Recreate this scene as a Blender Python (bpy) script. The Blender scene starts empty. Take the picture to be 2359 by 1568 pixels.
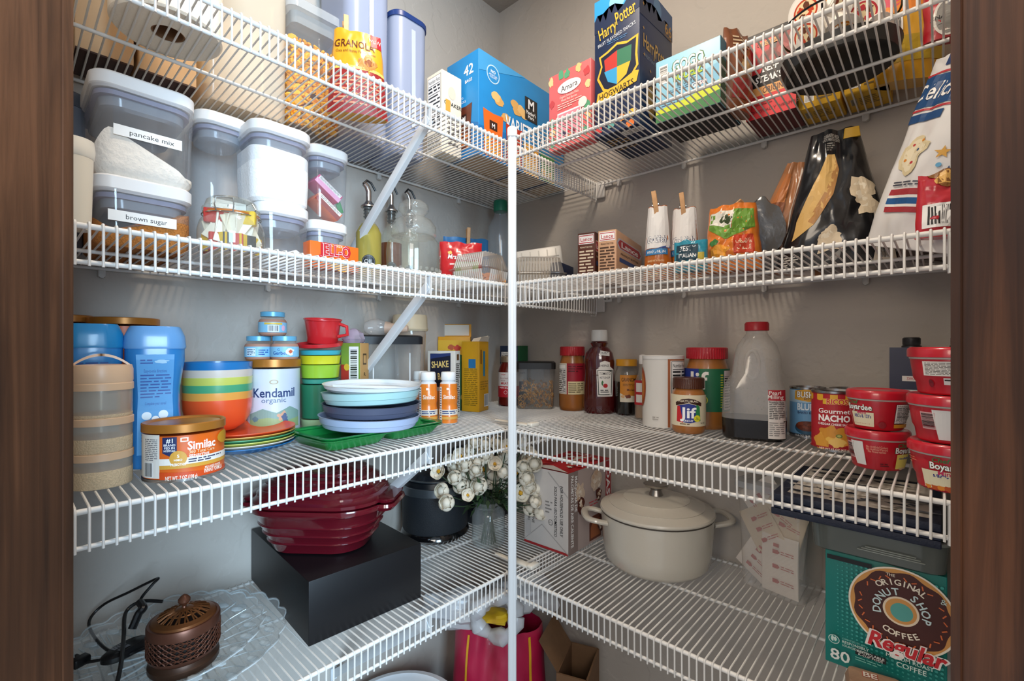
import bpy, bmesh, math, random
from math import sin, cos, pi, radians, atan, atan2, sqrt
from mathutils import Vector, Matrix, noise
SC = bpy.context.scene
COL = SC.collection
# ---------------------------------------------------------------- camera, world, lights, exposure
F, HY, CX = 1073.9, 798.7, 1179.5          # focal length, horizon row, centre column (2359x1568 frame)
EYE = 1.246
TH = .7422
CAMP = (1.1607, -1.1992)
FW = (-sin(TH), cos(TH)); RT = (cos(TH), sin(TH))
cam = bpy.data.cameras.new('camera'); camo = bpy.data.objects.new('camera', cam); COL.objects.link(camo)
camo.location = (CAMP[0], CAMP[1], EYE); camo.rotation_euler = (pi/2, 0, TH)
cam.sensor_width = 36; cam.lens = 36*F/2359; cam.shift_y = (HY-784)/2359; cam.clip_start = .01
SC.camera = camo
SC.view_settings.view_transform = 'Standard'; SC.view_settings.look = 'None'
SC.view_settings.gamma = 1; SC.view_settings.use_curve_mapping = False
SC.view_settings.exposure = 0.42
SC.cycles.transparent_max_bounces = 32
W = bpy.data.worlds.new('room_beyond'); SC.world = W; W.use_nodes = True
W.node_tree.nodes['Background'].inputs[0].default_value = (.74, .85, 1, 1)
W.node_tree.nodes['Background'].inputs[1].default_value = .50
def area(name, loc, tgt, sx, sy, power, colr):
    l = bpy.data.lights.new(name, 'AREA'); l.shape = 'RECTANGLE'; l.size = sx; l.size_y = sy
    l.energy = power; l.color = colr
    o = bpy.data.objects.new(name, l); COL.objects.link(o); o.location = loc
    o.rotation_euler = (Vector(tgt)-Vector(loc)).to_track_quat('-Z', 'Y').to_euler()
    return o
area('window_daylight', (3.6, -1.9, 1.7), (.1, -.6, 1.15), 1.3, 1.6, 135, (.56, .79, 1))
area('kitchen_light', (.9, -3.9, 2.1), (.6, -.1, 1.0), 1.2, .8, 23, (1, .84, .66))
area('hall_light', (2.7, -3.0, 2.35), (.5, -.5, .9), .9, .9, 20, (1, .93, .85))
area('pantry_ceiling_lamp', (.70, -.72, 2.425), (.69, -.71, 0), .14, .14, 8, (1, .86, .70))
# ---------------------------------------------------------------- materials
def lin(h):
    h = h.lstrip('#'); h = ''.join(x*2 for x in h) if len(h) == 3 else h; c = [int(h[i:i+2], 16)/255 for i in (0, 2, 4)]
    return tuple(x/12.92 if x <= .04045 else ((x+.055)/1.055)**2.4 for x in c)+(1,)
_M = {}
def pm(h, rough=.5, metal=0, coat=0, bump=0, scale=60, var=0, sss=0):
    k = (h, rough, metal, coat, bump, scale, var, sss)
    if k in _M: return _M[k]
    m = bpy.data.materials.new('m_'+h.strip('#')); m.use_nodes = True; nt = m.node_tree
    b = nt.nodes['Principled BSDF']; c = lin(h)
    b.inputs['Base Color'].default_value = c; b.inputs['Roughness'].default_value = rough
    b.inputs['Metallic'].default_value = metal; b.inputs['Coat Weight'].default_value = coat
    b.inputs['Coat Roughness'].default_value = .08
    if sss:
        b.inputs['Transmission Weight'].default_value = 0
    if bump or var:
        tc = nt.nodes.new('ShaderNodeTexCoord'); n = nt.nodes.new('ShaderNodeTexNoise')
        n.inputs['Scale'].default_value = scale; n.inputs['Detail'].default_value = 5
        nt.links.new(tc.outputs['Object'], n.inputs['Vector'])
        if bump:
            bp = nt.nodes.new('ShaderNodeBump'); bp.inputs['Strength'].default_value = bump
            bp.inputs['Distance'].default_value = .002
            nt.links.new(n.outputs[0], bp.inputs['Height']); nt.links.new(bp.outputs[0], b.inputs['Normal'])
        if var:
            r = nt.nodes.new('ShaderNodeValToRGB'); r.color_ramp.elements[0].position = .3; r.color_ramp.elements[1].position = .7
            r.color_ramp.elements[0].color = tuple(x*(1-var) for x in c[:3])+(1,)
            r.color_ramp.elements[1].color = tuple(min(1, x*(1+var)) for x in c[:3])+(1,)
            nt.links.new(n.outputs[0], r.inputs[0]); nt.links.new(r.outputs[0], b.inputs['Base Color'])
    _M[k] = m; return m
def clear(h='#ffffff', body=.12, rough=.04, ior=1.45, bump=0, scale=40):
    """thin clear plastic or glass: tinted see-through + a cloudy body share + fresnel gloss"""
    k = ('clear', h, body, rough, ior, bump, scale)
    if k in _M: return _M[k]
    m = bpy.data.materials.new('clear_'+h.strip('#')); m.use_nodes = True; nt = m.node_tree
    for n in list(nt.nodes):
        if n.type != 'OUTPUT_MATERIAL': nt.nodes.remove(n)
    out = nt.nodes[0]; c = lin(h); N = nt.nodes.new
    t = N('ShaderNodeBsdfTransparent'); t.inputs[0].default_value = c
    d = N('ShaderNodeBsdfDiffuse'); d.inputs[0].default_value = c
    g = N('ShaderNodeBsdfGlossy'); g.inputs[1].default_value = rough
    f0 = N('ShaderNodeLayerWeight'); f1 = N('ShaderNodeMath'); f1.operation = 'POWER'; f1.inputs[1].default_value = 3.2; f = N('ShaderNodeMath'); f.operation = 'MULTIPLY_ADD'; f.inputs[1].default_value = .50*(ior-.9)/.55; f.inputs[2].default_value = .045
    nt.links.new(f0.outputs['Facing'], f1.inputs[0]); nt.links.new(f1.outputs[0], f.inputs[0])
    m1 = N('ShaderNodeMixShader'); m1.inputs[0].default_value = body
    m2 = N('ShaderNodeMixShader')
    nt.links.new(t.outputs[0], m1.inputs[1]); nt.links.new(d.outputs[0], m1.inputs[2])
    nt.links.new(f.outputs[0], m2.inputs[0]); nt.links.new(m1.outputs[0], m2.inputs[1]); nt.links.new(g.outputs[0], m2.inputs[2])
    nt.links.new(m2.outputs[0], out.inputs[0])
    if bump:
        tc = N('ShaderNodeTexCoord'); n = N('ShaderNodeTexNoise'); n.inputs['Scale'].default_value = scale
        bp = N('ShaderNodeBump'); bp.inputs['Strength'].default_value = bump; bp.inputs['Distance'].default_value = .004
        nt.links.new(tc.outputs['Object'], n.inputs[0]); nt.links.new(n.outputs[0], bp.inputs['Height'])
        nt.links.new(bp.outputs[0], g.inputs['Normal']); nt.links.new(bp.outputs[0], f0.inputs['Normal'])
    _M[k] = m; return m
WHITE_WIRE = pm('#e2e0dc', .38)
INK = '#1c1c1e'
# ---------------------------------------------------------------- mesh helpers
def ring(hx, hy, cr, seg):
    """rounded rectangle (or circle when cr==hx==hy) of seg points, starting at -Y going counter-clockwise"""
    if abs(hx-hy) < 1e-9 and cr >= hx-1e-9:
        return [(hx*sin(2*pi*i/seg), -hx*cos(2*pi*i/seg)) for i in range(seg)]
    if cr < 0:                                        # ellipse
        return [(hx*sin(2*pi*i/seg), -hy*cos(2*pi*i/seg)) for i in range(seg)]
    cr = max(1e-5, min(cr, hx, hy)); q = seg//4; pts = []
    for cxs, cys, a0 in ((1, -1, -pi/2), (1, 1, 0), (-1, 1, pi/2), (-1, -1, pi)):
        for i in range(q):
            a = a0+(pi/2)*i/(q-1)
            pts.append((cxs*(hx-cr)+cr*cos(a), cys*(hy-cr)+cr*sin(a)))
    return pts
class MB:
    def __init__(s): s.v = []; s.f = []; s.m = []; s.mats = []
    def mi(s, mat):
        if mat not in s.mats: s.mats.append(mat)
        return s.mats.index(mat)
    def add(s, vs, fs, mat=None):
        o = len(s.v); s.v += [tuple(v) for v in vs]; k = s.mi(mat)
        for f in fs: s.f.append([i+o for i in f]); s.m.append(k)
        return s
    def box(s, c, d, mat=None, rz=0, bev=0):
        hx, hy, hz = d[0]/2, d[1]/2, d[2]/2
        if bev: 
            b = min(bev, hx*.9, hy*.9, hz*.9)
            rs = [(-hz, hx-b, hy-b, b*.3), (-hz+b*.3, hx-b*.3, hy-b*.3, b*.6), (-hz+b, hx, hy, b), (hz-b, hx, hy, b), (hz-b*.3, hx-b*.3, hy-b*.3, b*.6), (hz, hx-b, hy-b, b*.3)]
            m = MB().loft(rs, mat, seg=16)
            vs, fs = m.v, m.f
        else:
            vs = [(x, y, z) for x in (-hx, hx) for y in (-hy, hy) for z in (-hz, hz)]
            fs = [(0, 1, 3, 2), (4, 6, 7, 5), (0, 4, 5, 1), (2, 3, 7, 6), (0, 2, 6, 4), (1, 5, 7, 3)]
        if rz: vs = [(x*cos(rz)-y*sin(rz), x*sin(rz)+y*cos(rz), z) for x, y, z in vs]
        return s.add([(x+c[0], y+c[1], z+c[2]) for x, y, z in vs], fs, mat)
    def loft(s, rings, mat=None, seg=40, cap=(1, 1), o=(0, 0, 0), wob=0):
        """rings: (z,r) round or (z,hx,hy,cr[,ox,oy])"""
        vs, fs = [], []
        for R in rings:
            if len(R) == 2: z, pts, ox, oy = R[0], ring(R[1], R[1], R[1], seg), 0, 0
            else:
                z, pts = R[0], ring(R[1], R[2], R[3], seg); ox, oy = (R[4], R[5]) if len(R) > 4 else (0, 0)
            for i, (x, y) in enumerate(pts):
                k = 1+wob*noise.noise(Vector((x*60, y*60, z*40+3)))
                vs.append((x*k+ox+o[0], y*k+oy+o[1], z+o[2]))
        n = len(rings)
        for j in range(n-1):
            for i in range(seg):
                a, b = j*seg+i, j*seg+(i+1) % seg
                fs.append((a, b, b+seg, a+seg))
        if cap[0]: fs.append(tuple(range(seg-1, -1, -1)))
        if cap[1]: fs.append(tuple((n-1)*seg+i for i in range(seg)))
        return s.add(vs, fs, mat)
    def tube(s, path, r, mat=None, n=8, caps=True, rr=None):
        P = [Vector(p) for p in path]; vs, fs = [], []
        up = Vector((0, 0, 1)); d = (P[1]-P[0]).normalized()
        if abs(d.dot(up)) > .95: up = Vector((1, 0, 0))
        side = d.cross(up).normalized()
        for i, p in enumerate(P):
            if i == 0: d = (P[1]-P[0]).normalized()
            elif i == len(P)-1: d = (P[-1]-P[-2]).normalized()
            else: d = ((P[i+1]-p).normalized()+(p-P[i-1]).normalized()).normalized()
            side = (side-d*side.dot(d)).normalized(); u2 = side.cross(d)
            q = rr[i] if rr else r
            vs += [p+(side*cos(2*pi*k/n)+u2*sin(2*pi*k/n))*q for k in range(n)]
        for j in range(len(P)-1):
            for k in range(n):
                a, b = j*n+k, j*n+(k+1) % n
                fs.append((a, a+n, b+n, b))
        if caps: fs += [tuple(range(n)), tuple((len(P)-1)*n+k for k in range(n-1, -1, -1))]
        return s.add(vs, fs, mat)
    def ball(s, c, rx, ry=None, rz=None, mat=None, u=12, v=8, wob=0, seed=0):
        ry = ry or rx; rz = rz or rx; vs, fs = [], []
        for j in range(v+1):
            for i in range(u):
                t, p = pi*j/v, 2*pi*i/u
                d = Vector((sin(t)*cos(p), sin(t)*sin(p), cos(t)))
                k = 1+wob*noise.noise(d*1.7+Vector((seed*3.1, seed, 0)))
                vs.append((c[0]+rx*d.x*k, c[1]+ry*d.y*k, c[2]+rz*d.z*k))
        for j in range(v):
            for i in range(u): fs.append((j*u+i, (j+1)*u+i, (j+1)*u+(i+1) % u, j*u+(i+1) % u))
        return s.add(vs, fs, mat)
    def xf(s, M):
        s.v = [tuple(M @ Vector(v)) for v in s.v]; return s
    def build(s, name, mat=None, parent=None, smooth=35):
        me = bpy.data.meshes.new(name); me.from_pydata(s.v, [], s.f)
        for m in s.mats: me.materials.append(m if m else mat)
        me.polygons.foreach_set('material_index', s.m)
        bm = bmesh.new(); bm.from_mesh(me); bmesh.ops.remove_doubles(bm, verts=bm.verts, dist=1e-6)
        bmesh.ops.recalc_face_normals(bm, faces=bm.faces); bm.to_mesh(me); bm.free()
        if smooth:
            me.polygons.foreach_set('use_smooth', [True]*len(me.polygons)); me.set_sharp_from_angle(angle=radians(smooth))
        o = bpy.data.objects.new(name, me); COL.objects.link(o)
        if parent: o.parent = parent
        return o
def loft(rings, mat=None, seg=40, **k): return MB().loft(rings, mat, seg, **k)
def tag(o, label, cat, group=None, kind=None):
    if label: o['label'] = label
    if cat: o['category'] = cat
    if group: o['group'] = group
    if kind: o['kind'] = kind
    return o
def thing(name, label, cat, loc, rz=0, group=None, tilt=(0, 0)):
    o = bpy.data.objects.new(name, None); COL.objects.link(o); o.empty_display_size = .02
    o.location = loc; o.rotation_euler = (tilt[0], tilt[1], radians(rz))
    return tag(o, label, cat, group)
def struct(name, mb, mat):
    o = mb.build(name, mat, smooth=0); o['kind'] = 'structure'; return o
# ---------------------------------------------------------------- where a photo column / row meets the place
def depth(P): return (P[0]-CAMP[0])*FW[0]+(P[1]-CAMP[1])*FW[1]
def _dir(px):
    k = (px-CX)/F; return (FW[0]+k*RT[0], FW[1]+k*RT[1])
def on(px, py, z):
    d = F*(EYE-z)/(py-HY); v = _dir(px); return (CAMP[0]+v[0]*d, CAMP[1]+v[1]*d)
def atX(px, X):
    v = _dir(px); t = (X-CAMP[0])/v[0]; return (X, CAMP[1]+v[1]*t)
def atY(px, Y):
    v = _dir(px); t = (Y-CAMP[1])/v[1]; return (CAMP[0]+v[0]*t, Y)
def fz(P): return math.degrees(atan2(CAMP[0]-P[0], P[1]-CAMP[1]))   # yaw that turns a label to the doorway
def zat(py, P): return EYE-(py-HY)/F*depth(P)
def rnd(x0, x1, by=None, z=None, X=None, Y=None):
    """centre and radius of an upright round thing seen between columns x0..x1"""
    a0, a1 = atan((x0-CX)/F), atan((x1-CX)/F); ac, dl = (a0+a1)/2, (a1-a0)/2
    px = CX+F*math.tan(ac)
    if by is not None:
        rf = F*(EYE-z)/(by-HY)/cos(ac); rho = rf/(1-sin(dl)); v = _dir(px); t = rho*cos(ac)
        P = (CAMP[0]+v[0]*t, CAMP[1]+v[1]*t)
    else:
        P = atX(px, X) if X is not None else atY(px, Y)
        rho = depth(P)/cos(ac)
    return P, rho*sin(dl)
def reach(P, d, px):
    k = (px-CX)/F; x0 = (P[0]-CAMP[0])*RT[0]+(P[1]-CAMP[1])*RT[1]; dx = d[0]*RT[0]+d[1]*RT[1]; dd = d[0]*FW[0]+d[1]*FW[1]
    return (k*depth(P)-x0)/(dx-k*dd)
def bx(P, xl, xr, rz=0, w=None, d=None):
    """a box from its nearest corner P: left-hand face runs to column xl, right-hand face to column xr.
    returns centre, width of the left-hand face (local -Y), depth of the right-hand face (local +X)"""
    a = radians(rz); u = (-cos(a), -sin(a)); v = (-sin(a), cos(a))
    w = w or reach(P, u, xl); d = d or reach(P, v, xr)
    return (P[0]+u[0]*w/2+v[0]*d/2, P[1]+u[1]*w/2+v[1]*d/2), w, d
# ---------------------------------------------------------------- printed artwork (one mesh per label)
_TXT = {}
def text_mesh(s, bold, space):
    k = (s, bold, space)
    if k in _TXT: return _TXT[k]
    c = bpy.data.curves.new('t', 'FONT'); c.body = s; c.offset = bold*.5; c.resolution_u = 2; c.space_character = space
    c.fill_mode = 'FRONT'; c.align_x = 'LEFT'
    o = bpy.data.objects.new('t', c); COL.objects.link(o)
    dg = bpy.context.evaluated_depsgraph_get(); me = bpy.data.meshes.new_from_object(o.evaluated_get(dg))
    vs = [tuple(v.co[:2]) for v in me.vertices]; fs = [tuple(p.vertices) for p in me.polygons]
    bpy.data.objects.remove(o); bpy.data.curves.remove(c); bpy.data.meshes.remove(me)
    _TXT[k] = (vs, fs); return vs, fs
class Art:
    def __init__(s, mp, eps=.0004, rough=.45):
        s.mp = mp; s.eps = eps; s.lay = 0; s.v = []; s.f = []; s.m = []; s.mats = []; s.rough = rough
    def _add(s, vs, fs, c):
        m = pm(c, s.rough) if isinstance(c, str) else c
        if m not in s.mats: s.mats.append(m)
        k = s.mats.index(m); o = len(s.v); s.lay += 1; z = s.lay*.00005
        s.v += [(x, y, z) for x, y in vs]
        for f in fs: s.f.append(tuple(i+o for i in f)); s.m.append(k)
        return s
    def r(s, u0, v0, u1, v1, c): return s._add([(u0, v0), (u1, v0), (u1, v1), (u0, v1)], [(0, 1, 2, 3)], c)
    def p(s, pts, c): return s._add(pts, [tuple(range(len(pts)))], c)
    def e(s, u, v, ru, rv, c, n=28, a=0):
        q = []
        for i in range(n):
            x, y = ru*cos(2*pi*i/n), rv*sin(2*pi*i/n); q.append((u+x*cos(a)-y*sin(a), v+x*sin(a)+y*cos(a)))
        return s.p(q, c)
    def blob(s, u, v, ru, rv, c, seed=0, k=.25, n=26):
        q = []
        for i in range(n):
            t = 2*pi*i/n; w = 1+k*noise.noise(Vector((cos(t)*1.6+seed*3.3, sin(t)*1.6, seed)))*2
            q.append((u+ru*w*cos(t), v+rv*w*sin(t)))
        return s.p(q, c)
    def t(s, txt, u, v, h, c, w=None, b=.0, sh=0, rot=0, al='C', sp=1.0, arc=0):
        vs, fs = text_mesh(txt, b, sp)
        if not vs: return s
        xs = [a for a, _ in vs]; ys = [a for _, a in vs]; x0, x1 = min(xs), max(xs)
        cap = .70 if not any(ch in txt for ch in 'gjpqy') or min(ys) > -.05 else .70
        k = h/cap; kx = (w/(x1-x0)) if w else k
        ofs = {'C': (x0+x1)/2, 'L': x0, 'R': x1}[al]; q = []
        for x, y in vs:
            X, Y = (x-ofs)*kx+sh*y*k, y*k-h/2
            if arc:
                t = X/arc; X, Y = (arc+Y)*sin(t), (arc+Y)*cos(t)-arc
            q.append((u+X*cos(rot)-Y*sin(rot), v+X*sin(rot)+Y*cos(rot)))
        return s._add(q, fs, c)
    def t2(s, txt, u, v, h, c, oc, w=None, b=.02, ob=.06, **k):
        vs, _ = text_mesh(txt, b, k.get('sp', 1.0)); 
        if w is None: w = (max(x for x, _ in vs)-min(x for x, _ in vs))*h/.70
        s.t(txt, u, v, h, oc, w=w*1.0+2*(ob-b)*h/.7, b=ob, **k); return s.t(txt, u, v, h, c, w=w, b=b, **k)
    def ln(s, u0, v0, u1, v1, n, c, th=.45, seed=0, full=False):
        """n lines of unreadably small print, as dashes"""
        rg = random.Random(seed+n); vs, fs = [], []; p = (v1-v0)/n
        for i in range(n):
            y = v0+(i+.5)*p; x = u0; end = u1 if full or i else u0+(u1-u0)*rg.uniform(.5, .95)
            while x < end-p*.5:
                l = min(rg.uniform(1.2, 4)*p, end-x); o = len(vs)
                vs += [(x, y-p*th/2), (x+l, y-p*th/2), (x+l, y+p*th/2), (x, y+p*th/2)]; fs.append((o, o+1, o+2, o+3)); x += l+p*.5
        return s._add(vs, fs, c)
    def bar(s, u0, v0, u1, v1, bg='#f2f2f0', c=INK, vert=False, seed=1):
        s.r(u0, v0, u1, v1, bg); rg = random.Random(seed); vs, fs = [], []
        L = (v1-v0) if vert else (u1-u0); mgn = .08*L; x = mgn
        while x < L-mgn:
            wd = rg.choice((.012, .02, .035))*L; wd = min(wd, L-mgn-x); o = len(vs)
            if vert: q = [(u0+mgn*.6, v0+x), (u1-mgn*.6, v0+x), (u1-mgn*.6, v0+x+wd), (u0+mgn*.6, v0+x+wd)]
            else: q = [(u0+x, v0+mgn*.9), (u0+x+wd, v0+mgn*.9), (u0+x+wd, v1-mgn*.6), (u0+x, v1-mgn*.6)]
            vs += q; fs.append((o, o+1, o+2, o+3)); x += wd+rg.choice((.014, .02, .03))*L
        return s._add(vs, fs, c)
    def nf(s, u0, v0, u1, v1, bg='#f4f2ee', seed=0, title=True):
        """nutrition panel"""
        s.r(u0, v0, u1, v1, INK); b = (u1-u0)*.02; s.r(u0+b, v0+b, u1-b, v1-b, bg); H = v1-v0
        if title: s.t('Nutrition Facts', (u0+u1)/2, v1-H*.08, H*.07, INK, w=(u1-u0)*.86, b=.02)
        for k in (.15, .32, .62): s.r(u0+3*b, v1-H*k-H*.012, u1-3*b, v1-H*k, INK)
        s.ln(u0+3*b, v0+H*.03, u1-3*b, v1-H*.34, 9, INK, .4, seed, True); s.ln(u0+3*b, v1-H*.30, u1-3*b, v1-H*.17, 2, INK, .5, seed, True)
        return s
    def build(s, name, parent, su=0, sv=0):
        bm = bmesh.new(); V = [bm.verts.new(v) for v in s.v]; bm.verts.ensure_lookup_table()
        for f, k in zip(s.f, s.m):
            try:
                fc = bm.faces.new([V[i] for i in f]); fc.material_index = k
            except ValueError: pass
        bmesh.ops.triangulate(bm, faces=[f for f in bm.faces if len(f.verts) > 4])
        if s.v:
            for st, ax in ((su, 0), (sv, 1)):
                if not st: continue
                a = min(v[ax] for v in s.v); b = max(v[ax] for v in s.v); x = math.ceil(a/st)*st
                while x < b:
                    no = (1, 0, 0) if ax == 0 else (0, 1, 0); co = (x, 0, 0) if ax == 0 else (0, x, 0)
                    bmesh.ops.bisect_plane(bm, geom=bm.verts[:]+bm.edges[:]+bm.faces[:], plane_co=co, plane_no=no, dist=1e-7); x += st
        for v in bm.verts: v.co = Vector(s.mp(v.co.x, v.co.y, v.co.z+s.eps))
        me = bpy.data.meshes.new(name); bm.to_mesh(me); bm.free()
        for m in s.mats: me.materials.append(m)
        o = bpy.data.objects.new(name, me); COL.objects.link(o); o.parent = parent
        return o
def m_front(hy, z0=0, x0=0): return lambda u, v, e: (x0+u, -hy-e, z0+v)        # local -Y face
def m_side(hx, z0=0, y0=0): return lambda u, v, e: (hx+e, y0+u, z0+v)          # local +X face
def m_top(z, x0=0, y0=0): return lambda u, v, e: (x0+u, y0+v, z+e)
def m_cyl(r, z0=0, a0=0, ey=1.0):
    R = r if callable(r) else (lambda z: r)
    def f(u, v, e):
        q = R(v)+e; a = u/R(v)+a0; return (q*sin(a), -q*cos(a)*ey, z0+v)
    return f
# ---------------------------------------------------------------- room shell
CH = EYE+1.1938
HL = [None, .4821, .1447, -.1968, -.5350]; HR = [None, .4764, .1428, -.1932, -.5244]
WX = 1.182; WY = -1.19
def wall_mat(name, h, bump=.5):
    m = bpy.data.materials.new(name); m.use_nodes = True; nt = m.node_tree; b = nt.nodes['Principled BSDF']
    b.inputs['Base Color'].default_value = lin(h); b.inputs['Roughness'].default_value = .62
    tc = nt.nodes.new('ShaderNodeTexCoord'); n1 = nt.nodes.new('ShaderNodeTexNoise'); n1.inputs['Scale'].default_value = 14; n1.inputs['Detail'].default_value = 3
    r = nt.nodes.new('ShaderNodeValToRGB'); r.color_ramp.elements[0].position = .47; r.color_ramp.elements[1].position = .53
    n2 = nt.nodes.new('ShaderNodeTexNoise'); n2.inputs['Scale'].default_value = 260
    mx = nt.nodes.new('ShaderNodeMath'); mx.operation = 'MULTIPLY_ADD'; mx.inputs[1].default_value = .25
    bp = nt.nodes.new('ShaderNodeBump'); bp.inputs['Strength'].default_value = bump; bp.inputs['Distance'].default_value = .0014
    L = nt.links.new
    L(tc.outputs['Object'], n1.inputs[0]); L(tc.outputs['Object'], n2.inputs[0]); L(n1.outputs[0], r.inputs[0])
    L(n2.outputs[0], mx.inputs[0]); L(r.outputs[0], mx.inputs[2]); L(mx.outputs[0], bp.inputs['Height']); L(bp.outputs[0], b.inputs['Normal'])
    return m
PAINT = wall_mat('wall_paint', '#b9b1a8')
JR = (CAMP[0]+.323*FW[0]+.305*RT[0], CAMP[1]+.323*FW[1]+.305*RT[1])
JL = (CAMP[0]+.323*FW[0]-.305*RT[0], CAMP[1]+.323*FW[1]-.305*RT[1])
struct('wall_left', MB().box((-.05, WY/2-.03, CH/2), (.1, -WY+.26, CH)), PAINT)
struct('wall_right', MB().box((WX/2+.06, .05, CH/2), (WX+.12, .1, CH)), PAINT)
struct('wall_east', MB().box((WX+.085, -.34, CH/2), (.08, .68, CH)), PAINT)
struct('wall_south', MB().box((.33, WY-.04, CH/2), (.70, .08, CH)), PAINT)
struct('ceiling', MB().box((.6, -.6, CH+.04), (1.5, 1.5, .08)), wall_mat('ceiling_paint', '#a39a90', .6))
fl = MB().box((.9, -.9, -.03), (2.4, 2.4, .06)); 
FLM = bpy.data.materials.new('floor_tile'); FLM.use_nodes = True
_b = FLM.node_tree.nodes['Principled BSDF']; _br = FLM.node_tree.nodes.new('ShaderNodeTexBrick'); _br.offset = 0
_br.inputs['Color1'].default_value = lin('#8e8882'); _br.inputs['Color2'].default_value = lin('#96908a'); _br.inputs['Mortar'].default_value = lin('#6b6661')
_br.inputs['Scale'].default_value = 1; _br.inputs['Brick Width'].default_value = .4; _br.inputs['Row Height'].default_value = .4; _br.inputs['Mortar Size'].default_value = .004
_tc = FLM.node_tree.nodes.new('ShaderNodeTexCoord'); FLM.node_tree.links.new(_tc.outputs['Object'], _br.inputs[0])
FLM.node_tree.links.new(_br.outputs[0], _b.inputs[0]); _b.inputs['Roughness'].default_value = .45
struct('floor', fl, FLM)
for nm, c, d in (('baseboard_left', (.007, WY/2, .05), (.014, -WY-.01, .1)), ('baseboard_right', (WX/2+.008, -.007, .05), (WX-.02, .014, .1))):
    struct(nm, MB().box(c, d), pm('#d8d4cc', .5))
# dark stained door jambs
def wood_mat(name, c0, c1, c2):
    m = bpy.data.materials.new(name); m.use_nodes = True; nt = m.node_tree; b = nt.nodes['Principled BSDF']; L = nt.links.new; N = nt.nodes.new
    tc = N('ShaderNodeTexCoord'); mp = N('ShaderNodeMapping'); mp.inputs['Scale'].default_value = (26, 26, .9)
    n = N('ShaderNodeTexNoise'); n.inputs['Scale'].default_value = 2.2; n.inputs['Detail'].default_value = 9; n.inputs['Roughness'].default_value = .62; n.inputs['Distortion'].default_value = .6
    mp2 = N('ShaderNodeMapping'); mp2.inputs['Scale'].default_value = (5, 5, 1.6)
    n2 = N('ShaderNodeTexNoise'); n2.inputs['Scale'].default_value = 2.0; n2.inputs['Detail'].default_value = 3
    r = N('ShaderNodeValToRGB'); e = r.color_ramp.elements; e[0].position = .34; e[0].color = lin(c0); e[1].position = .68; e[1].color = lin(c2)
    k = r.color_ramp.elements.new(.5); k.color = lin(c1)
    mx = N('ShaderNodeMix'); mx.data_type = 'FLOAT'; mx.inputs[0].default_value = .45
    L(tc.outputs['Object'], mp.inputs[0]); L(mp.outputs[0], n.inputs[0]); L(tc.outputs['Object'], mp2.inputs[0]); L(mp2.outputs[0], n2.inputs[0])
    L(n.outputs[0], mx.inputs[2]); L(n2.outputs[0], mx.inputs[3]); L(mx.outputs[0], r.inputs[0]); L(r.outputs[0], b.inputs[0])
    b.inputs['Roughness'].default_value = .42
    bp = N('ShaderNodeBump'); bp.inputs['Strength'].default_value = .25; bp.inputs['Distance'].default_value = .001
    L(n.outputs[0], bp.inputs['Height']); L(bp.outputs[0], b.inputs['Normal']); return m
WOOD = wood_mat('stained_jamb_wood', '#160c08', '#432818', '#7a4e33')
ang = TH
def jamb(name, side):
    mb = MB()
    # board seen edge-on from the doorway: reveal face at +-.305, running from .323 back towards the viewer
    c = .305+.011; dmid = .323-.055
    P = (CAMP[0]+dmid*FW[0]+side*c*RT[0], CAMP[1]+dmid*FW[1]+side*c*RT[1])
    mb.box((P[0], P[1], CH/2), (.022, .110, CH), rz=ang)
    # thin edge strip on the pantry side, a hair proud of the board
    P2 = (CAMP[0]+.3195*FW[0]+side*(c-.0011)*RT[0], CAMP[1]+.3195*FW[1]+side*(c-.0011)*RT[1])
    mb.box((P2[0], P2[1], CH/2), (.022, .007, CH), rz=ang)
    struct(name, mb, WOOD)
jamb('trim_1', -1); jamb('trim_2', 1)
for i, s in enumerate((-1, 1)):                        # wall ends behind the jambs
    P = (CAMP[0]+.30*FW[0]+s*.372*RT[0], CAMP[1]+.30*FW[1]+s*.372*RT[1])
    struct('wall_doorway_'+('left' if s < 0 else 'right'), MB().box((P[0], P[1], CH/2), (.090, .08, CH), rz=ang), PAINT)
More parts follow.
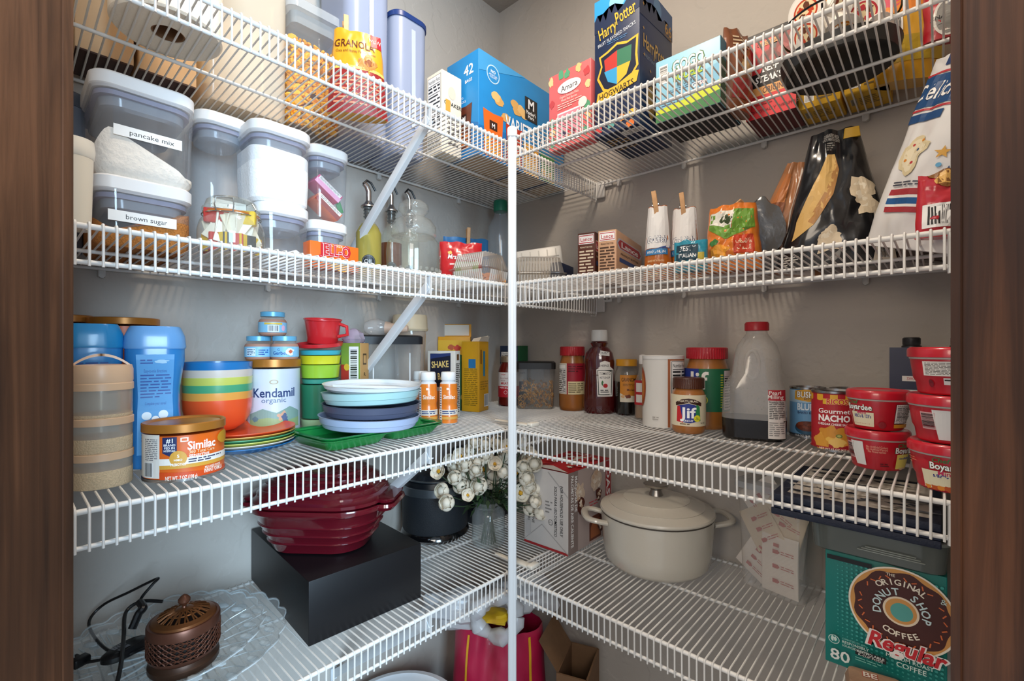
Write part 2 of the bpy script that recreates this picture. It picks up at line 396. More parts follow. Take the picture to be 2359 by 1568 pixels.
# ---------------------------------------------------------------- wire shelving
RODR, LIPR, WR = .0037, .0031, .0015
LIPH = .0439; DX = .4067; DY = .4087
def zs(side, k): return EYE+(HL if side == 'L' else HR)[k]
def SL(k): return zs('L', k)+RODR+2*WR+.0002      # resting height on the left-hand shelves
def SR(k): return zs('R', k)+RODR+2*WR+.0002
def shelf(side, k, lab):
    z = zs(side, k); t = thing('wire_shelf', lab, 'wire shelf', (0, 0, z), 0, 'white wire shelves')
    if side == 'L':
        a, b = WY+.012, -.008
        def P(s, d, h): return (d, s, h)
        D = DX
    else:
        a, b = DX+.012, WX-.010
        def P(s, d, h): return (s, -d, h)
        D = DY
    wires = MB(); s = a+.010
    while s < b-.004:
        zz = RODR+WR; f = RODR+WR
        wires.tube([P(s, .010, zz), P(s, D-.004, zz), P(s, D+f*.55, zz-.0008), P(s, D+f*.96, zz-.0035), P(s, D+f, -.001), P(s, D+LIPR+WR, -LIPH-.004)], WR, n=6)
        s += .0127
    wires.build('deck_wires', WHITE_WIRE, t)
    for nm, d, h, r in (('front_rail', D, 0, RODR), ('lower_rail', D, -LIPH, LIPR), ('middle_rail', D*.507, 0, LIPR), ('back_rail', .010, 0, LIPR)):
        MB().tube([P(a, d, h+(RODR-r)), P(b-(0.03 if (side == 'L' and nm == 'middle_rail') else 0), d, h+(RODR-r))], r, n=12).build(nm, WHITE_WIRE, t)
    if side == 'R' or 1:
        e = b if side == 'R' else a
        MB().tube([P(e, D, -.002), P(e, D+.0005, -LIPH-.008)], .0042, n=10).build('end_cap', WHITE_WIRE, t)
    n = 4; 
    for i in range(n):
        s = a+(b-a)*(i+.35)/n
        c = MB().box(P(s, .006, -.006), (.012, .012, .018), bev=.003)
        c.tube([P(s, .004, -.012), P(s, .013, -.012)], .0045, n=12)
        o = c.build('wall_clip', pm('#c9c6c1', .35), t)
    return t
names = {1: 'top', 2: 'second', 3: 'third', 4: 'lowest'}
for k in (1, 2, 3, 4):
    shelf('L', k, 'white wire shelf along the left wall, %s of four' % names[k])
    shelf('R', k, 'white wire shelf along the right wall, %s of four' % names[k])
# corner pole
PX = 1180; td = 1.060; pv = _dir(PX); PP = (CAMP[0]+pv[0]*td, CAMP[1]+pv[1]*td)
ztop = EYE+(HY-305)/F*td
t = thing('corner_post', 'white metal post rising at the inner corner of the wire shelves', 'post', (PP[0], PP[1], 0), math.degrees(TH))
q = MB(); q.box((0, 0, ztop/2), (.0190, .019, ztop), bev=.003); q.box((-.0040, -.0099, ztop/2), (.0018, .0012, ztop-.01)); q.box((.0040, -.0099, ztop/2), (.0018, .0012, ztop-.01)); q.build('post_tube', pm('#dcdedf', .35), t)
loft([(ztop-.012, .0112, .0112, .004), (ztop+.004, .0112, .0112, .004), (ztop+.009, .0095, .0095, .004), (ztop+.012, .006, .006, .003)], seg=24).build('post_cap', pm('#e4e4e2', .4), t)
# diagonal braces under the left shelves
for k in (1, 2, 3, 4):
    z = zs('L', k); y = -.622
    mb = MB(); x0, z0, x1, z1 = .006, z-.330+.02, DX-.004, z-.020
    L_ = sqrt((x1-x0)**2+(z1-z0)**2); a = atan2(z1-z0, x1-x0)
    q = MB().box((0, 0, 0), (L_, .004, .019), bev=.0008); q.box((0, .004, -.009), (L_, .010, .0015))
    q.xf(Matrix.Translation(((x0+x1)/2, y, (z0+z1)/2)) @ Matrix.Rotation(-a, 4, 'Y'))
    q.box((DX-.004, y+.002, z-.018), (.010, .006, .040)); q.box((.004, y, z0), (.006, .016, .03))
    tag(q.build('shelf_brace', pm('#d6dadd', .35)), 'white flat diagonal brace under the %s left shelf' % names[k], 'shelf brace', 'shelf braces')
# end brackets of the left shelves on the right wall
for k in (1, 2, 3, 4):
    z = zs('L', k); q = MB()
    q.box((DX+.016, -.007, z-.018), (.030, .010, .050), bev=.005); q.box((DX+.040, -.006, z-.004), (.030, .009, .020), bev=.004)
    for dx in (.034, .046): q.tube([(DX+dx, -.004, z-.004), (DX+dx, -.0125, z-.004)], .0035, pm('#8d8a86', .3, 1), n=12)
    q.tube([(DX+.004, -.012, z+.001), (DX+.004, -.014, z-LIPH-.010), (DX+.004, -.040, z-LIPH-.010)], .0014, WHITE_WIRE, n=6)
    tag(q.build('end_bracket', pm('#cfccc8', .35)), 'clear white plastic end bracket holding the %s left shelf to the right wall' % names[k], 'bracket', 'shelf end brackets')
# plastic joining clips where the lower right shelves meet the left ones
for k, sd in ((4, 'lowest'), (3, 'third')):
    z = zs('R', k); q = MB()
    q.box((DX+.022, -DY+.045, z+.009), (.062, .020, .006), bev=.002); q.box((DX+.050, -DY+.050, z+.011), (.016, .030, .010), bev=.003)
    q.box((DX-.03, -DY+.035, z+.012), (.055, .012, .005), bev=.002)
    tag(q.build('joining_clip', pm('#e6e0d4', .4)), 'cream plastic clip joining the %s pair of shelves beside the post' % sd, 'clip', 'shelf joining clips')
# ---------------------------------------------------------------- generic builders
def carton(name, label, cat, P, xl, xr, zb, yt=None, h=None, col='#cccccc', rz=0, w=None, d=None, group=None, rough=.45, yat=None, sidecol=None, open_top=False, tilt=(0, 0)):
    """printed cardboard box; P nearest upright corner. returns thing, w, d, h"""
    c, w, d = bx(P, xl, xr, rz, w, d); h = h or (zat(yt, yat or P)-zb)
    t = thing(name, label, cat, (c[0], c[1], zb), rz, group, tilt)
    m = MB(); m.box((0, 0, h/2), (w, d, h), pm(col, rough, var=.03, scale=30), bev=.0012)
    if sidecol:
        m = MB(); g = .0006
        m.box((0, 0, h/2), (w, d, h), pm(col, rough), bev=.0012)
    m.build('carton', None, t)
    return t, w, d, h
def Fr(t, w, d, h, name='front_print'): return Art(m_front(d/2, 0, -w/2))     # u 0..w, v 0..h
def Sd(t, w, d, h): return Art(m_side(w/2, 0, -d/2))                            # u 0..d
def Bt(w, d): return Art(lambda u, v, e: (-w/2+u, -d/2+v, -e))                   # underside
def tub(name, label, cat, P, zb, rings, mat, group=None, rz=TH*180/pi, tilt=(0, 0), part='body', seg=40):
    t = thing(name, label, cat, (P[0], P[1], zb), rz, group, tilt)
    loft(rings, mat, seg).build(part, None, t); return t
RZ = math.degrees(TH)
def hollow(t, name, rings, mat, th=.0015, seg=40, floor=None):
    """open vessel: outer wall up, rim, inner wall down (see-through ones: a single thin skin)"""
    if mat.name.startswith('clear'): return MB().loft(list(rings), mat, seg, cap=(1, 0)).build(name, None, t)
    def sh(R, k):
        if len(R) == 2: return (R[0], R[1]-k)
        return (R[0], R[1]-k, R[2]-k, max(R[3]-k, .0005) if R[3] > 0 else R[3])+tuple(R[4:])
    inn = [sh(R, th) for R in reversed(rings)]; inn[-1] = (inn[-1][0]+th,)+inn[-1][1:]
    return MB().loft(list(rings)+inn, mat, seg).build(name, None, t)
PLAS = clear('#fafbfd', .08, .03, 1.25)
GLASS = clear('#fbfcfb', .05, .02, 1.45)
FROST = clear('#e6ebf2', .55, .25, 1.3)
def peg(loc, rz=0, tilt=(0, 0), label='wooden clothespin', h=.072, group=None):
    t = thing('clothespin', label, 'clothespin', loc, rz, group, tilt)
    wd = pm('#cfa070', .6, var=.12, scale=80)
    for s in (-1, 1):
        q = MB(); q.box((0, 0, 0), (.010, .0045, h), bev=.001); q.xf(Matrix.Translation((0, s*.0055, h*.42)) @ Matrix.Rotation(-s*.11, 4, 'X')); q.build('prong', wd, t)
    q = MB(); q.tube([(-.007, 0, h*.40), (.007, 0, h*.40)], .0028, n=8); q.tube([(-.006, -.008, h*.52), (-.006, 0, h*.44), (-.006, .008, h*.52)], .0006, n=5); q.build('spring', pm('#9a9a98', .3, 1), t)
    return t
def pouch(name, label, cat, P, zb, w, h, d, mat, rz=RZ, tilt=(0, 0), group=None, taper=0, seed=0, wr=.002, top=.02, peak=.32, back=None, nx=30, nz=40, bulge=2.2, ztw=None, crease=True):
    """flexible bag: returns thing and the surface map for artwork on its front"""
    t = thing(name, label, cat, (P[0], P[1], zb), rz, group, tilt)
    def prof(v): 
        a = min(1, v/peak) if v < peak else max(0, 1-(v-peak)/(1-peak))
        return (.62+.38*sin(a*pi/2)) if v < peak else (top/d+(1-top/d)*sin(a*pi/2)**1.0)
    def S(u, v, s, e=0):
        uu = max(-1, min(1, u)); vv = max(0, min(1, v)); k = 1-taper*vv
        th = d/2*prof(vv)*(1-abs(uu)**bulge)**.55
        n = noise.noise(Vector((uu*2.3+seed*7.7, vv*4.1, s*5+seed)))*wr*2.2+noise.noise(Vector((uu*6+seed, vv*11, s*3)))*wr
        n *= (1-abs(uu)**6)*min(1, 8*vv+.1)
        ex = 1+.03*noise.noise(Vector((vv*5, seed, s*0+2)))
        tw = (ztw*vv if ztw else 0)
        y = s*(th+n*.8)+ (s*e)
        x = uu*w/2*k*ex
        return (x+tw*y*0, y+(ztw*vv*vv*h if ztw else 0), vv*h+(.006*noise.noise(Vector((uu*2, seed, 1))) if vv > .9 else 0))
    m = MB(); vs = []; fs = []
    for s in (-1, 1):
        o = len(vs)
        for j in range(nz+1):
            for i in range(nx+1): vs.append(S(-1+2*i/nx, j/nz, s))
        for j in range(nz):
            for i in range(nx):
                a = o+j*(nx+1)+i; f = (a, a+1, a+nx+2, a+nx+1); fs.append(f if s < 0 else f[::-1])
    m.add(vs, fs, mat if back is None else mat)
    bot = [i for i in range(nx+1)]; o2 = (nx+1)*(nz+1)
    m.add([vs[i] for i in bot]+[vs[o2+i] for i in reversed(bot)], [tuple(range(2*(nx+1)))], mat)
    m.build('bag_body', None, t, smooth=60)
    mp = lambda u, v, e: S(u/(w/2), v/h, -1, e)
    return t, mp
# ================================================================ TOP SHELF, LEFT
Z = SL(1)
# paper towel roll, standing, seen from below
P, r = rnd(247, 513, X=.271)
t = thing('paper_towel_roll', 'white paper towel roll standing on end at the front of the top left shelf', 'paper towel', (P[0], P[1], Z), 0, None)
q = MB().loft([(0, .022), (0, r*.5), (0, r-.003), (.003, r), (.262, r), (.265, r-.003), (.265, .022), (.26, .0215), (.005, .0215), (0, .022)], pm('#ece2d2', .9, bump=.5, scale=220), 56, cap=(0, 0))
q.build('paper', None, t)
MB().loft([(.001, .0213), (.264, .0213), (.264, .0198), (.001, .0198), (.001, .0213)], pm('#8a6242', .8), 40, cap=(0, 0)).build('cardboard_core', None, t)
for i, (xa, xb) in enumerate(((172, 308), (320, 452))):
    A = atX(xa, .122); B = atX(xb, .118); yc, w = (A[1]+B[1])/2, abs(B[1]-A[1])
    t = thing('storage_box', ['cream cardboard box behind the paper towel roll, nearer the door', 'cream cardboard box behind the paper towel roll, nearer the corner'][i], 'box', (.068, yc, Z), 90, 'cream boxes behind the paper towel')
    MB().box((0, 0, .002+.07), (w, .105, .14), pm('#e3c096', .7, var=.05, scale=20), bev=.002).build('carton', None, t)
    MB().box((0, -.0005, .0015), (w*.98, .104, .003), pm('#3a1c12', .6)).build('base_flap', None, t)  # dark sheet paints the shade under the box into its base
    MB().box((0, 0, .146), (w+.003, .109, .011), pm('#ead0ac', .7), bev=.002).build('lid', None, t)
# big translucent bin of oats
A = atX(466, .112); B = atX(668, .112); yc, w = (A[1]+B[1])/2, abs(B[1]-A[1])
t = thing('storage_canister', 'large clear canister with a little oats in the bottom, top left shelf', 'canister', (.060, yc, Z), 90)
hollow(t, 'bin_wall', [(0, w/2-.006, .044, .02), (.006, w/2-.002, .047, .022), (.30, w/2, .049, .024)], clear('#f6ead6', .5, .15, 1.3))
loft([(.004, w/2-.008, .042, .02), (.030, w/2-.005, .044, .02), (.036, w/2-.012, .038, .02)], pm('#d9b98c', .95, bump=1, scale=500, var=.3), wob=.02).build('oats', None, t)
loft([(.300, w/2+.003, .052, .026), (.318, w/2+.003, .052, .026), (.322, w/2-.002, .047, .024)], pm('#efe6d8', .4)).build('lid', None, t)
# tall clear canister of crackers
A = atX(668, .118); B = atX(792, .118); yc, w = (A[1]+B[1])/2, abs(B[1]-A[1])
hw = w/2
t = thing('cracker_canister', 'clear square canister half full of small orange crackers, top left shelf', 'canister', (.068, yc, Z), 90)
hollow(t, 'canister_wall', [(0, hw-.008, .040, .014), (.008, hw-.002, .046, .017), (.262, hw, .050, .018)], clear('#fafbfb', .06, .02, 1.35))
q = MB(); rg = random.Random(4)
for i in range(520):
    z_ = .012+.185*rg.random(); x_, y_ = rg.uniform(-1, 1)*(hw-.010), rg.uniform(-1, 1)*.038
    if i < 380:
        if rg.random() < .55: y_ = -.040+rg.random()*.006
        else: x_ = rg.choice((-1, 1))*(hw-.010)
    m_ = pm(rg.choice(('#f0a81e', '#f6b62c', '#e8981a')), .7)
    b_ = MB(); s_ = .0105
    b_.loft([(-.0025, s_*.8, s_*.55, -1), (0, s_, s_*.7, -1), (.0025, s_*.8, s_*.55, -1)], m_, 8)
    b_.xf(Matrix.Translation((x_, y_, z_)) @ Matrix.Rotation(rg.uniform(0, 6), 4, 'Z') @ Matrix.Rotation(rg.uniform(.4, 2.6), 4, 'X'))
    q.v += []; o_ = len(q.v); q.v += b_.v; k_ = q.mi(m_); q.f += [[a+o_ for a in f] for f in b_.f]; q.m += [k_]*len(b_.f)
o = q.build('cracker_fill', None, t); o['kind'] = 'stuff'
loft([(.262, hw+.002, .052, .02), (.282, hw+.002, .052, .02), (.286, hw-.002, .048, .018)], clear('#eef1f3', .30, .05, 1.4)).build('lid', None, t)
loft([(.236, hw-.012, .036, .014), (.262, hw-.010, .038, .015)], clear('#e0e3e5', .30, .05, 1.4)).build('lid_plug', None, t)
# granola bag with clothespin, yellow above and red below
P = (.245, -.688)
t, mp = pouch('granola_bag', 'yellow and red granola bag closed with a clothespin on the top left shelf', 'snack bag', P, Z, .125, .178, .060, pm('#d99a22', .35, coat=.3), rz=62, seed=3, taper=.25)
A_ = Art(mp, .0009)
A_.r(-.062, 0, .062, .088, '#8e1c1e').r(-.062, .088, .062, .094, '#e8c060').t('GRANOLA', -.008, .145, .017, '#5a2410', w=.10, b=.02)
A_.t('Oats and Honey Families Love', -.005, .128, .006, '#5a2410', w=.095).blob(.022, .105, .022, .016, '#c87a34', 2).blob(.026, .105, .012, .008, '#8a4618', 5).ln(-.05, .015, .05, .075, 7, '#d88a68', .4, 3)
A_.r(.034, .148, .062, .178, '#a8202a').t('NEW', .046, .163, .010, '#f2e6d0')
A_.build('bag_print', t, .01, .01)
pp = atX(797, .225); peg((pp[0]+.01, pp[1]-.005, Z+.135), rz=70, tilt=(radians(-8), 0), label='wooden clothespin clipped on the yellow granola bag', h=.085, group='clothespins')
# tall cereal keepers with navy lids
for i, (xa, xb, X, hh, lab) in enumerate(((803, 904, .165, .345, 'tall frosted cereal keeper with navy lid, cut off by the photo top'), (912, 990, .170, .262, 'shorter frosted cereal keeper with navy blue lid beside the taller one'))):
    A = atX(xa, X); B = atX(xb, X); yc, w = (A[1]+B[1])/2, abs(B[1]-A[1]); hw = w/2
    h_ = zat(38, (X, yc))-Z if i else .41
    t = thing('cereal_keeper', lab, 'food container', (X-.080, yc, Z), 90, 'tall cereal keepers')
    hollow(t, 'keeper_body', [(0, hw-.010, .067, .022), (.008, hw-.004, .075, .028), (h_*.6, hw-.001, .079, .030), (h_-.012, hw, .080, .030)], clear('#aeb7d0', .72, .3, 1.3))
    loft([(h_-.014, hw+.003, .083, .033), (h_-.002, hw+.003, .083, .033), (h_+.001, hw, .080, .030)], pm('#223a74', .35)).build('lid', None, t)
    MB().box((0, -.0808, h_*.55), (.012, .001, h_*.7), pm('#b9c0d2', .3)).build('rib', None, t)
# small breakfast box
P = atX(1018, .245); t, w, d, h = carton('oatmeal_box', 'small cream breakfast box standing by the blue snack carton', 'food box', P, 984, 1063, Z, yt=158, col='#ece0c8', rz=0)
a = Fr(t, w, d, h); a.nf(.004, h*.30, w-.004, h*.96, seed=2).ln(.004, .01, w-.004, h*.26, 8, '#777268'); a.build('nutrition_print', t)
a = Sd(t, w, d, h); a.t('QUAKER', d*.55, h*.62, .010, INK, b=.03).e(d*.5, h*.76, .012, .016, '#d8cdb8').r(d*.18, h*.52, d*.42, h*.66, '#d8a040').ln(d*.3, h*.1, d*.9, h*.48, 6, '#555048', .5); a.build('side_print', t)
# 42 bag variety carton
P = (.300, -.386); t, w, d, h = carton('snack_variety_carton', 'large blue carton of snack bags in the corner of the top shelf', 'food box', P, 1030, 1250, Z, yt=110, col='#1f86c8', d=.362)
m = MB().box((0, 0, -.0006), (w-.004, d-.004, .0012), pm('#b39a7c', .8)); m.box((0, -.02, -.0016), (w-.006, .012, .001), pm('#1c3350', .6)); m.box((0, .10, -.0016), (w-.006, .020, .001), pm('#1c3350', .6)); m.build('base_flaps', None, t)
def snackbag(a, u, v, w_, h_, c, name, dark='#3a2014', chip='#f0b050', sh=0):
    pts = [(-.5, 0), (.5, 0), (.46, .5), (.52, 1), (.3, .985), (0, .97), (-.3, .985), (-.52, 1), (-.46, .5)]
    a.p([(u+x*w_+y*sh, v+y*h_) for x, y in pts], c)
    a.r(u-w_*.2, v+h_*.60, u+w_*.2, v+h_*.80, dark).t('M', u, v+h_*.70, h_*.10, '#ffffff', b=.03).t(name, u, v+h_*.50, h_*.06, '#fff2d8', b=.02)
    for k, (x, y) in enumerate(((-.22, .2), (.2, .28), (0, .12), (.28, .1), (-.3, .34))): a.blob(u+x*w_, v+y*h_, w_*.17, h_*.085, chip, k+int(u*1000))
a = Fr(t, w, d, h)
a.p([(0, 0), (w, 0), (w, h*.30), (w*.55, h*.38), (0, h*.30)], '#1670b4').t('42', w*.70, h*.85, .026, '#ffffff', b=.03).t('BAGS', w*.70, h*.745, .008, '#ffffff', b=.03)
a.t('POTATO', w*.40, h*.60, .006, '#ffffff').t('CHIP SNACKS', w*.40, h*.56, .006, '#ffffff').blob(w*.25, h*.78, .020, .012, '#e8b868', 3).blob(w*.16, h*.70, .020, .012, '#e8b868', 5)
a.t('PACK', w*.05, h*.60, .014, '#ffffff', b=.03); snackbag(a, w*.56, h*.10, .052, h*.42, '#5e2a18', 'Barbecue', '#2e1410', '#c8702c', .004)
a.build('front_print', t)
a = Sd(t, w, d, h)
a.p([(0, 0), (d, 0), (d, h*.2), (d*.4, h*.34), (0, h*.28)], '#1670b4').p([(0, h*.80), (d*.5, h), (0, h)], '#45a0da')
a.e(.052, h*.83, .024, .024, '#bfe0f4').e(.052, h*.83, .021, .021, '#2a8fd0').t('NO', .052, h*.855, .008, '#ffffff', b=.03).t('ARTIFICIAL', .052, h*.82, .0045, '#ffffff').t('COLORS', .052, h*.80, .0045, '#ffffff')
for k, (u_, v_) in enumerate(((.075, .60), (.062, .63), (.145, .60), (.160, .64), (.135, .66), (.175, .605), (.10, .47), (.30, .5))): a.blob(u_, h*v_, .017, .012, '#eec07a' if k % 2 else '#e2ac60', k+2, .15)
a.t2('VARIETY PACK', .205, h*.44, .036, '#ffffff', '#125a94', w=.215, b=.03, ob=.06)
a.r(.178, h*.57, .232, h*.81, '#23201f').t('M', .205, h*.745, .026, '#ffffff', b=.05).t("Member's", .205, h*.655, .011, '#ffffff', w=.042, b=.03).t('Mark', .205, h*.61, .009, '#ffffff', b=.03)
snackbag(a, .052, h*.02, .072, h*.44, '#e86a1e', 'Cheddar', '#3a2014', '#f4a030'); snackbag(a, .132, h*.02, .064, h*.40, '#b8341c', 'Classic', '#3a1410', '#eec070'); snackbag(a, .204, h*.0, .066, h*.33, '#e8a63a', '', '#3a2a14', '#f4d890'); snackbag(a, .278, h*.0, .066, h*.3, '#3a8a4a', '', '#23201f', '#eec070')
a.build('side_print', t)
# ================================================================ TOP SHELF, RIGHT
Z = SR(1)
P = (.567, -.282); t, w, d, h = carton('smoothie_melt_box', 'pink baby snack box between the blue carton and navy box', 'food box', P, 1265, 1371, Z, yt=132, col='#dd6a6c', d=.034)
a = Fr(t, w, d, h)
for k, (x, y, c) in enumerate(((.06, .92, '#f0d098'), (.30, .96, '#5aa880'), (.45, .94, '#5aa880'), (.72, .95, '#f0c888'), (.9, .86, '#c84a50'), (.08, .62, '#c84a50'), (.93, .70, '#f0d098'), (.08, .36, '#5aa880'), (.10, .24, '#f0d098'), (.92, .44, '#58a078'), (.94, .30, '#f4c080'), (.1, .1, '#58a078'), (.88, .12, '#58a078'))): a.blob(w*x, h*y, .008, .010, c, k)
a.e(w*.5, h*.77, .034, .015, '#ffffff').t('Amara', w*.5, h*.77, .014, '#33202a', w=.048, b=.01, rot=.05)
a.t('Organic Smoothie Melts', w*.5, h*.66, .006, '#ffe8e0', w=.055).t('Mixed Red Berries', w*.5, h*.615, .006, '#ffe8e0', w=.045).ln(w*.22, h*.50, w*.8, h*.585, 3, '#ffd8d0', .35)
a.r(w*.22, h*.06, w*.78, h*.46, '#ffffff').r(w*.24, h*.08, w*.76, h*.44, '#f090a0').e(w*.5, h*.36, .020, .007, '#ffd8dc').t('Amara', w*.5, h*.36, .007, '#33202a').ln(w*.3, h*.26, w*.7, h*.31, 2, '#7a2a3a', .35)
for k, (x, y, c) in enumerate(((.38, .18, '#3a3050'), (.5, .2, '#c83040'), (.6, .16, '#7a2a40'), (.52, .13, '#c87850'))): a.blob(w*x, h*y, .007, .006, c, k+9)
a.e(w*.82, h*.49, .012, .012, '#ffe2e0'); a.build('front_print', t)
P = (.684, -.272); Pl = (.571, -.272); t, w, d, h = carton('fruit_snack_box', 'tall navy fruit snack box with gold lettering on the top right shelf', 'food box', P, 1370, 1583, Z, h=zat(8, Pl)-Z, col='#12264a', d=.165)
GOLD = '#e8b83a'
def skyline(a, w, h, c0, c1, moon=None):
    a.r(0, h*.80, w, h, c0)
    if moon: a.e(w*.52, h*.93, .020, .020, moon)
    pts = [(0, h*.76), (w, h*.80)]; n = 15; rg = random.Random(5)
    for k in range(n, -1, -1): pts.append((w*k/n, h*(.80+(.06 if k % 2 else .02)+rg.random()*.06)))
    a.p(pts, c1)
a = Fr(t, w, d, h); skyline(a, w, h, '#2a9ae0', '#12264a', '#8ac8ee')
a.t2('Harry', w*.30, h*.755, .026, GOLD, '#08142c', w=w*.40, b=.02, ob=.05, rot=.20).t2('Potter', w*.70, h*.815, .029, GOLD, '#08142c', w=w*.44, b=.02, ob=.05, rot=.20)
a.t('FRUIT FLAVORED SNACKS', w*.5, h*.685, .008, '#d8e0ea', w=w*.84, rot=.16).ln(w*.3, h*.64, w*.75, h*.665, 2, '#5a90c8', .3)
sx, sy, s_ = w*.52, h*.455, .044
shape = [(-.9, .75), (-.5, .85), (0, 1.05), (.5, .9), (1, 1.0), (.95, .2), (1, -.3), (.6, -.8), (0, -1.15), (-.7, -.8), (-1, -.2), (-.8, .3)]
a.p([(sx+x*s_*1.18, sy+y*s_*1.18) for x, y in shape], GOLD).p([(sx+x*s_*1.06, sy+y*s_*1.06) for x, y in shape], '#0c1a36')
k_ = s_*.88
a.p([(sx-k_*.85, sy+k_*.7), (sx, sy+k_*.95), (sx, sy), (sx-k_*.78, sy)], '#c23a34').p([(sx, sy+k_*.95), (sx+k_*.92, sy+k_*.9), (sx+k_*.88, sy), (sx, sy)], '#3a7a5e')
a.p([(sx-k_*.85, sy), (sx, sy), (sx, sy-k_*1.0), (sx-k_*.6, sy-k_*.65)], '#38a0d8').p([(sx, sy), (sx+k_*.85, sy), (sx+k_*.6, sy-k_*.65), (sx, sy-k_*1.0)], GOLD)
a.p([(w*.04, h*.235), (w*.94, h*.295), (w*.99, h*.365), (w*.9, h*.375), (w*.5, h*.325), (w*.08, h*.315)], GOLD).t('HOGWARTS', w*.5, h*.292, .013, '#141414', w=w*.76, b=.03, rot=.09)
for k, (x, y, c) in enumerate(((.12, .05, '#c84040'), (.38, .06, '#5a9c9a'), (.62, .08, '#e08a3a'), (.85, .09, '#e8b840'), (.8, .02, '#d87030'))): a.blob(w*x, h*y, .009, .008, c, k)
a.build('front_print', t)
a = Sd(t, w, d, h); skyline(a, d, h, '#3a5a88', '#16294c', '#5a84ac')
a.t2('Harry', d*.28, h*.60, .030, '#c89a4a', '#0c1830', w=d*.36, b=.02, ob=.05).t2('Potter', d*.66, h*.60, .032, '#c89a4a', '#0c1830', w=d*.42, b=.02, ob=.05).t('66', d*.86, h*.86, .026, '#b8862e', b=.03).t('POUCHES', d*.86, h*.80, .006, '#b8862e').t('FRUIT FLAVORED SNACKS', d*.45, h*.50, .008, '#7a8494', w=d*.6)
for x, y in ((.1, .85), (.12, .5), (.3, .42), (.75, .45), (.1, .68)): a.p([(d*x+r_*cos(k*pi/4), h*y+r_*sin(k*pi/4)) for k in range(8) for r_ in ((.005,) if k % 2 == 0 else (.0015,))], '#c89a4a')
a.p([(d*.5-.03+x*.5*.036, h*.2+y*.036) for x, y in shape], '#a8803a'); a.build('side_print', t)
a = Bt(w, d); a.bar(w*.55, .012, w*.95, .035, seed=4).ln(w*.1, .03, w*.5, .1, 6, '#b08a48', .4); a.build('base_print', t)
P = (.842, -.243); t, w, d, h = carton('fruit_pouch_box', 'light blue and green fruit pouch box on the top right shelf', 'food box', P, 1511, 1683, Z, yt=80, col='#8cc4dc', d=.128)
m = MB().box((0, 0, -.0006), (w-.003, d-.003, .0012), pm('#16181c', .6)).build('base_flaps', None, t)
a = Fr(t, w, d, h); a.r(0, 0, w, h*.13, '#3e7a48').p([(0, h*.13), (w, h*.13), (w, h*.35), (w*.5, h*.24), (0, h*.20)], '#c8d43a').p([(0, 0), (w, 0), (w, h*.2), (w*.55, h*.13), (0, h*.13)], '#3e7a48')
a.p([(0, h*.36), (w, h*.62), (w, h*.35), (w*.5, h*.24), (0, h*.20)], '#7cb8d6').bar(w*.06, h*.60, w*.20, h*.90, vert=True)
a.t2('GOGO', w*.52, h*.80, .024, '#ffffff', '#3e6a2a', w=w*.48, b=.05, ob=.11, rot=0).t2('SQUEEZ', w*.52, h*.635, .018, '#b8cc3a', '#3e6a2a', w=w*.44, b=.04, ob=.10).t('FRUIT ON THE GO', w*.50, h*.50, .008, INK, w=w*.3, b=.02).ln(w*.2, h*.40, w*.8, h*.46, 2, '#46506a', .35).ln(w*.1, h*.22, w*.4, h*.3, 2, '#46506a', .35)
a.t('GO', w*.65, h*.40, .009, '#ffffff', b=.04).t2('GO', w*.74, h*.40, .008, '#ffffff', '#c84a50', b=.03, ob=.1); a.build('front_print', t)
a = Bt(w, d); a.bar(w*.35, .05, w*.68, .085, seed=8, bg='#8a8680').ln(w*.35, .09, w*.7, .105, 3, '#8a8680', .5); a.build('base_print', t)
a = Sd(t, w, d, h); a.r(0, 0, d, h, '#2e5a4c').r(0, h*.7, d, h, '#3f7f9a').ln(d*.2, h*.1, d*.8, h*.6, 9, '#9ab8a0', .4); a.build('side_print', t)
# torn top flap of the pouch box
# crinkled snack packs between the pouch box and the jerky box
P = atY(1696, -.17)
t, mp = pouch('jerky_stick_bag', 'narrow brown and red snack bag squeezed beside the jerky box', 'snack bag', P, Z, .085, .165, .05, pm('#7c4a30', .35, coat=.3), rz=75, seed=9)
a = Art(mp, .0009); a.r(-.035, .02, .035, .06, '#8c2a2c').blob(0, .09, .018, .02, '#c8a878', 2).ln(-.03, .12, .03, .15, 4, '#d8c0a0'); a.build('bag_print', t, .01, .01)
P = atY(1834, -.118); t, w, d, h = carton('jerky_box', 'red and black beef steak snack box on the top right shelf', 'food box', P, 1719, 1850, Z, yt=88, yat=atY(1719, -.118), col='#1e1a1a', d=.10)
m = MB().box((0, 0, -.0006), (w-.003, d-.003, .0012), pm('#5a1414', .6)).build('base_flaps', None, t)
a = Fr(t, w, d, h); a.r(0, 0, w, h*.26, '#d82830').r(0, h*.52, w*.3, h*.93, '#d0242c').p([(w*.3, h*.52), (w*.62, h*.93), (0, h*.93), (0, h*.52)], '#d0242c')
a.p([(w*.55, h*.62), (w, h*.70), (w, h*.95), (w*.7, h*.95)], '#8c2420').r(0, h*.26, w, h*.36, '#e8a860').t('ORIGINAL', w*.62, h*.31, .012, '#5a2410', w=w*.55, b=.03).t('BEEF', w*.50, h*.560, .0135, '#ffffff', w=w*.32, b=.05, sh=.1).t('STEAKS', w*.46, h*.445, .0135, '#ffffff', w=w*.54, b=.05, sh=.1)
for k in range(7): a.blob(w*(.35+.08*k), h*(.66+.03*(k % 3)), .010, .012, '#a84844' if k % 2 else '#7a2826', k)
a.r(w*.28, h*.82, w*.66, h*.875, '#e8a860').t('ORIGINAL', w*.47, h*.848, .007, '#5a2410').t('8 INDIVIDUALLY WRAPPED', w*.5, h*.08, .006, '#5a0a0e').ln(w*.2, h*.14, w*.6, h*.2, 2, '#8a1418', .4); a.build('front_print', t)
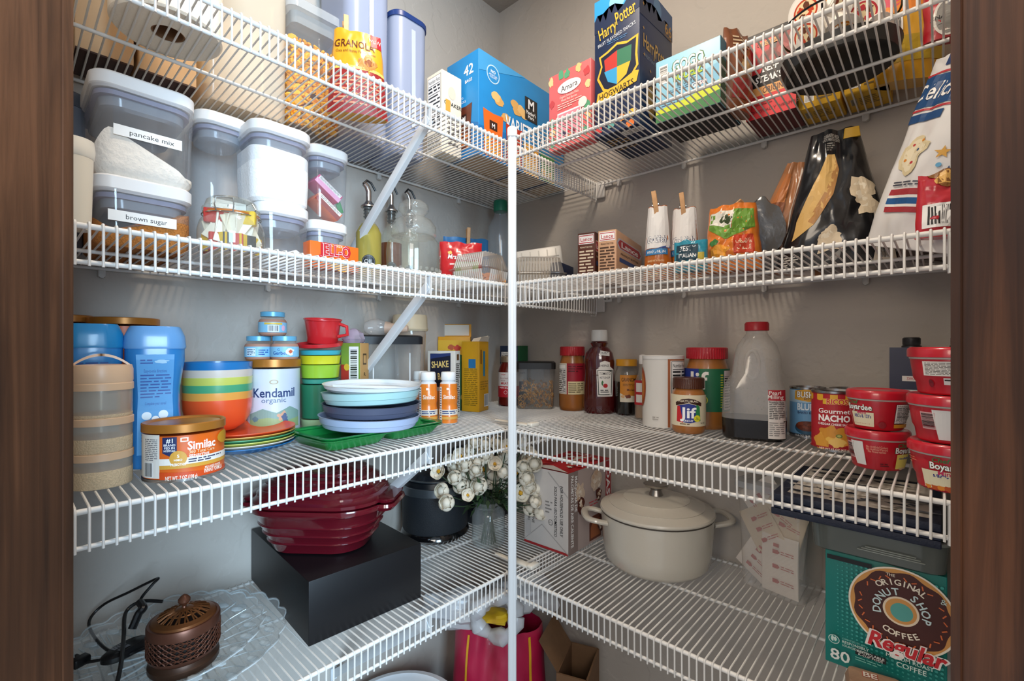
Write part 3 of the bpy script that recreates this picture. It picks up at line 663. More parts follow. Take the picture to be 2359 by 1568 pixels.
# yellow boxes at the back
for i, (xa, xb) in enumerate(((1838, 1936), (1944, 2049))):
    A = atY(xa, -.10); B = atY(xb, -.10); w = B[0]-A[0]
    t = thing('yellow_food_box', ['yellow food box at the wall under the coffee pods, beside the jerky box', 'yellow food box at the wall under the coffee pods, nearer the door'][i], 'food box', ((A[0]+B[0])/2, -.055, Z), 0, 'yellow boxes at the back')
    MB().box((0, 0, .052), (w, .085, .104), pm('#d8a820', .5, var=.04), bev=.001).build('carton', None, t)
    a = Art(lambda u, v, e: (-w/2+u, -.0425-e, v)); a.bar(w*.15, .012, w*.38, .045, seed=i+2).ln(w*.45, .01, w*.9, .05, 5, '#6a5416', .4).r(w*.05, .062, w*.95, .066, '#7a2a10'); a.build('front_print', t)
    a = Art(lambda u, v, e: (-w/2+u, -.0425+v, -e)); a.ln(w*.3, .02, w*.8, .06, 5, '#6a5416', .4).bar(w*.1, .02, w*.25, .05, bg='#c8b890', seed=3); a.build('base_print', t)
# black round tray heaped with single serve coffee pods
P = on(1931, 166, Z); r = .086
t = thing('pod_tray', 'round black tray piled with coffee pods on the top right shelf', 'tray', (P[0], P[1], Z), 0)
MB().loft([(0, r*.90), (0, r*.90), (.004, r*.97), (.026, r*1.03), (.028, r*1.03), (.028, r*1.0), (.006, r*.93), (.006, r*.2)], pm('#121212', .45), 56).build('tray_shell', None, t)
q = MB()
for k in range(3):
    a0 = k*2*pi/3+.4; q.tube([(r*.96*cos(a0), r*.96*sin(a0), .02), (r*1.0*cos(a0), r*1.0*sin(a0), .080)], .0016, n=6)
q.tube([(r*1.01*cos(k*pi/20), r*1.01*sin(k*pi/20), .085) for k in range(41)], .0018, n=6); q.build('wire_ring', pm('#26262a', .3, .8), t)
def pod(loc, rot, seed, lab, group='coffee pods in the black tray'):
    t = bpy.data.objects.new('coffee_pod', None); COL.objects.link(t); t.location = loc; t.scale = (1.18,)*3; t.rotation_euler = (Vector((CAMP[0]-loc[0], CAMP[1]-loc[1], EYE-loc[2])).normalized()+Vector(rot)*.55).to_track_quat('Z', 'Y').to_euler(); tag(t, lab, 'coffee pod', group)
    loft([(-.042, .0165), (-.040, .0182), (-.004, .0228), (-.002, .0260), (0, .0262), (.0006, .0258)], pm('#ece8e0', .35, coat=.2), 32).build('cup', None, t)
    a = Art(lambda u, v, e: (u, v, .0006+e)); rg = random.Random(seed); c = ('#c8421e', '#d8862c', '#8a3a22', '#c02a38')[seed % 4]
    a.e(0, 0, .0235, .0235, '#f4efe6').e(0, .001, .017, .016, c).e(0, .001, .0145, .0135, '#f2dcae')
    for k in range(5): a.blob(.008*cos(k*1.3+seed), .008*sin(k*1.3+seed)+.001, .0045, .004, (c, '#6a3418')[k % 2], k)
    a.build('lid_print', t)
pods = [(1838, 28, 0, (-.9, -.2, .3)), (1880, 2, 0, (-.5, .3, .9)), (1915, 22, 0, (-.3, -.1, .3)), (1988, 34, 0, (.2, .1, .3)), (1842, 84, 0, (-.9, .3, .1)), (1935, 78, 0, (.5, .9, -.6)), (2020, 78, 0, (1.2, .7, -.2)), (1882, 88, 0, (-.2, .2, .2))]
where = ['at the left rim', 'upright behind the left pods', 'with an orange lid facing out', 'with a brown patterned lid, right of the heap', 'lowest at the left', 'lying in the middle', 'tipped over the right rim', 'deep in the front']
for k, (px, py, off, rot) in enumerate(pods):
    v = _dir(px); dd = .80 if k not in (3, 5, 6) else .79; X_ = CAMP[0]+v[0]*dd; Y_ = CAMP[1]+v[1]*dd
    dx_, dy_ = X_-P[0], Y_-P[1]; rr_ = sqrt(dx_*dx_+dy_*dy_); lim = r*.80
    if rr_ > lim: X_, Y_ = P[0]+dx_/rr_*lim, P[1]+dy_/rr_*lim
    zz = max(zat(py, (X_, Y_)), Z+.045); pod((X_, Y_, zz), rot, k, 'white coffee pod in the black tray, '+where[k])
# chip bags at the door end
P = (1.118, -.075)
t, mp = pouch('chip_bag', 'pink and yellow chip bag at the door end of the top right shelf', 'snack bag', P, Z, .110, .235, .060, pm('#d8a22a', .3, coat=.4), rz=30, seed=5)
a = Art(mp, .001); a.r(-.056, .12, .056, .232, '#d8566a').p([(-.056, .12), (.056, .12), (.056, .135), (0, .15), (-.056, .13)], '#e88a3a').bar(-.050, .085, -.022, .118, seed=3).r(-.05, .03, .05, .075, '#b89a2a').blob(.01, .17, .03, .03, '#e87a88', 3, .1).blob(.01, .17, .022, .022, '#e06070', 5, .1); a.build('bag_print', t, .01, .01)
P = (1.178, -.190)
t, mp = pouch('snack_mix_bag', 'red snack mix bag with a white oval badge at the jamb, top right shelf', 'snack bag', P, Z, .078, .11, .04, pm('#a8202a', .3, coat=.4), rz=20, seed=6)
a = Art(mp, .001); a.e(-.012, .03, .020, .028, '#d8d4cc').e(-.012, .03, .017, .025, '#8a8884').t('SNACK MIX', -.012, .03, .006, INK, b=.02).r(-.036, .10, .036, .18, '#7a1418'); a.build('bag_print', t, .01, .01)
# ================================================================ SECOND SHELF, LEFT
Z = SL(2)
def LF(xa, xb, X, dp):
    A = atX(xa, X); B = atX(xb, X); return (X-dp/2, (A[1]+B[1])/2), abs(B[1]-A[1])
def RF(xa, xb, Y, dp):
    A = atY(xa, Y); B = atY(xb, Y); return ((A[0]+B[0])/2, Y+dp/2), abs(B[0]-A[0])
def popbox(lab, P, w, d, zb, h, fill=None, fh=.3, fw=.02, label=None, group='clear canisters with white push lids', lh=.020, lab_v=.5, cr=.026, rz=90):
    t = thing('clear_canister', lab, 'canister', (P[0], P[1], zb), rz, group); hw, hd = w/2, d/2; b = h-lh
    hollow(t, 'canister_wall', [(0, hw-.010, hd-.010, cr-.006), (.006, hw-.005, hd-.005, cr), (b*.96, hw-.001, hd-.001, cr+.002), (b, hw-.001, hd-.001, cr+.002)], PLAS, th=.0022)
    lid_ = loft([(b-.004, hw-.004, hd-.004, cr), (b-.001, hw-.001, hd-.001, cr), (b, hw, hd, cr), (h-.003, hw, hd, cr), (h, hw-.003, hd-.003, cr-.002)], pm('#ecebea', .35)).build('lid', None, t)
    loft([(b-.030, hw-.018, hd-.018, cr), (b-.026, hw-.013, hd-.013, cr), (b-.004, hw-.011, hd-.011, cr)], clear('#c8ccd4', .5, .15, 1.4)).build('lid_plug', None, lid_)
    loft([(b-.013, hw-.006, hd-.006, cr), (b-.006, hw-.006, hd-.006, cr)], pm('#8e8ea4', .5)).build('gasket', None, lid_)
    if fill:
        seg = 40; m = MB(); g_ = -.0003; rings = [(-.0002, hw-.010, hd-.010, cr-.006), (.006, hw-.005-g_, hd-.005-g_, cr), (b*fh*.5, hw-.003-g_, hd-.003-g_, cr+.001)]
        m.loft(rings, fill, seg, cap=(1, 0)); base = len(m.v)-seg; top = []; pts = ring(hw-.0028, hd-.0028, cr+.001, seg)
        rg = random.Random(int(w*1e5)); ph = rg.random()*6
        for k in (1, .75, .45, .15):
            for i, (x, y) in enumerate(pts):
                top.append((x*k, y*k, b*fh+fw*(noise.noise(Vector((x*k*22+ph, y*k*22, ph)))*1.6+sin(x*k*38+ph)*.6)))
        o = len(m.v); m.v += top
        for i in range(seg): 
            j = (i+1) % seg; m.f.append([base+i, base+j, o+j, o+i]); m.m.append(0)
            for r_ in range(3): a = o+r_*seg; m.f.append([a+i, a+j, a+seg+j, a+seg+i]); m.m.append(0)
        m.f.append([o+3*seg+i for i in range(seg)]); m.m.append(0); m.build('filling', None, t)
    if label:
        a = Art(m_front(hd-.0005, 0)); lw, l_h, u0 = label[1], .016, label[2]
        a.lay = 3; a.r(u0-lw/2, b*lab_v-l_h/2, u0+lw/2, b*lab_v+l_h/2, '#f6f5f2').t(label[0], u0+lw*.05, b*lab_v, .0072, INK, w=label[3]); a.build('name_sticker', t)
    return t
FLOUR = pm('#efe6da', .95, bump=.8, scale=160, var=.04); SUGAR = pm('#b87434', .95, bump=1, scale=420, var=.28); WHITE_SUGAR = pm('#f2f0ee', .9, bump=.6, scale=200)
# brown sugar below, pancake mix on top
P, w = LF(212, 451, .262, .20)
Pm = (.262, P[1]); zb2 = zat(396, (.262, P[1]-w*.0))-.012
hb = zat(415, Pm)-Z
popbox('clear canister of brown sugar on the second left shelf, under the pancake mix', P, w, .195, Z, hb, SUGAR, .50, .024, ('brown sugar', w*.66, -.004, w*.40), lab_v=.52)
P2, w2 = LF(207, 456, .262, .20)
hp = zat(186, Pm)-Z-hb-.001
popbox('clear canister of pancake mix stacked on the brown sugar canister', P2, w2, .20, Z+hb+.0005, hp, FLOUR, .26, .034, ('pancake mix', w2*.64, .002, w2*.42), lab_v=.50)
# cream pail at the jamb
P, r = rnd(118, 219, X=.335)
t = thing('cream_pail', 'cream plastic pail with lid at the left jamb, second shelf', 'pail', (P[0], P[1], Z), 0)
h = zat(322, P)-Z
loft([(0, r*.80), (.004, r*.84), (h*.72, r*.93), (h*.80, r*.94)], pm('#ddd4c2', .45), 48).build('pail_body', None, t)
loft([(h*.80, r*.95), (h*.82, r*1.0), (h*.90, r*1.03), (h*.95, r*1.0), (h*.97, r*.99), (h, r*.97), (h, r*.5)], pm('#e6dfd0', .4), 48).build('lid', None, t)
P = (.115, -1.150)
t = thing('grey_canister', 'grey plastic canister at the wall behind the cream pail', 'canister', (P[0], P[1]+.018, Z), 0)
loft([(0, .020), (.003, .021), (.235, .025)], pm('#6d7480', .4), 32).build('body', None, t); loft([(.235, .0262), (.255, .0262), (.258, .024)], pm('#4c525c', .4), 32).build('lid', None, t)
# rice canister
P, w = LF(452, 584, .150, .115); Pm = (.150, P[1]); h = zat(262, Pm)-Z
popbox('tall clear canister labelled rice, empty looking, behind the glass clamp jar', P, w, .115, Z, h, None, label=('rice', w*.60, .006, w*.13), lab_v=.44, cr=.030)
# white sugar over flour
P, w = LF(596, 722, .215, .12); Pm = (.215, P[1]); h1 = zat(470, Pm)-Z
popbox('clear canister dusted with flour, under the canister of white sugar', P, w, .12, Z, h1, pm('#e4e2e0', .95, bump=.8, scale=200, var=.05), .32, .016, cr=.030)
P, w = LF(584, 723, .215, .12); h2 = zat(290, Pm)-Z-h1
popbox('clear canister full of white sugar stacked on the floury canister', P, w+.004, .125, Z+h1+.0005, h2, WHITE_SUGAR, .76, .003, cr=.030)
# dessert mix canister pair
P, w = LF(721, 806, .165, .10); Pm = (.165, P[1]); h1 = zat(510, Pm)-Z; h2 = zat(340, Pm)-Z-h1
popbox('small clear canister beneath the one holding gelatin boxes', P, w+.006, .10, Z, h1, None, cr=.026)
tt = popbox('clear canister holding pink and orange gelatin boxes', P, w+.008, .105, Z+h1+.0005, h2, None, cr=.026)
for i, (dx, z0, tl, c, c2, lb) in enumerate(((-.004, .060, .62, '#d8407e', '#e8a0c0', 'pink gelatin box leaning inside the clear canister'), (-.004, .020, .66, '#e86a24', '#8c2a24', 'orange gelatin box leaning inside the clear canister, under the pink one'))):
    t = thing('gelatin_box', lb, 'food box', (P[0]+.018, P[1]-.003, Z+h1+z0+.014), 90, 'gelatin boxes in the canister'); t.rotation_euler = (0, tl, radians(90))
    MB().box((0, 0, 0), (.066, .050, .020), pm(c, .4), bev=.001).build('carton', None, t)
    a = Art(lambda u, v, e: (u, -.025-e, v)); a.r(-.033, -.010, .033, .001, c2).r(-.030, .001, .030, .009, '#f0ece4').ln(-.028, .002, .028, .008, 2, '#44403c', .4); a.build('side_print', t)
t = thing('green_packet', 'green seasoning packet tucked beside the gelatin boxes', 'packet', (P[0]+.030, P[1]+.024, Z+h1+.050), 90); t.rotation_euler = (0, -.35, radians(90))
MB().box((0, 0, 0), (.012, .004, .045), pm('#2a8a4a', .4), bev=.001).build('packet_body', None, t)
# gelatin carton in front
P = atX(714, .262); Pn = (.262+.03, P[1]); A = atX(714, .285); B = atX(826, .285); w = abs(B[1]-A[1])
t = thing('gelatin_carton', 'orange gelatin dessert box standing on the second left shelf in front of the canisters', 'food box', (.270, (A[1]+B[1])/2, Z), 90)
h = zat(562, (.285, (A[1]+B[1])/2))-Z
MB().box((0, 0, h/2), (w, .030, h), pm('#ee6d1e', .4), bev=.001).build('carton', None, t)
a = Art(m_front(.015, 0)); a.t('FAMILY SIZE', -.004, h*.93, .0046, '#fbe8cc', w=w*.38, b=.02).t2('JELL-O', 0, h*.74, .021, '#ffffff', '#c81e28', w=w*.60, b=.08, ob=.17).t('JELL-O', 0, h*.74, .021, '#c81e28', w=w*.60, b=.04).r(-w*.5, h*.02, w*.5, h*.22, '#e25a12').ln(-w*.3, h*.26, w*.3, h*.36, 1, '#fbe8cc', .4).blob(w*.1, h*.12, .02, .008, '#f8b050', 3); a.build('front_print', t)
# glass clamp jar of tea bags
P, r = rnd(452, 612, X=.262)
h = zat(462, P)-Z
t = thing('clamp_jar', 'squat glass clamp jar full of packets on the second left shelf', 'glass jar', (P[0], P[1], Z), 60)
hollow(t, 'jar_glass', [(0, r*.80), (.004, r*.90), (.018, r), (h*.45, r), (h*.60, r*.92), (h*.68, r*.80), (h*.72, r*.80)], clear('#fdfbf4', .07, .02, 1.4), th=.003, seg=56)
loft([(h*.74, r*.78), (h*.75, r*.85), (h*.82, r*.86), (h*.84, r*.80), (h*.95, r*.74), (h, r*.60), (h, r*.1)], clear('#f0f0ea', .10, .02, 1.5), 56).build('glass_lid', None, t)
loft([(h*.72, r*.82), (h*.74, r*.83), (h*.75, r*.80)], pm('#c8742c', .5), 56, cap=(0, 0)).build('rubber_seal', None, t)
q = MB(); q.tube([(r*.86*cos(k*pi/20), r*.86*sin(k*pi/20), h*.70) for k in range(41)], .0011, n=6); q.tube([(-.012, -r*.86, h*.70), (-.014, -r*.93, h*.80), (-.012, -r*.88, h*.92), (.012, -r*.88, h*.92), (.014, -r*.93, h*.80), (.012, -r*.86, h*.70)], .0011, n=6); q.tube([(r*.70, -r*.5, h*.70), (r*.82, -r*.5, h*.8), (r*.7, -r*.45, h*.9)], .0011, n=6); q.build('wire_clamp', pm('#b8b8b4', .25, 1), t)
q = MB(); rg = random.Random(8)
for k in range(16):
    a0 = k/16*2*pi; c = ('#e8e2d6', '#f2eee6', '#e0d8c8')[k % 3]; b_ = MB().box((0, 0, 0), (.052, .003, .060), pm(c, .6), bev=.001)
    b_.xf(Matrix.Translation((r*.52*sin(a0), -r*.52*cos(a0), .045)) @ Matrix.Rotation(a0, 4, 'Z') @ Matrix.Rotation(rg.uniform(-.3, .3), 4, 'X') @ Matrix.Rotation(rg.uniform(-.6, .6), 4, 'Y'))
    o_ = len(q.v); q.v += b_.v; k_ = q.mi(pm(c, .6)); q.f += [[i+o_ for i in f] for f in b_.f]; q.m += [k_]*len(b_.f)
for k, c in enumerate(('#b8322a', '#d8b42c', '#b8322a', '#3a3a3e', '#d8b42c')):
    b_ = MB().box((0, 0, 0), (.050, .004, .030), pm(c, .5), bev=.001); a0 = (k-2)*.55
    b_.xf(Matrix.Translation((r*.70*sin(a0), -r*.70*cos(a0), .022)) @ Matrix.Rotation(a0, 4, 'Z'))
    o_ = len(q.v); q.v += b_.v; k_ = q.mi(pm(c, .5)); q.f += [[i+o_ for i in f] for f in b_.f]; q.m += [k_]*len(b_.f)
q.box((-.012, -r*.5, h*.66), (.045, .012, .024), pm('#b8322a', .5), bev=.002); q.box((.03, -r*.4, h*.66), (.022, .014, .024), pm('#d8b42c', .5), bev=.002)
o = q.build('tea_packets', None, t); o['kind'] = 'stuff'
# oil and vinegar bottles with pourers
def oilbottle(lab, xa, xb, X, ytop, oil, fillh, badge):
    P, r = rnd(xa, xb, X=X); H = zat(ytop, P)-Z; nb = H*.60
    t = thing('pourer_bottle', lab, 'bottle', (P[0], P[1], Z), fz(P), 'oil and vinegar bottles with pourers')
    hollow(t, 'bottle_glass', [(0, r*.9), (.004, r), (nb*.80, r), (nb*.92, r*.72), (nb, r*.46), (nb+H*.10, r*.40), (nb+H*.11, r*.46), (nb+H*.125, r*.46)], clear('#fbfdf9', .06, .02, 1.4), th=.002, seg=8*4)
    if oil: 
        z1 = nb*fillh; loft([(.0, r*.905), (.004, r*1.004), (min(z1, nb*.80), r*1.004)]+([(nb*.90, r*.78), (z1, r*.60)] if z1 > nb*.9 else []), oil, 32).build('oil_fill', None, t)
    m = MB().loft([(nb+H*.02, r*.30), (nb+H*.12, r*.36), (nb+H*.13, r*.5)], pm('#161618', .4), 24)
    for k in range(3): m.loft([(nb+H*(.03+.03*k), r*.32), (nb+H*(.04+.03*k), r*.42), (nb+H*(.045+.03*k), r*.32)], pm('#161618', .4), 24)
    m.build('stopper', None, t)
    q = MB().loft([(nb+H*.128, r*.62), (nb+H*.14, r*.62), (nb+H*.17, r*.34), (nb+H*.19, r*.24)], pm('#c4c2c0', .22, 1), 24)
    s0 = nb+H*.18; q.tube([(0, 0, s0), (0, 0, s0+H*.10), (-.004, -.003, s0+H*.14), (-.010, -.007, s0+H*.165)], r*.22, pm('#c4c2c0', .22, 1), n=12); sp_ = q.build('spout', None, t)
    q = MB(); q.tube([(-.012, -.008, s0+H*.16), (-.004, -.003, s0+H*.20), (.006, .002, s0+H*.185), (.016, .006, s0+H*.12)], .0028, n=8); q.build('spout_flap', pm('#151517', .4), sp_)
    a = Art(m_cyl(r*1.006, 0)); a.e(0, nb*.34, r*.52, r*.52, '#16181c').e(0, nb*.34, r*.46, r*.46, '#8a8c8e').e(0, nb*.34, r*.44, r*.44, '#16181c').t(badge, 0, nb*.34, r*.30, '#d8dadb', b=.0); a.build('round_badge', t, .004)
oilbottle('glass pourer bottle of yellow oil on the second left shelf', 819, 879, .130, 412, pm('#9a8c40', .12, coat=.5), .95, 'OIL')
oilbottle('glass pourer bottle of brown vinegar behind the shelf brace', 877, 926, .060, 420, pm('#6a3a1e', .15, coat=.5), .72, '')
oilbottle('nearly empty glass pourer bottle behind the embossed jar', 921, 966, .050, 432, None, 0, '')
# embossed glass cookie jar
P, r = rnd(889, 1016, X=.205); H = zat(466, P)-Z
t = thing('glass_cookie_jar', 'large empty embossed glass jar with a glass lid, second left shelf', 'glass jar', (P[0], P[1], Z), 20)
G2 = clear('#fcfcf8', .09, .03, 1.55, bump=1.0, scale=90)
hollow(t, 'jar_glass', [(0, r*.84), (.006, r*.92), (H*.08, r*.97), (H*.40, r), (H*.50, r*.96), (H*.56, r*.78), (H*.58, r*.74)], clear('#fcfcf8', .05, .02, 1.55), th=.004, seg=32)
m = MB(); rg = random.Random(2)
for j in range(4):
    for i in range(26):
        a0 = 2*pi*(i+.5*(j % 2))/26; m.ball((r*.975*sin(a0), -r*.975*cos(a0), H*(.03+.045*j)), .0045, .0045, .0055, G2, 6, 4)
m.build('embossed_band', None, t)
m = MB().loft([(H*.58, r*.80), (H*.60, r*.84), (H*.66, r*.82), (H*.70, r*.82), (H*.78, r*.66), (H*.82, r*.42), (H*.84, r*.40), (H*.90, r*.56), (H*.96, r*.54), (H, r*.40), (H, r*.05)], G2, 32); m.build('glass_lid', None, t)
# red biscuit bag, blue bag with pin
P = atX(1062, .225)
t, mp = pouch('bakery_snack_bag', 'red snack cake bag leaning at the back corner of the second shelf', 'snack bag', P, Z, .112, .125, .05, pm('#c41e26', .3, coat=.4), rz=RZ+10, seed=11, top=.008)
a = Art(mp, .0009); a.t2("MrsFreshley's", .004, .082, .013, '#ffffff', '#8a1016', w=.078, b=.02, ob=.08, rot=-.08, sh=.15).ln(-.03, .06, .03, .068, 1, '#ffd8d0', .5).blob(.02, .03, .022, .016, '#d8a070', 4).blob(-.03, .095, .005, .005, '#e8b860', 4); a.build('bag_print', t, .01, .01)
P = atX(1074, .100)
t, mp = pouch('chip_bag', 'blue bag folded over behind the red snack cake bag', 'snack bag', P, Z, .160, .178, .05, pm('#2a78b4', .35, coat=.3), rz=RZ+25, seed=12, taper=.1)
a = Art(mp, .0009); a.r(-.07, .02, .07, .05, '#e8e4dc').r(-.072, .125, .072, .130, '#1c5c90'); a.build('bag_print', t, .01, .01)
peg((P[0]+.020, P[1]-.010, Z+.135), rz=60, tilt=(0, 0), label='wooden clothespin on the folded blue bag in the corner', h=.075, group='clothespins')
# plastic bottle with green cap
P, r = rnd(1122, 1184, X=.100); H = zat(463, P)-Z
t = thing('plastic_bottle', 'clear plastic bottle with a green cap in the back corner', 'bottle', (P[0], P[1], Z), 0)
hollow(t, 'bottle_body', [(0, r*.8), (.004, r*.95), (.02, r*.9), (H*.25, r), (H*.3, r*.93), (H*.35, r), (H*.55, r*.96), (H*.62, r), (H*.74, r*.9), (H*.84, r*.5), (H*.89, r*.42)], clear('#f2f8fd', .10, .03, 1.35), th=.0008, seg=32)
loft([(H*.89, r*.50), (H*.90, r*.52), (H*.99, r*.52), (H, r*.46)], pm('#17785a', .4), 32).build('cap', None, t)
# clear clamshells
def clam(lab, P, w, d, h, rz, tilt=(0, 0), flutes=True, fill=None):
    t = thing('clamshell_box', lab, 'food box', (P[0], P[1], Z), rz, 'clear clamshell boxes', tilt); K = clear('#ece8e2', .16, .06, 1.4)
    m = MB(); m.loft([(0, w/2-.014, d/2-.014, .012), (.003, w/2-.010, d/2-.010, .014), (h*.48, w/2-.003, d/2-.003, .014), (h*.50, w/2+.004, d/2+.004, .016), (h*.52, w/2+.004, d/2+.004, .016), (h*.54, w/2-.003, d/2-.003, .014), (h*.97, w/2-.014, d/2-.014, .012), (h, w/2-.022, d/2-.022, .01)], K, 40); m.build('tray_and_lid', None, t)
    if flutes:
        m = MB()
        for s in (-1, 1):
            for i in range(14):
                x = -w/2+.02+(w-.04)*i/13; m.tube([(x, s*(d/2-.008), .006), (x, s*(d/2-.001), h*.46)], .0022, clear('#f6f3ee', .45, .05), n=5); m.tube([(x, s*(d/2-.0015), h*.56), (x*.94, s*(d/2-.013), h*.95)], .0016, clear('#f6f3ee', .45, .05), n=5)
            for i in range(9):
                y = -d/2+.02+(d-.04)*i/8; m.tube([(s*(w/2-.008), y, .006), (s*(w/2-.001), y, h*.46)], .0022, clear('#f6f3ee', .45, .05), n=5)
        for i in range(5): m.tube([(-w*.3, -d/2+.03+i*(d-.06)/4, h+.001), (w*.3, -d/2+.03+i*(d-.06)/4, h+.001)], .0015, clear('#f6f3ee', .45, .05), n=5)
        m.build('fluting', None, t)
    if fill:
        m = MB(); rg = random.Random(5)
        for i in range(26): m.ball((rg.uniform(-w*.38, w*.38), rg.uniform(-d*.36, d*.36), .012+rg.random()*h*.22), .016, .012, .008, pm(rg.choice(fill), .7), 8, 5, wob=.5, seed=i)
        o = m.build('cookies', None, t); o['kind'] = 'stuff'
    return t
P = atX(1120, .300); clam('clear fluted clamshell with cookies in front of the red snack cake bag', (P[0]-.010, P[1]-.012), .125, .105, .085, 8, fill=('#d88a4a', '#e0a060', '#c87838'))
P = atX(1222, .330); clam('clear ribbed clamshell just right of the corner post', (P[0]-.012, P[1]+.045), .150, .110, .098, RZ)
t = thing('produce_sticker_card', 'green and white label card inside the clear clamshell by the post', 'label', (.262, -.392, Z+.004), RZ)
m = MB().box((0, 0, .032), (.060, .001, .064), pm('#b8c890', .6)); m.box((0, -.0006, .05), (.030, .0005, .02), pm('#e8e4da', .6)); m.build('card', None, t)
# white lidded tray leaning by the wall
P = (.262, -.085)
t = thing('ice_tray', 'white ridged plastic tray leaning behind the clamshells', 'tray', (P[0]+.018, P[1]-.012, Z), RZ-8, tilt=(-.16, -.12))
m = MB(); m.box((0, 0, .077), (.140, .022, .150), pm('#e6e2da', .35), bev=.006)
for i in range(5): m.box((-.052+i*.026, -.0115, .077), (.0035, .003, .130), pm('#d2cdc4', .4))
for j in range(3): m.box((0, -.0115, .035+j*.042), (.120, .003, .003), pm('#d2cdc4', .4))
m.build('tray_body', None, t)
# navy box by the wall
P = atY(1330, -.075); t, w, d, h = carton('navy_snack_box', 'small navy box tipped open at the wall beside the brown cracker box', 'food box', atY(1290, -.105), 1270, 1338, SR(2), h=.098, col='#1c2c54', rz=14, w=.030)
a = Sd(t, w, d, h); a.e(d*.65, h*.35, .018, .014, '#6a8a4a').r(d*.1, h*.1, d*.4, h*.5, '#2e4478').ln(d*.1, h*.55, d*.9, h*.65, 2, '#8a98b8', .4); a.build('side_print', t)
# ================================================================ SECOND SHELF, RIGHT
Z = SR(2)
def lance(lab, P, xl, xr, yt, col, ink, ang_, blue, dd=.055):
    t, w, d, h = carton('cracker_box', lab, 'food box', P, xl, xr, Z, yt=yt, col=col, rz=ang_, group='cracker sandwich boxes', d=dd)
    a = Fr(t, w, d, h); a.r(w*.06, h*.80, w*.94, h*.97, '#ffffff').r(w*.09, h*.815, w*.91, h*.955, '#b82030' ).r(w*.11, h*.83, w*.89, h*.94, '#ffffff').t('Lance', w*.5, h*.885, .0095, '#b82030', w=w*.66, b=.03)
    a.ln(w*.1, h*.08, w*.9, h*.70, 11, ink, .5, 3, True).t('PEANUT BUTTER', w*.5, h*.745, .004, ink, w=w*.7, b=.03); a.build('front_print', t)
    a = Sd(t, w, d, h); a.p([(d*.08, h*.66), (d*.92, h*.66), (d, h*.76), (d*.92, h*.86), (d*.08, h*.86), (0, h*.76)], '#c8ccd8' if blue else '#d8b8a8').p([(d*.12, h*.68), (d*.88, h*.68), (d*.95, h*.76), (d*.88, h*.84), (d*.12, h*.84), (d*.05, h*.76)], '#b82030').t('Lance', d*.5, h*.76, .013, '#ffffff', w=d*.66, b=.04).t('PEANUT BUTTER', d*.5, h*.58, .005, ink, w=d*.7, b=.02).blob(d*.6, h*.25, .020, .022, '#a8682e', 3).blob(d*.45, h*.2, .014, .012, '#c88a4a', 6).r(d*.1, h*.42, d*.9, h*.5, '#2a4a8a'); a.build('side_print', t)
P = atY(1371, -.160); lance('brown cracker sandwich box nearer the corner, second right shelf', P, 1331, 1382, 533, '#5a2c20', '#e8d8c0', 12, False)
P = atY(1420, -.235); lance('tan cracker sandwich box right of the brown one', P, 1378, 1478, 527, '#d0a482', '#4a3020', 12, True, None)
def goldbag(lab, xa, xb, Y, ytop, rz, seed):
    P, w = RF(xa, xb, Y, .03); h = zat(ytop, (P[0], Y))-Z
    w *= 1.22
    t, mp = pouch('cracker_bag', lab, 'snack bag', P, Z, w, h, .045, pm('#b8641e', .3, coat=.4), rz=rz, seed=seed, taper=.35, wr=.001, group='small white and orange cracker bags')
    a = Art(mp, .0016); a.r(-w*.5, h*.42, w*.5, h*.99, '#e4e2e0').p([(-w*.5, h*.36), (w*.5, h*.46), (w*.5, h*.42), (-w*.5, h*.40)], '#2a4a8a')
    a.t2('Goldfish', 0, h*.54, .014, '#ffffff', '#1c2a54', w=w*.74, b=.03, ob=.10, sh=.15).r(-w*.42, h*.33, w*.42, h*.41, '#2e7ab0').t('WHOLE GRAIN', 0, h*.37, .006, '#ffffff', w=w*.7, b=.02).t('BAKED WITH WHOLE', 0, h*.25, .0045, '#f8e0b0', w=w*.6).t('CHEDDAR', 0, h*.16, .007, '#fff4d8', w=w*.55, b=.02).ln(-w*.3, h*.03, w*.3, h*.1, 2, '#f8d8a0', .4)
    a.build('bag_print', t, .008, .01); return P, h
P, h = goldbag('white and orange cracker bag pinned shut, nearer the corner', 1483, 1535, -.215, 474, 14, 21); peg((P[0]+.002, P[1]-.008, Z+h-.020), rz=20, tilt=(0, radians(-8)), label='wooden clothespin on the cracker bag nearer the corner', h=.058, group='clothespins')
P, h = goldbag('white and orange cracker bag pinned shut, right of its twin', 1540, 1603, -.175, 478, 10, 22); peg((P[0]+.002, P[1]-.008, Z+h-.020), rz=20, tilt=(0, radians(-6)), label='wooden clothespin on the right cracker bag', h=.058, group='clothespins')
P, w = RF(1548, 1622, -.290, .03)
t, mp = pouch('cheese_snack_bag', 'small teal bag with white lettering leaning in front of the cracker bags', 'snack bag', P, Z, w, .060, .035, pm('#1d8ea8', .3, coat=.4), rz=12, seed=23)
a = Art(mp, .0009); a.r(-w*.4, .020, w*.25, .052, '#123a4a').t('ZESTY', -w*.06, .044, .010, '#ffffff', w=w*.5, b=.03).t('ITALIAN', -w*.06, .030, .008, '#ffffff', w=w*.5, b=.03).r(w*.25, .01, w*.42, .035, '#c8b44a'); a.build('bag_print', t, .006, .008)
P, w = RF(1618, 1742, -.245, .05)
t, mp = pouch('cheese_puff_bag', 'orange and green cheese snack bag with a crumpled top', 'snack bag', P, Z, w*1.12, .130, .065, pm('#e07a1e', .28, coat=.5), rz=8, seed=25, wr=.006, taper=.25, top=.03)
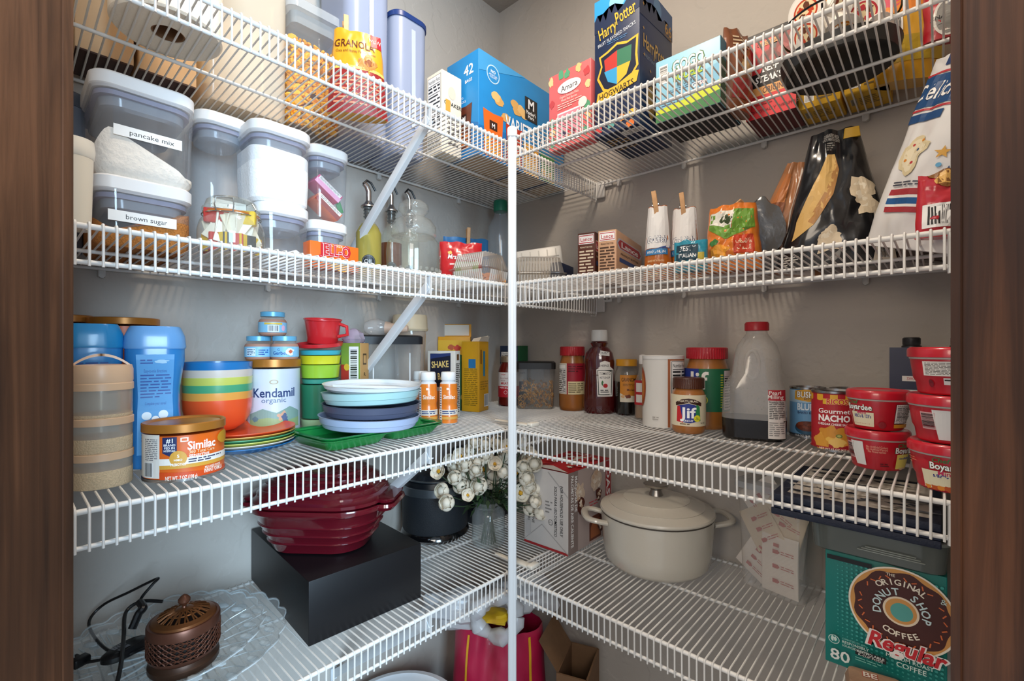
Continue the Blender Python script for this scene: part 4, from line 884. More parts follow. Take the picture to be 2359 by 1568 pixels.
a = Art(mp, .001); a.p([(-w*.5, .085), (-w*.1, .060), (w*.2, .09), (w*.5, .08), (w*.5, .118), (-w*.5, .118)], '#6c9a34').p([(-w*.5, .095), (w*.02, .080), (w*.1, .118), (-w*.5, .118)], '#e8e4d8').r(w*.08, .030, w*.46, .066, '#c8401e').t('CHEDDAR', w*.27, .054, .009, '#f8e8c8', w=w*.30, b=.03).t('CHEESE', w*.27, .042, .009, '#f8e8c8', w=w*.26, b=.03).blob(-w*.2, .035, .018, .014, '#f4a83c', 3).blob(-w*.32, .055, .010, .008, '#3a7a3a', 5).t('MADE WITH AVOCADO', -w*.18, .012, .006, '#ffe8c8', w=w*.4, b=.02).blob(-w*.1, .098, .012, .010, '#3a4a2a', 8, .4); a.build('bag_print', t, .006, .008)
peg((P[0]-.035, P[1]+.018, Z+.108), rz=60, tilt=(radians(60), radians(30)), label='wooden clothespin lying over the orange cheese snack bag', h=.065, group='clothespins')
t = thing('snack_wrapper', 'crumpled black and silver snack wrapper behind the orange cheese snack bag', 'wrapper', (P[0]+.035, P[1]+.060, Z), 10)
m = MB().ball((0, 0, .070), .035, .014, .072, pm('#6a6a6a', .25, .6, bump=.6, scale=60), 18, 14, wob=.55, seed=3); m.build('foil', None, t)
# tan nut bag
P, w = RF(1732, 1862, -.165, .05)
t, mp = pouch('nut_bag', 'tall tan and brown nut bag left of the black popcorn bag', 'snack bag', (P[0]-.014, P[1]+.020), Z, .155, .225, .055, pm('#a8714a', .3, coat=.3), rz=8, seed=31, wr=.003, taper=.74, tilt=(0, radians(10)), top=.01)
a = Art(lambda u, v, e, mp=mp: mp(u*1.4, v, e), .001); a.p([(.010, .0), (.048, 0), (.048, .08), (.030, .20), (.018, .215), (.004, .12)], '#d8cabc').p([(-.05, .0), (.0, 0), (-.002, .07), (-.05, .07)], '#c89878').ln(.012, .09, .030, .14, 6, '#5a4436', .4)
for k in range(16): a.blob(-.040+.011*(k % 4)+.004*(k//4 % 2), .010+.014*(k//4), .0065, .0055, ('#d8a078', '#b87a50', '#e0b090')[k % 3], k)
a.p([(-.05, .085), (-.01, .09), (-.01, .14), (-.045, .14)], '#8a4e2c').p([(-.045, .14), (-.012, .14), (-.015, .20), (-.035, .20)], '#b8703c'); a.build('bag_print', t, .006, .01)
# big black popcorn bag
P, w = RF(1808, 2028, -.205, .06); hb = zat(276, (P[0], -.205))-Z
t, mp = pouch('popcorn_bag', 'large black popcorn bag standing on the second right shelf', 'snack bag', (P[0]-.002, P[1]+.030), Z, w*1.34, hb, .085, pm('#15161a', .28, coat=.5), rz=10, seed=33, wr=.0038, taper=.62, top=.02)
a = Art(lambda u, v, e, mp=mp: mp(u*1.3, v, e), .0011); h = hb
a.p([(-w*.42, h*.20), (-w*.22, h*.30), (-w*.02, h*.50), (w*.06, h*.68), (w*.0, h*.80), (-w*.12, h*.80), (-w*.28, h*.60), (-w*.42, h*.34)], '#d8b06a').p([(-w*.22, h*.30), (-w*.02, h*.50), (w*.06, h*.68), (w*.02, h*.76), (-w*.10, h*.55), (-w*.30, h*.33)], '#b8864e')
a.t('GUARANTEED FRESH', -w*.06, h*.945, .0075, '#d8d4cc', w=w*.30, b=.02).t('UNTIL PRINTED DATE', -w*.06, h*.915, .0055, '#d8d4cc', w=w*.32, b=.02).ln(-w*.14, h*.83, w*.0, h*.90, 4, '#a8a49c', .5)
for (x, y, s_) in ((.32, .52, .020), (.335, .42, .017), (.305, .47, .014), (-.06, .14, .016), (-.03, .20, .013), (-.085, .20, .010), (-.02, .10, .012)):
    a.blob(w*x, h*y, s_, s_*1.1, '#e0ceb0', int(x*100)+int(y*50), .35).blob(w*x-s_*.2, h*y+s_*.2, s_*.5, s_*.5, '#f2e6ce', int(x*77), .3)
a.p([(w*.30, 0), (w*.50, 0), (w*.50, h*.30), (w*.40, h*.36), (w*.34, h*.10)], '#d8cdbc').bar(w*.36, h*.03, w*.46, h*.12, seed=9).r(w*.37, h*.18, w*.46, h*.28, '#efe8dc').ln(w*.375, h*.19, w*.455, h*.27, 4, INK, .4)
a.p([(-w*.5, 0), (w*.22, 0), (w*.12, h*.09), (-w*.02, h*.115), (-w*.3, h*.05)], '#2a2a2c').p([(-w*.14, h*.0), (w*.04, h*.105), (w*.10, h*.10), (-w*.04, 0)], '#8c8a86').ln(-w*.46, h*.02, -w*.32, h*.09, 4, '#c8c4bc', .5)
a.build('bag_print', t, .006, .01)
t_ = loft([(-.004, .013, .003, .002), (.014, .011, .003, .002)], pm('#d8a82a', .4), 12); t2_ = thing('yellow_clip', 'yellow clip on the top edge of the black popcorn bag', 'clip', (P[0]+.026, P[1]+.022, Z+hb-.018), 10); t_.build('clip_body', None, t2_)
# white cookie bag, leaning, with navy band
P, w = RF(2035, 2190, -.215, .05)
t, mp = pouch('cookie_bag', 'tall white cookie bag with a navy band, leaning toward the right jamb', 'snack bag', (1.122, -.262), Z, .150, .278, .050, pm('#e2e0de', .35, coat=.3), rz=-42, seed=35, wr=.003, taper=.12, tilt=(-.12, radians(17)), top=.015)
a = Art(lambda u, v, e, mp=mp: mp(u*1.42, v, e), .001); a.r(-.052, .205, .052, .250, '#1f4a7c').r(-.052, .252, .052, .255, '#b8323a').r(-.052, .200, .052, .203, '#b8323a').t2('Delicious', -.012, .228, .024, '#f4f2ee', '#12305a', w=.082, b=.03, ob=.07, sh=.1).r(-.03, .262, .05, .288, '#1f3a6c').t('FAMILY SIZE', .012, .274, .009, '#e8e6e0', w=.05, b=.02)
a.r(-.05, .184, .0, .196, '#1f4a7c').t('3', .034, .172, .026, '#b8323a', b=.02).t('3', .0325, .1735, .026, '#1f4a7c', b=-.01).t('8', .036, .193, .012, '#1f3a6c')
a.blob(-.018, .135, .017, .026, '#d8c8a0', 3).blob(-.018, .135, .013, .021, '#e6dabc', 3)
for k, (x, y, c) in enumerate(((-.022, .15, '#b8323a'), (-.012, .142, '#1f4a7c'), (-.025, .128, '#d8862c'), (-.014, .124, '#b8323a'), (-.010, .155, '#d8862c'))): a.e(x, y, .0022, .0022, c)
for x, y, c, r_ in ((.018, .135, '#d8a44a', .009), (.030, .110, '#1f4a7c', .006)): a.p([(x+(r_ if k % 2 == 0 else r_*.42)*sin(k*pi/5), y+(r_ if k % 2 == 0 else r_*.42)*cos(k*pi/5)) for k in range(10)], c)
a.e(.018, .118, .003, .003, '#6ab0d8')
a.r(-.030, .052, .014, .060, '#a8323a').r(-.030, .060, .014, .064, '#f0eee8').r(-.030, .064, .014, .073, '#1f5a94').r(-.030, .073, .014, .077, '#f0eee8').r(-.030, .077, .014, .086, '#a8323a').ln(-.03, .090, .014, .098, 2, '#33384a', .5)
a.build('bag_print', t, .006, .01)
P = (1.172, -.325)
t, mp = pouch('pretzel_bag', 'red pretzel bag with a barcode, half hidden by the right jamb', 'snack bag', P, Z, .080, .088, .040, pm('#b81c2c', .3, coat=.4), rz=22, seed=37, taper=.1)
a = Art(mp, .001); a.bar(-.036, .012, .022, .044, seed=5).blob(.0, .085, .030, .020, '#8a5a26', 4).blob(.010, .095, .020, .012, '#c8903a', 7).blob(-.01, .078, .014, .008, '#e0b060', 9).r(-.04, .12, .04, .18, '#6a1420'); a.build('bag_print', t, .006, .01)
t, mp = pouch('brown_snack_bag', 'dark brown bag with small print between the cookie and pretzel bags', 'snack bag', (1.135, -.120), Z, .070, .20, .040, pm('#3a2c26', .35, coat=.3), rz=20, seed=38, tilt=(0, radians(10)), taper=.1)
a = Art(mp, .001); a.ln(-.03, .02, .03, .17, 22, '#a89a88', .35); a.build('bag_print', t, .008, .01)
# ================================================================ THIRD SHELF, LEFT
Z = SL(3)
def can(name, lab, cat, P, r, Z, h, col, lidcol=None, lidh=0, group=None, rz=None, rim=True, metal=False, tilt=(0, 0)):
    t = thing(name, lab, cat, (P[0], P[1], Z), fz(P) if rz is None else rz, group, tilt)
    steel = pm('#a8a8a8', .25, 1)
    loft([(.004, r-.0006), (h-.004-lidh, r-.0006)], pm(col, .35), 56).build('can_body', None, t)
    if rim:
        loft([(0, r-.003), (0, r+.0006), (.004, r+.0006), (.005, r-.001)], steel, 56, cap=(1, 0)).build('bottom_rim', None, t)
        if not lidcol: loft([(h-.005, r-.001), (h-.004, r+.0006), (h, r+.0006), (h, r-.002), (h-.004, r-.0035), (h-.004, .001)], steel, 56, cap=(0, 1)).build('top_rim', None, t)
    if lidcol: loft([(h-lidh, r-.001), (h-lidh, r+.0012), (h-.001, r+.0012), (h, r-.0005), (h-.001, r-.004), (h-.003, r-.006), (h-.003, .001)], lidcol, 56).build('lid', None, t)
    return t
GOLDLID = pm('#b5752c', .35, .35)
# stacked snack powder tubs at the jamb
P, r = rnd(152, 309, by=1128, z=Z)
ztop = zat(858, (P[0], P[1]))-Z; seg_h = ztop/3.28
t = thing('stacking_snack_tub', 'beige three-tier snack tub with a handle at the left jamb, third shelf', 'snack tub', (P[0], P[1], Z), fz(P))
for k in range(3):
    z0 = k*seg_h*1.0
    tb = hollow(t, 'tier', [(z0, r*.93), (z0+.002, r*.96), (z0+seg_h-.008, r*.965)], clear('#efe4d4', .34, .2, 1.35), seg=56)
    loft([(z0, r*.932), (z0+.002, r*.962), (z0+seg_h*(.50, .42, .10)[k], r*.966)], pm('#d6bc98', .9, bump=.8, scale=500, var=.12), 48).build('powder', None, t)
    loft([(z0+seg_h-.010, r*.97), (z0+seg_h-.010, r*1.0), (z0+seg_h-.001, r*1.0), (z0+seg_h, r*.97)], pm('#d9b592', .4), 56).build('threaded_ring', None, t)
zt = 3*seg_h
loft([(zt, r*.97), (zt+.003, r*.99), (zt+.018, r*.985), (zt+.024, r*.94), (zt+.025, r*.5)], pm('#dcb896', .35), 56).build('lid', None, t)
q = MB(); pts = []
for k in range(17):
    u = -1+k/8; pts.append((u*r*.90, 0, zt+.020+.016*(1-u*u)))
for s in range(16):
    a_, b_ = pts[s], pts[s+1]
    q.add([(a_[0], -.009, a_[2]), (a_[0], .009, a_[2]), (b_[0], .009, b_[2]), (b_[0], -.009, b_[2]), (a_[0], -.009, a_[2]+.0035), (a_[0], .009, a_[2]+.0035), (b_[0], .009, b_[2]+.0035), (b_[0], -.009, b_[2]+.0035)], [(0, 1, 2, 3), (4, 7, 6, 5), (0, 3, 7, 4), (1, 5, 6, 2), (0, 4, 5, 1), (3, 2, 6, 7)])
q.build('handle', pm('#dcb896', .35), t)
# similac-style orange tin in front
P, r = rnd(326, 518, by=1108, z=Z); h = zat(966, P)-Z
t = can('formula_tin', 'short orange and white infant formula tin at the front of the third left shelf', 'formula tin', P, r, Z, h, '#e2661c', GOLDLID, .012)
a = Art(m_cyl(r-.0006, 0), .0005); H = h-.014; c_ = r
a.r(-r*1.55, .006, -r*.60, H, '#e6e2da').ln(-r*1.1, H*.45, -r*.66, H*.92, 12, '#6a6a70', .4).bar(-r*1.15, H*.10, -r*.78, H*.42, seed=3)
a.r(-r*.60, H*.36, r*1.4, H*.50, '#f0eae0').r(-r*.60, H*.28, r*1.4, H*.36, '#d8a03c').p([(-r*.60, H*.02), (r*1.4, H*.02), (r*1.4, H*.14), (-r*.1, H*.20), (-r*.60, H*.22)], '#d44a14')
a.p([(-r*.52, H*.95), (-r*.18, H*.95), (-r*.18, H*.62), (-r*.35, H*.55), (-r*.52, H*.62)], '#1c2c5c').t('#1', -r*.35, H*.875, .0062, '#ffffff', b=.03).t('BRAND', -r*.35, H*.785, .0030, '#ffffff', b=.03).t('FED IN', -r*.35, H*.725, .0030, '#ffffff', b=.03).t('HOSPITALS', -r*.35, H*.665, .0028, '#ffffff', w=r*.27, b=.03)
a.r(-r*.10, H*.84, r*.08, H*.93, '#f6ead8').r(-r*.07, H*.86, r*.05, H*.91, '#e2661c').t('Similac', r*.42, H*.75, .0115, '#ffffff', w=r*.72, b=.05).t('360 Total Care', r*.42, H*.615, .0046, '#ffe4b8', w=r*.66, b=.01).t('SENSITIVE', r*.34, H*.53, .0034, '#ffffff', w=r*.5, b=.04)
a.e(-r*.15, H*.50, r*.20, H*.16, '#d8a03c').t('5', -r*.15, H*.545, .0045, '#ffffff', b=.02).t('HMO', -r*.15, H*.465, .0030, '#ffffff', b=.02).t('PREBIOTICS', -r*.15, H*.37, .0035, '#ffffff', w=r*.34, b=.03)
a.ln(r*.08, H*.38, r*1.0, H*.48, 2, '#3a3a5a', .5, 1).t('NET WT. 7 OZ (198 g)', -r*.08, H*.09, .0055, '#fff4e4', w=r*.72, b=.03).t('INFANT FORMULA', r*.75, H*.16, .0060, '#fff4e4', w=r*.60, b=.03).t('MILK-BASED POWDER', r*.72, H*.235, .0032, '#fff4e4', w=r*.5, b=.02).e(r*1.15, H*.82, r*.3, H*.14, '#c89020')
a.build('wrap_label', t, .004)
# blue cereal canisters
def cereal(lab, xa, xb, by, yt, lidc, bodyc):
    P, r = rnd(xa, xb, by=by, z=Z); h = zat(yt, P)-Z; k = r/1.0
    t = thing('baby_cereal_canister', lab, 'cereal canister', (P[0], P[1], Z), fz(P), 'blue baby cereal canisters'); hy = r*.72
    def R(z, f, g=1): return (z, r*f, hy*f*g, hy*f*.9)
    loft([R(0, .80), R(.004, .86), R(h*.25, .88), R(h*.42, .80), R(h*.55, .80), R(h*.68, .90), R(h*.76, .97), R(h*.84, .97)], pm(bodyc, .3, coat=.4), 48).build('canister_body', None, t)
    loft([R(h*.84, 1.0), R(h*.855, 1.02), R(h*.93, .98), R(h*.985, .86), R(h, .80), R(h, .3)], pm(lidc, .3, coat=.3), 48).build('lid', None, t)
    def prof(z):
        zz = z/h; xs = ((0, .86), (.25, .88), (.42, .80), (.55, .80), (.68, .90), (.76, .97), (.84, .97))
        for (z0, f0), (z1, f1) in zip(xs, xs[1:]):
            if z0 <= zz <= z1: return hy*(f0+(f1-f0)*(zz-z0)/(z1-z0))
        return hy*.9
    a = Art(lambda u, v, e: (u, -prof(v)-e, v), .0006); w = r*.55; I = '#1a4a9c'; L_ = '#5aa6dc'
    a.p([(-w*1.05, h*.10), (w*1.05, h*.10), (w*1.02, h*.4), (w*.98, h*.5), (w*1.1, h*.8), (-w*1.1, h*.8), (-w*.98, h*.5), (-w*1.02, h*.4)], '#4a9ad8')
    a.ln(-w*.85, h*.73, -w*.1, h*.77, 2, I, .45).blob(w*.35, h*.75, w*.4, h*.012, '#a8d4f0', 3).t('Easy-to-mix directions', 0, h*.685, .0052, I, w=w*1.3).ln(-w*.85, h*.49, w*.9, h*.665, 8, I, .4, 5)
    a.t('Complete your cereal', 0, h*.455, .0045, I, w=w*1.2).e(-w*.5, h*.37, w*.28, h*.028, '#e8f4fc').e(w*.45, h*.375, w*.28, h*.03, '#e8f4fc').e(0, h*.345, w*.22, h*.022, '#ffffff').ln(-w*.8, h*.19, w*.85, h*.31, 6, I, .4, 8)
    a.build('direction_print', t, .01, .01); return t
cereal('tall blue baby cereal canister with pale blue lid, beside the beige tub', 284, 428, 1082, 752, '#6aa6e0', '#2f86cc')
A = atX(200, .190)
P, r = rnd(128, 286, X=.215); h = .2
def cereal2():
    h = zat(746, P)-Z; t = thing('baby_cereal_canister', 'blue baby cereal canister with turquoise lid behind the beige tub', 'cereal canister', (P[0], P[1], Z), fz(P), 'blue baby cereal canisters'); hy = r*.72
    def R(z, f): return (z, r*f, hy*f, hy*f*.9)
    loft([R(0, .80), R(.004, .86), R(h*.25, .88), R(h*.42, .80), R(h*.55, .80), R(h*.68, .90), R(h*.76, .97), R(h*.84, .97)], pm('#2f86cc', .3, coat=.4), 48).build('canister_body', None, t)
    loft([R(h*.84, 1.0), R(h*.855, 1.02), R(h*.93, .98), R(h*.985, .86), R(h, .80), R(h, .3)], pm('#1c8ccc', .3, coat=.3), 48).build('lid', None, t)
    a = Art(lambda u, v, e: (u, -hy*.97-e, v), .0006); w = r*.6; I = '#1a4a9c'
    a.ln(-w, h*.71, w, h*.75, 2, I, .45).blob(w*.4, h*.67, w*.3, h*.014, '#a8d4f0', 3).ln(-w, h*.60, w, h*.63, 1, I, .5); a.build('direction_print', t)
cereal2()
# formula tins at the wall
for i, (xa, xb, X, yt, lb) in enumerate(((203, 372, .085, 733, 'large formula tin with a gold lid at the wall behind the blue cereal canisters'), (100, 206, .100, 726, 'large formula tin at the wall beside the left jamb, only its gold rim showing'))):
    A = atX(xa, X); B = atX(xb, X); r = min(abs(B[1]-A[1])/2, .058 if not i else .048); P = (r+.012, (A[1]+B[1])/2 if not i else (A[1]+B[1])/2+.01)
    h = zat(yt, P)-Z; t = can('formula_tin', lb, 'formula tin', P, r, Z, h, '#e2661c', GOLDLID, .012, 'large formula tins at the wall', rz=70)
    a = Art(m_cyl(r-.0006, 0), .0005); a.r(-r*1.2, h*.1, r*.1, h*.90, '#e6e2da').ln(-r*1.0, h*.55, 0, h*.86, 12, '#6a6a70', .4).r(r*.3, h*.70, r*.75, h*.90, '#1c2c5c').t('#1', r*.52, h*.85, .012, '#ffffff', b=.03); a.build('wrap_label', t, .005)
# nesting bowls
P, r = rnd(417, 585, by=1004, z=Z+.030); ro = r
P = (P[0]-.004, P[1])
zb = Z+.019; hh = (zat(838, P)-Z-.019)
# plates first, the bowls stand on them
Pp, _ = rnd(430, 683, by=1055, z=Z)
pr = _*.98
platecols = [('#1f72b0', 'blue'), ('#e6ddd0', 'cream'), ('#cfd46c', 'lime'), ('#58a878', 'green'), ('#e8b054', 'yellow'), ('#e4562a', 'orange')]
zz = Z
for i, (c, nm) in enumerate(platecols):
    t = thing('plastic_plate', '%s plastic plate, %s of the stack under the bowls' % (nm, ('bottom', 'second', 'third', 'fourth', 'fifth', 'topmost')[i]), 'plate', (Pp[0], Pp[1], zz), 0, 'coloured plastic plates')
    rings = [(0, pr*.62), (.0015, pr*.66), (.006, pr*.86), (.0125, pr*1.0), (.0140, pr*1.0), (.0085, pr*.86), (.0035, pr*.66), (.0030, pr*.2)]
    MB().loft(rings, pm(c, .35, coat=.2), 64).build('plate_dish', None, t); zz += .0052
# bowls
bowlcols = [('#ea5a2c', 'orange'), ('#eaa64e', 'yellow'), ('#4fa579', 'green'), ('#c9cf62', 'lime'), ('#d9cdbf', 'cream'), ('#2478b8', 'blue')]
ptop = zz+.0045-.0052+.003
btot = zat(833, P)-ptop; bh = btot*.46; st = (btot-bh)/5
for i, (c, nm) in enumerate(bowlcols):
    t = thing('plastic_bowl', '%s plastic bowl, %s of the tall nested stack' % (nm, ('bottom', 'second', 'third', 'fourth', 'fifth', 'topmost')[i]), 'bowl', (P[0], P[1], ptop+st*i), RZ, 'nested plastic bowls')
    R_ = ro*.985
    rings = [(0, R_*.52), (.002, R_*.56), (bh*.18, R_*.78), (bh*.42, R_*.92), (bh*.70, R_*.985), (bh, R_)]
    hollow(t, 'bowl_body', rings, pm(c, .3, coat=.3), th=.0022, seg=56)
# infant formula tin with gold lid + baby food jars
P, r = rnd(567, 692, X=.125); h = zat(826, P)-Z; KP = P
t = can('formula_tin', 'tall white formula tin with a gold lid carrying three baby food jars', 'formula tin', P, r, Z, h, '#d5dbe6', GOLDLID, .016)
a = Art(m_cyl(r-.0006, 0), .0005); H = h-.016
a.t('Kendamil', r*.02, H*.655, .018, '#20386c', w=r*1.62, b=.03).t('organic', r*.0, H*.555, .010, '#6a7a9a', w=r*.9, b=.01).e(0, H*.80, r*.16, H*.03, '#b8a078').e(0, H*.80, r*.12, H*.02, '#d5dbe6')
a.p([(-r*1.0, H*.36), (-r*.4, H*.44), (r*.1, H*.38), (r*.6, H*.46), (r*1.1, H*.38), (r*1.1, H*.22), (-r*1.0, H*.22)], '#8aa89c').p([(-r*1.0, H*.28), (-r*.2, H*.32), (r*.5, H*.27), (r*1.1, H*.30), (r*1.1, H*.17), (-r*1.0, H*.18)], '#9cb27c')
a.blob(r*.28, H*.33, r*.16, H*.06, '#d8a888', 4, .4).blob(r*.40, H*.30, r*.12, H*.05, '#5a6a8a', 7, .4).blob(-r*.7, H*.30, r*.14, H*.04, '#6c8a90', 5).t('infant formula', r*.1, H*.10, .008, '#4a5a7a', w=r*1.1).ln(-r*.5, H*.02, r*.9, H*.055, 1, '#5a6a8a', .5); a.build('wrap_label', t, .005)
kz = Z+h-.0025
def babyjar(lab, xa, xb, yt, zb, P, rz, alt=0):
    r = .0265; H = .050
    t = thing('baby_food_jar', lab, 'baby food jar', (P[0], P[1], zb), rz, 'baby food jars on the formula tin')
    hollow(t, 'jar_glass', [(0, r*.80), (.003, r*.95), (.010, r), (H*.60, r), (H*.72, r*.84), (H*.80, r*.80)], clear('#fbf8f6', .08, .02, 1.4), seg=40)
    loft([(0, r*.81), (.003, r*.955), (.010, r*1.005), (H*.60, r*1.005), (H*.68, r*.92)], pm('#b98873', .6), 40).build('puree', None, t)
    loft([(H*.80, r*.84), (H*.80, r*.88), (H*.985, r*.88), (H, r*.84), (H, r*.2)], pm('#6ab4d8', .3, .1), 40).build('lid', None, t)
    a = Art(m_cyl(r, 0), .0008); a.r(-r*1.9, H*.14, r*1.9, H*.56, '#8cc6e4')
    if alt == 0: a.bar(-r*.35, H*.16, r*.45, H*.44).r(-r*.6, H*.46, r*.7, H*.54, '#e8c04a').e(r*.8, H*.32, r*.16, H*.12, '#f0b8d0')
    elif alt == 1: a.r(-r*.9, H*.18, -r*.2, H*.5, '#dceaf2').ln(-r*.85, H*.2, -r*.25, H*.48, 4, '#3a5a7a', .4).ln(0, H*.2, r*.7, H*.46, 3, '#1a4a9c', .5)
    else: a.t('Gerber', -r*.35, H*.30, .007, '#1a4a9c', b=.03).blob(r*.35, H*.35, r*.3, H*.14, '#f4ece4', 3).blob(r*.4, H*.36, r*.15, H*.08, '#d86a4a', 5).t('G', -r*.45, H*.44, .005, '#1a4a9c')
    a.build('wrap_label', t, .003); return t
ja, ra = rnd(549, 620, X=.118); jb, _ = rnd(619, 683, X=.118)
mid = ((ja[0]+jb[0])/2, (ja[1]+jb[1])/2); dv = Vector((jb[0]-ja[0], jb[1]-ja[1])).normalized()*.0272
kd = Vector((KP[0]-mid[0], KP[1]-mid[1]))
mid = (KP[0]+.004, KP[1]); dv = Vector((RT[0], RT[1]))*.0272
babyjar('baby food jar at the lower left of the little pyramid', 0, 0, 0, kz, (mid[0]-dv.x-RT[0]*.006, mid[1]-dv.y-RT[1]*.006), fz(mid), 1)
babyjar('baby food jar at the lower right of the little pyramid', 0, 0, 0, kz, (mid[0]+dv.x-RT[0]*.006, mid[1]+dv.y-RT[1]*.006), fz(mid), 2)
babyjar('baby food jar with a barcode on top of the little pyramid', 0, 0, 0, kz+.0505, (mid[0]-RT[0]*.004, mid[1]-RT[1]*.004), fz(mid), 0)
# cup tower
P, r = rnd(691, 784, X=.120); CP = P
cz = Z; names_ = [('#b8cf9a', 'pale green', .030, .98, .4), ('#2f7a58', 'dark green', .075, 1.0, .2), ('#4aa08a', 'teal', .012, .96, .3), ('#9fc83a', 'lime', .030, 1.0, .3), ('#d8d42c', 'yellow', .020, 1.04, .3), ('#38a8b8', 'turquoise', .012, 1.06, .3)]
ht = zat(806, P)-Z; tot = sum(n[2] for n in names_)
for c, nm, dh, f, al in names_:
    dh = dh*ht/tot
    t = thing('plastic_cup', '%s plastic cup in the colourful cup tower beside the formula tin' % nm, 'cup', (P[0], P[1], cz), 0, 'coloured cup tower')
    hollow(t, 'cup_body', [(0, r*f*.88), (.001, r*f*.92), (max(dh*.8, .006), r*f*.98), (max(dh, .009)-.001, r*f*1.03)], pm(c, .3, coat=.3), th=.0018, seg=48); cz += dh+.0002
t = thing('plastic_plate', 'red plastic dish lid tipped over the cup tower', 'plate', (P[0], P[1], cz+.006), 0, None, (radians(5), radians(4)))
MB().loft([(0, r*.9), (.002, r*1.12), (.009, r*1.16), (.010, r*1.16), (.004, r*1.10), (.002, r*.2)], pm('#c8242c', .3, coat=.3), 48).build('dish', None, t)
t = thing('measuring_cup', 'red plastic cup standing askew on top of the cup tower', 'cup', (P[0]+.002, P[1]+.004, cz+.016), 40, None, (radians(6), radians(4)))
hollow(t, 'cup_body', [(0, r*.72), (.002, r*.76), (.050, r*.92), (.052, r*.97), (.054, r*.97)], pm('#d42a30', .28, coat=.4), th=.0022, seg=48)
MB().tube([(r*.9, 0, .045), (r*1.3, 0, .040), (r*1.35, 0, .022), (r*.84, 0, .016)], .004, n=10).build('handle', pm('#d42a30', .28, coat=.4), t)
# kraft pouch carton
P = atX(822, .170); t, w, d, h = carton('pouch_carton', 'green and kraft carton of fruit pouches beside the cup tower', 'food box', (.185, P[1]), 787, 842, Z, yt=790, col='#a9814f', rz=20, w=.055, d=.030)
a = Fr(t, w, d, h); a.r(0, 0, w, h, '#7c9a3c').r(0, h*.2, w*.6, h*.75, '#b0342c').bar(w*.42, h*.52, w*.92, h*.96, vert=True).e(w*.3, h*.35, .012, .010, '#2aa0b4').e(w*.3, h*.72, .008, .008, '#d8b03a').e(w*.6, h*.15, .006, .006, '#c83a2c'); a.build('front_print', t)
a = Sd(t, w, d, h); a.r(d*.3, h*.75, d*.7, h*.88, '#4a3824').r(d*.36, h*.77, d*.64, h*.86, '#a9814f').t('R', d*.5, h*.64, .008, '#4a3824', b=.03); a.build('side_print', t)
m = MB().ball((-.006, 0, h+.010), .030, .018, .022, clear('#e8d8e8', .35, .08, 1.4, bump=.6), 14, 10, wob=.4, seed=4); m.build('plastic_sleeve', None, t)
# clear canister with black lid, snack bar inside
P, w = LF(842, 968, .165, .13); h = zat(772, (.165, P[1]))-Z
t = thing('lidded_canister', 'clear square canister with a black clip lid and snack bars inside, behind the diagonal brace', 'canister', (P[0]+.022, P[1], Z), 75, 'clear canisters with black lids')
hw = w/2*1.05
hollow(t, 'canister_wall', [(0, hw-.010, .052, .014), (.006, hw-.006, .056, .016), (h-.018, hw-.002, .060, .018)], clear('#f8fafa', .10, .02, 1.4), seg=40)
loft([(h-.022, hw+.001, .063, .018), (h-.004, hw+.001, .063, .018), (h, hw-.004, .058, .016)], pm('#1b1c20', .4), 40).build('lid', None, t)
m = MB()
for s in (-1, 1): m.box((s*hw*.55, -.058, h*.45), (.003, .002, h*.7), clear('#ffffff', .5, .02))
m.build('ribs', None, t)
for i, (px, pz, rot, c, lb) in enumerate(((.006, .055, .75, '#b8b4b8', 'silver wrapped snack bar leaning inside the black-lidded canister'), (-.018, .018, 1.35, '#8a5a44', 'brown wrapped snack bar lying inside the black-lidded canister'))):
    b_ = thing('snack_bar', lb, 'snack bar', (P[0]+.022+.015, P[1]+px, Z+pz), 75, 'wrapped snack bars'); b_.rotation_euler = (0, rot, radians(75))
    MB().box((0, 0, 0), (.088, .012, .030), pm(c, .3, coat=.4, bump=.4), bev=.004).build('wrapper', None, b_)
    a = Art(lambda u, v, e: (u, -.0065-e, v)); a.t('esther' if i == 0 else '', 0, 0, .013, '#26304c', w=.05, b=.02).ln(-.035, -.013, .035, -.008, 1, '#f0ece4', .5); a.build('wrapper_print', b_)
# tumbler with beige lid
P, r = rnd(903, 984, X=.075); h = zat(726, P)-Z
t = thing('lidded_tumbler', 'tall clear tumbler with a beige lid at the wall behind the black-lidded canister', 'tumbler', (P[0]+.002, P[1], Z), 0)
hollow(t, 'tumbler_wall', [(0, r*.70), (.004, r*.74), (h*.86, r*.92)], clear('#f4e6d6', .30, .08, 1.4), seg=40)
loft([(h*.84, r*.98), (h*.86, r*1.04), (h*.88, r*1.0), (h*.98, r*.98), (h, r*.94), (h, r*.3)], pm('#d8c4a4', .4), 48).build('lid', None, t)
loft([(.006, r*.66), (h*.80, r*.84)], pm('#9a7a5c', .7), 32).build('inner_sleeve', None, t)
# clear egg shaker lying on the black lid
P = atX(868, .130); zz = zat(756, P)
t = thing('baby_bottle_cap', 'clear domed bottle lying on the black-lidded canister', 'bottle', (P[0]+.012, P[1], zz-.001), RZ, None, (0, radians(92)))
t.location.z = Z+zat(772, (.165, -.6))-Z+.022 if False else zz+.001
loft([(-.038, .004), (-.034, .014), (-.020, .021), (0, .022), (.012, .018), (.016, .016)], clear('#f2f0ee', .22, .04, 1.4), 28).build('dome', None, t)
loft([(.016, .0165), (.030, .013), (.050, .010), (.070, .008), (.072, .001)], pm('#cfb09a', .45), 24).build('neck', None, t)
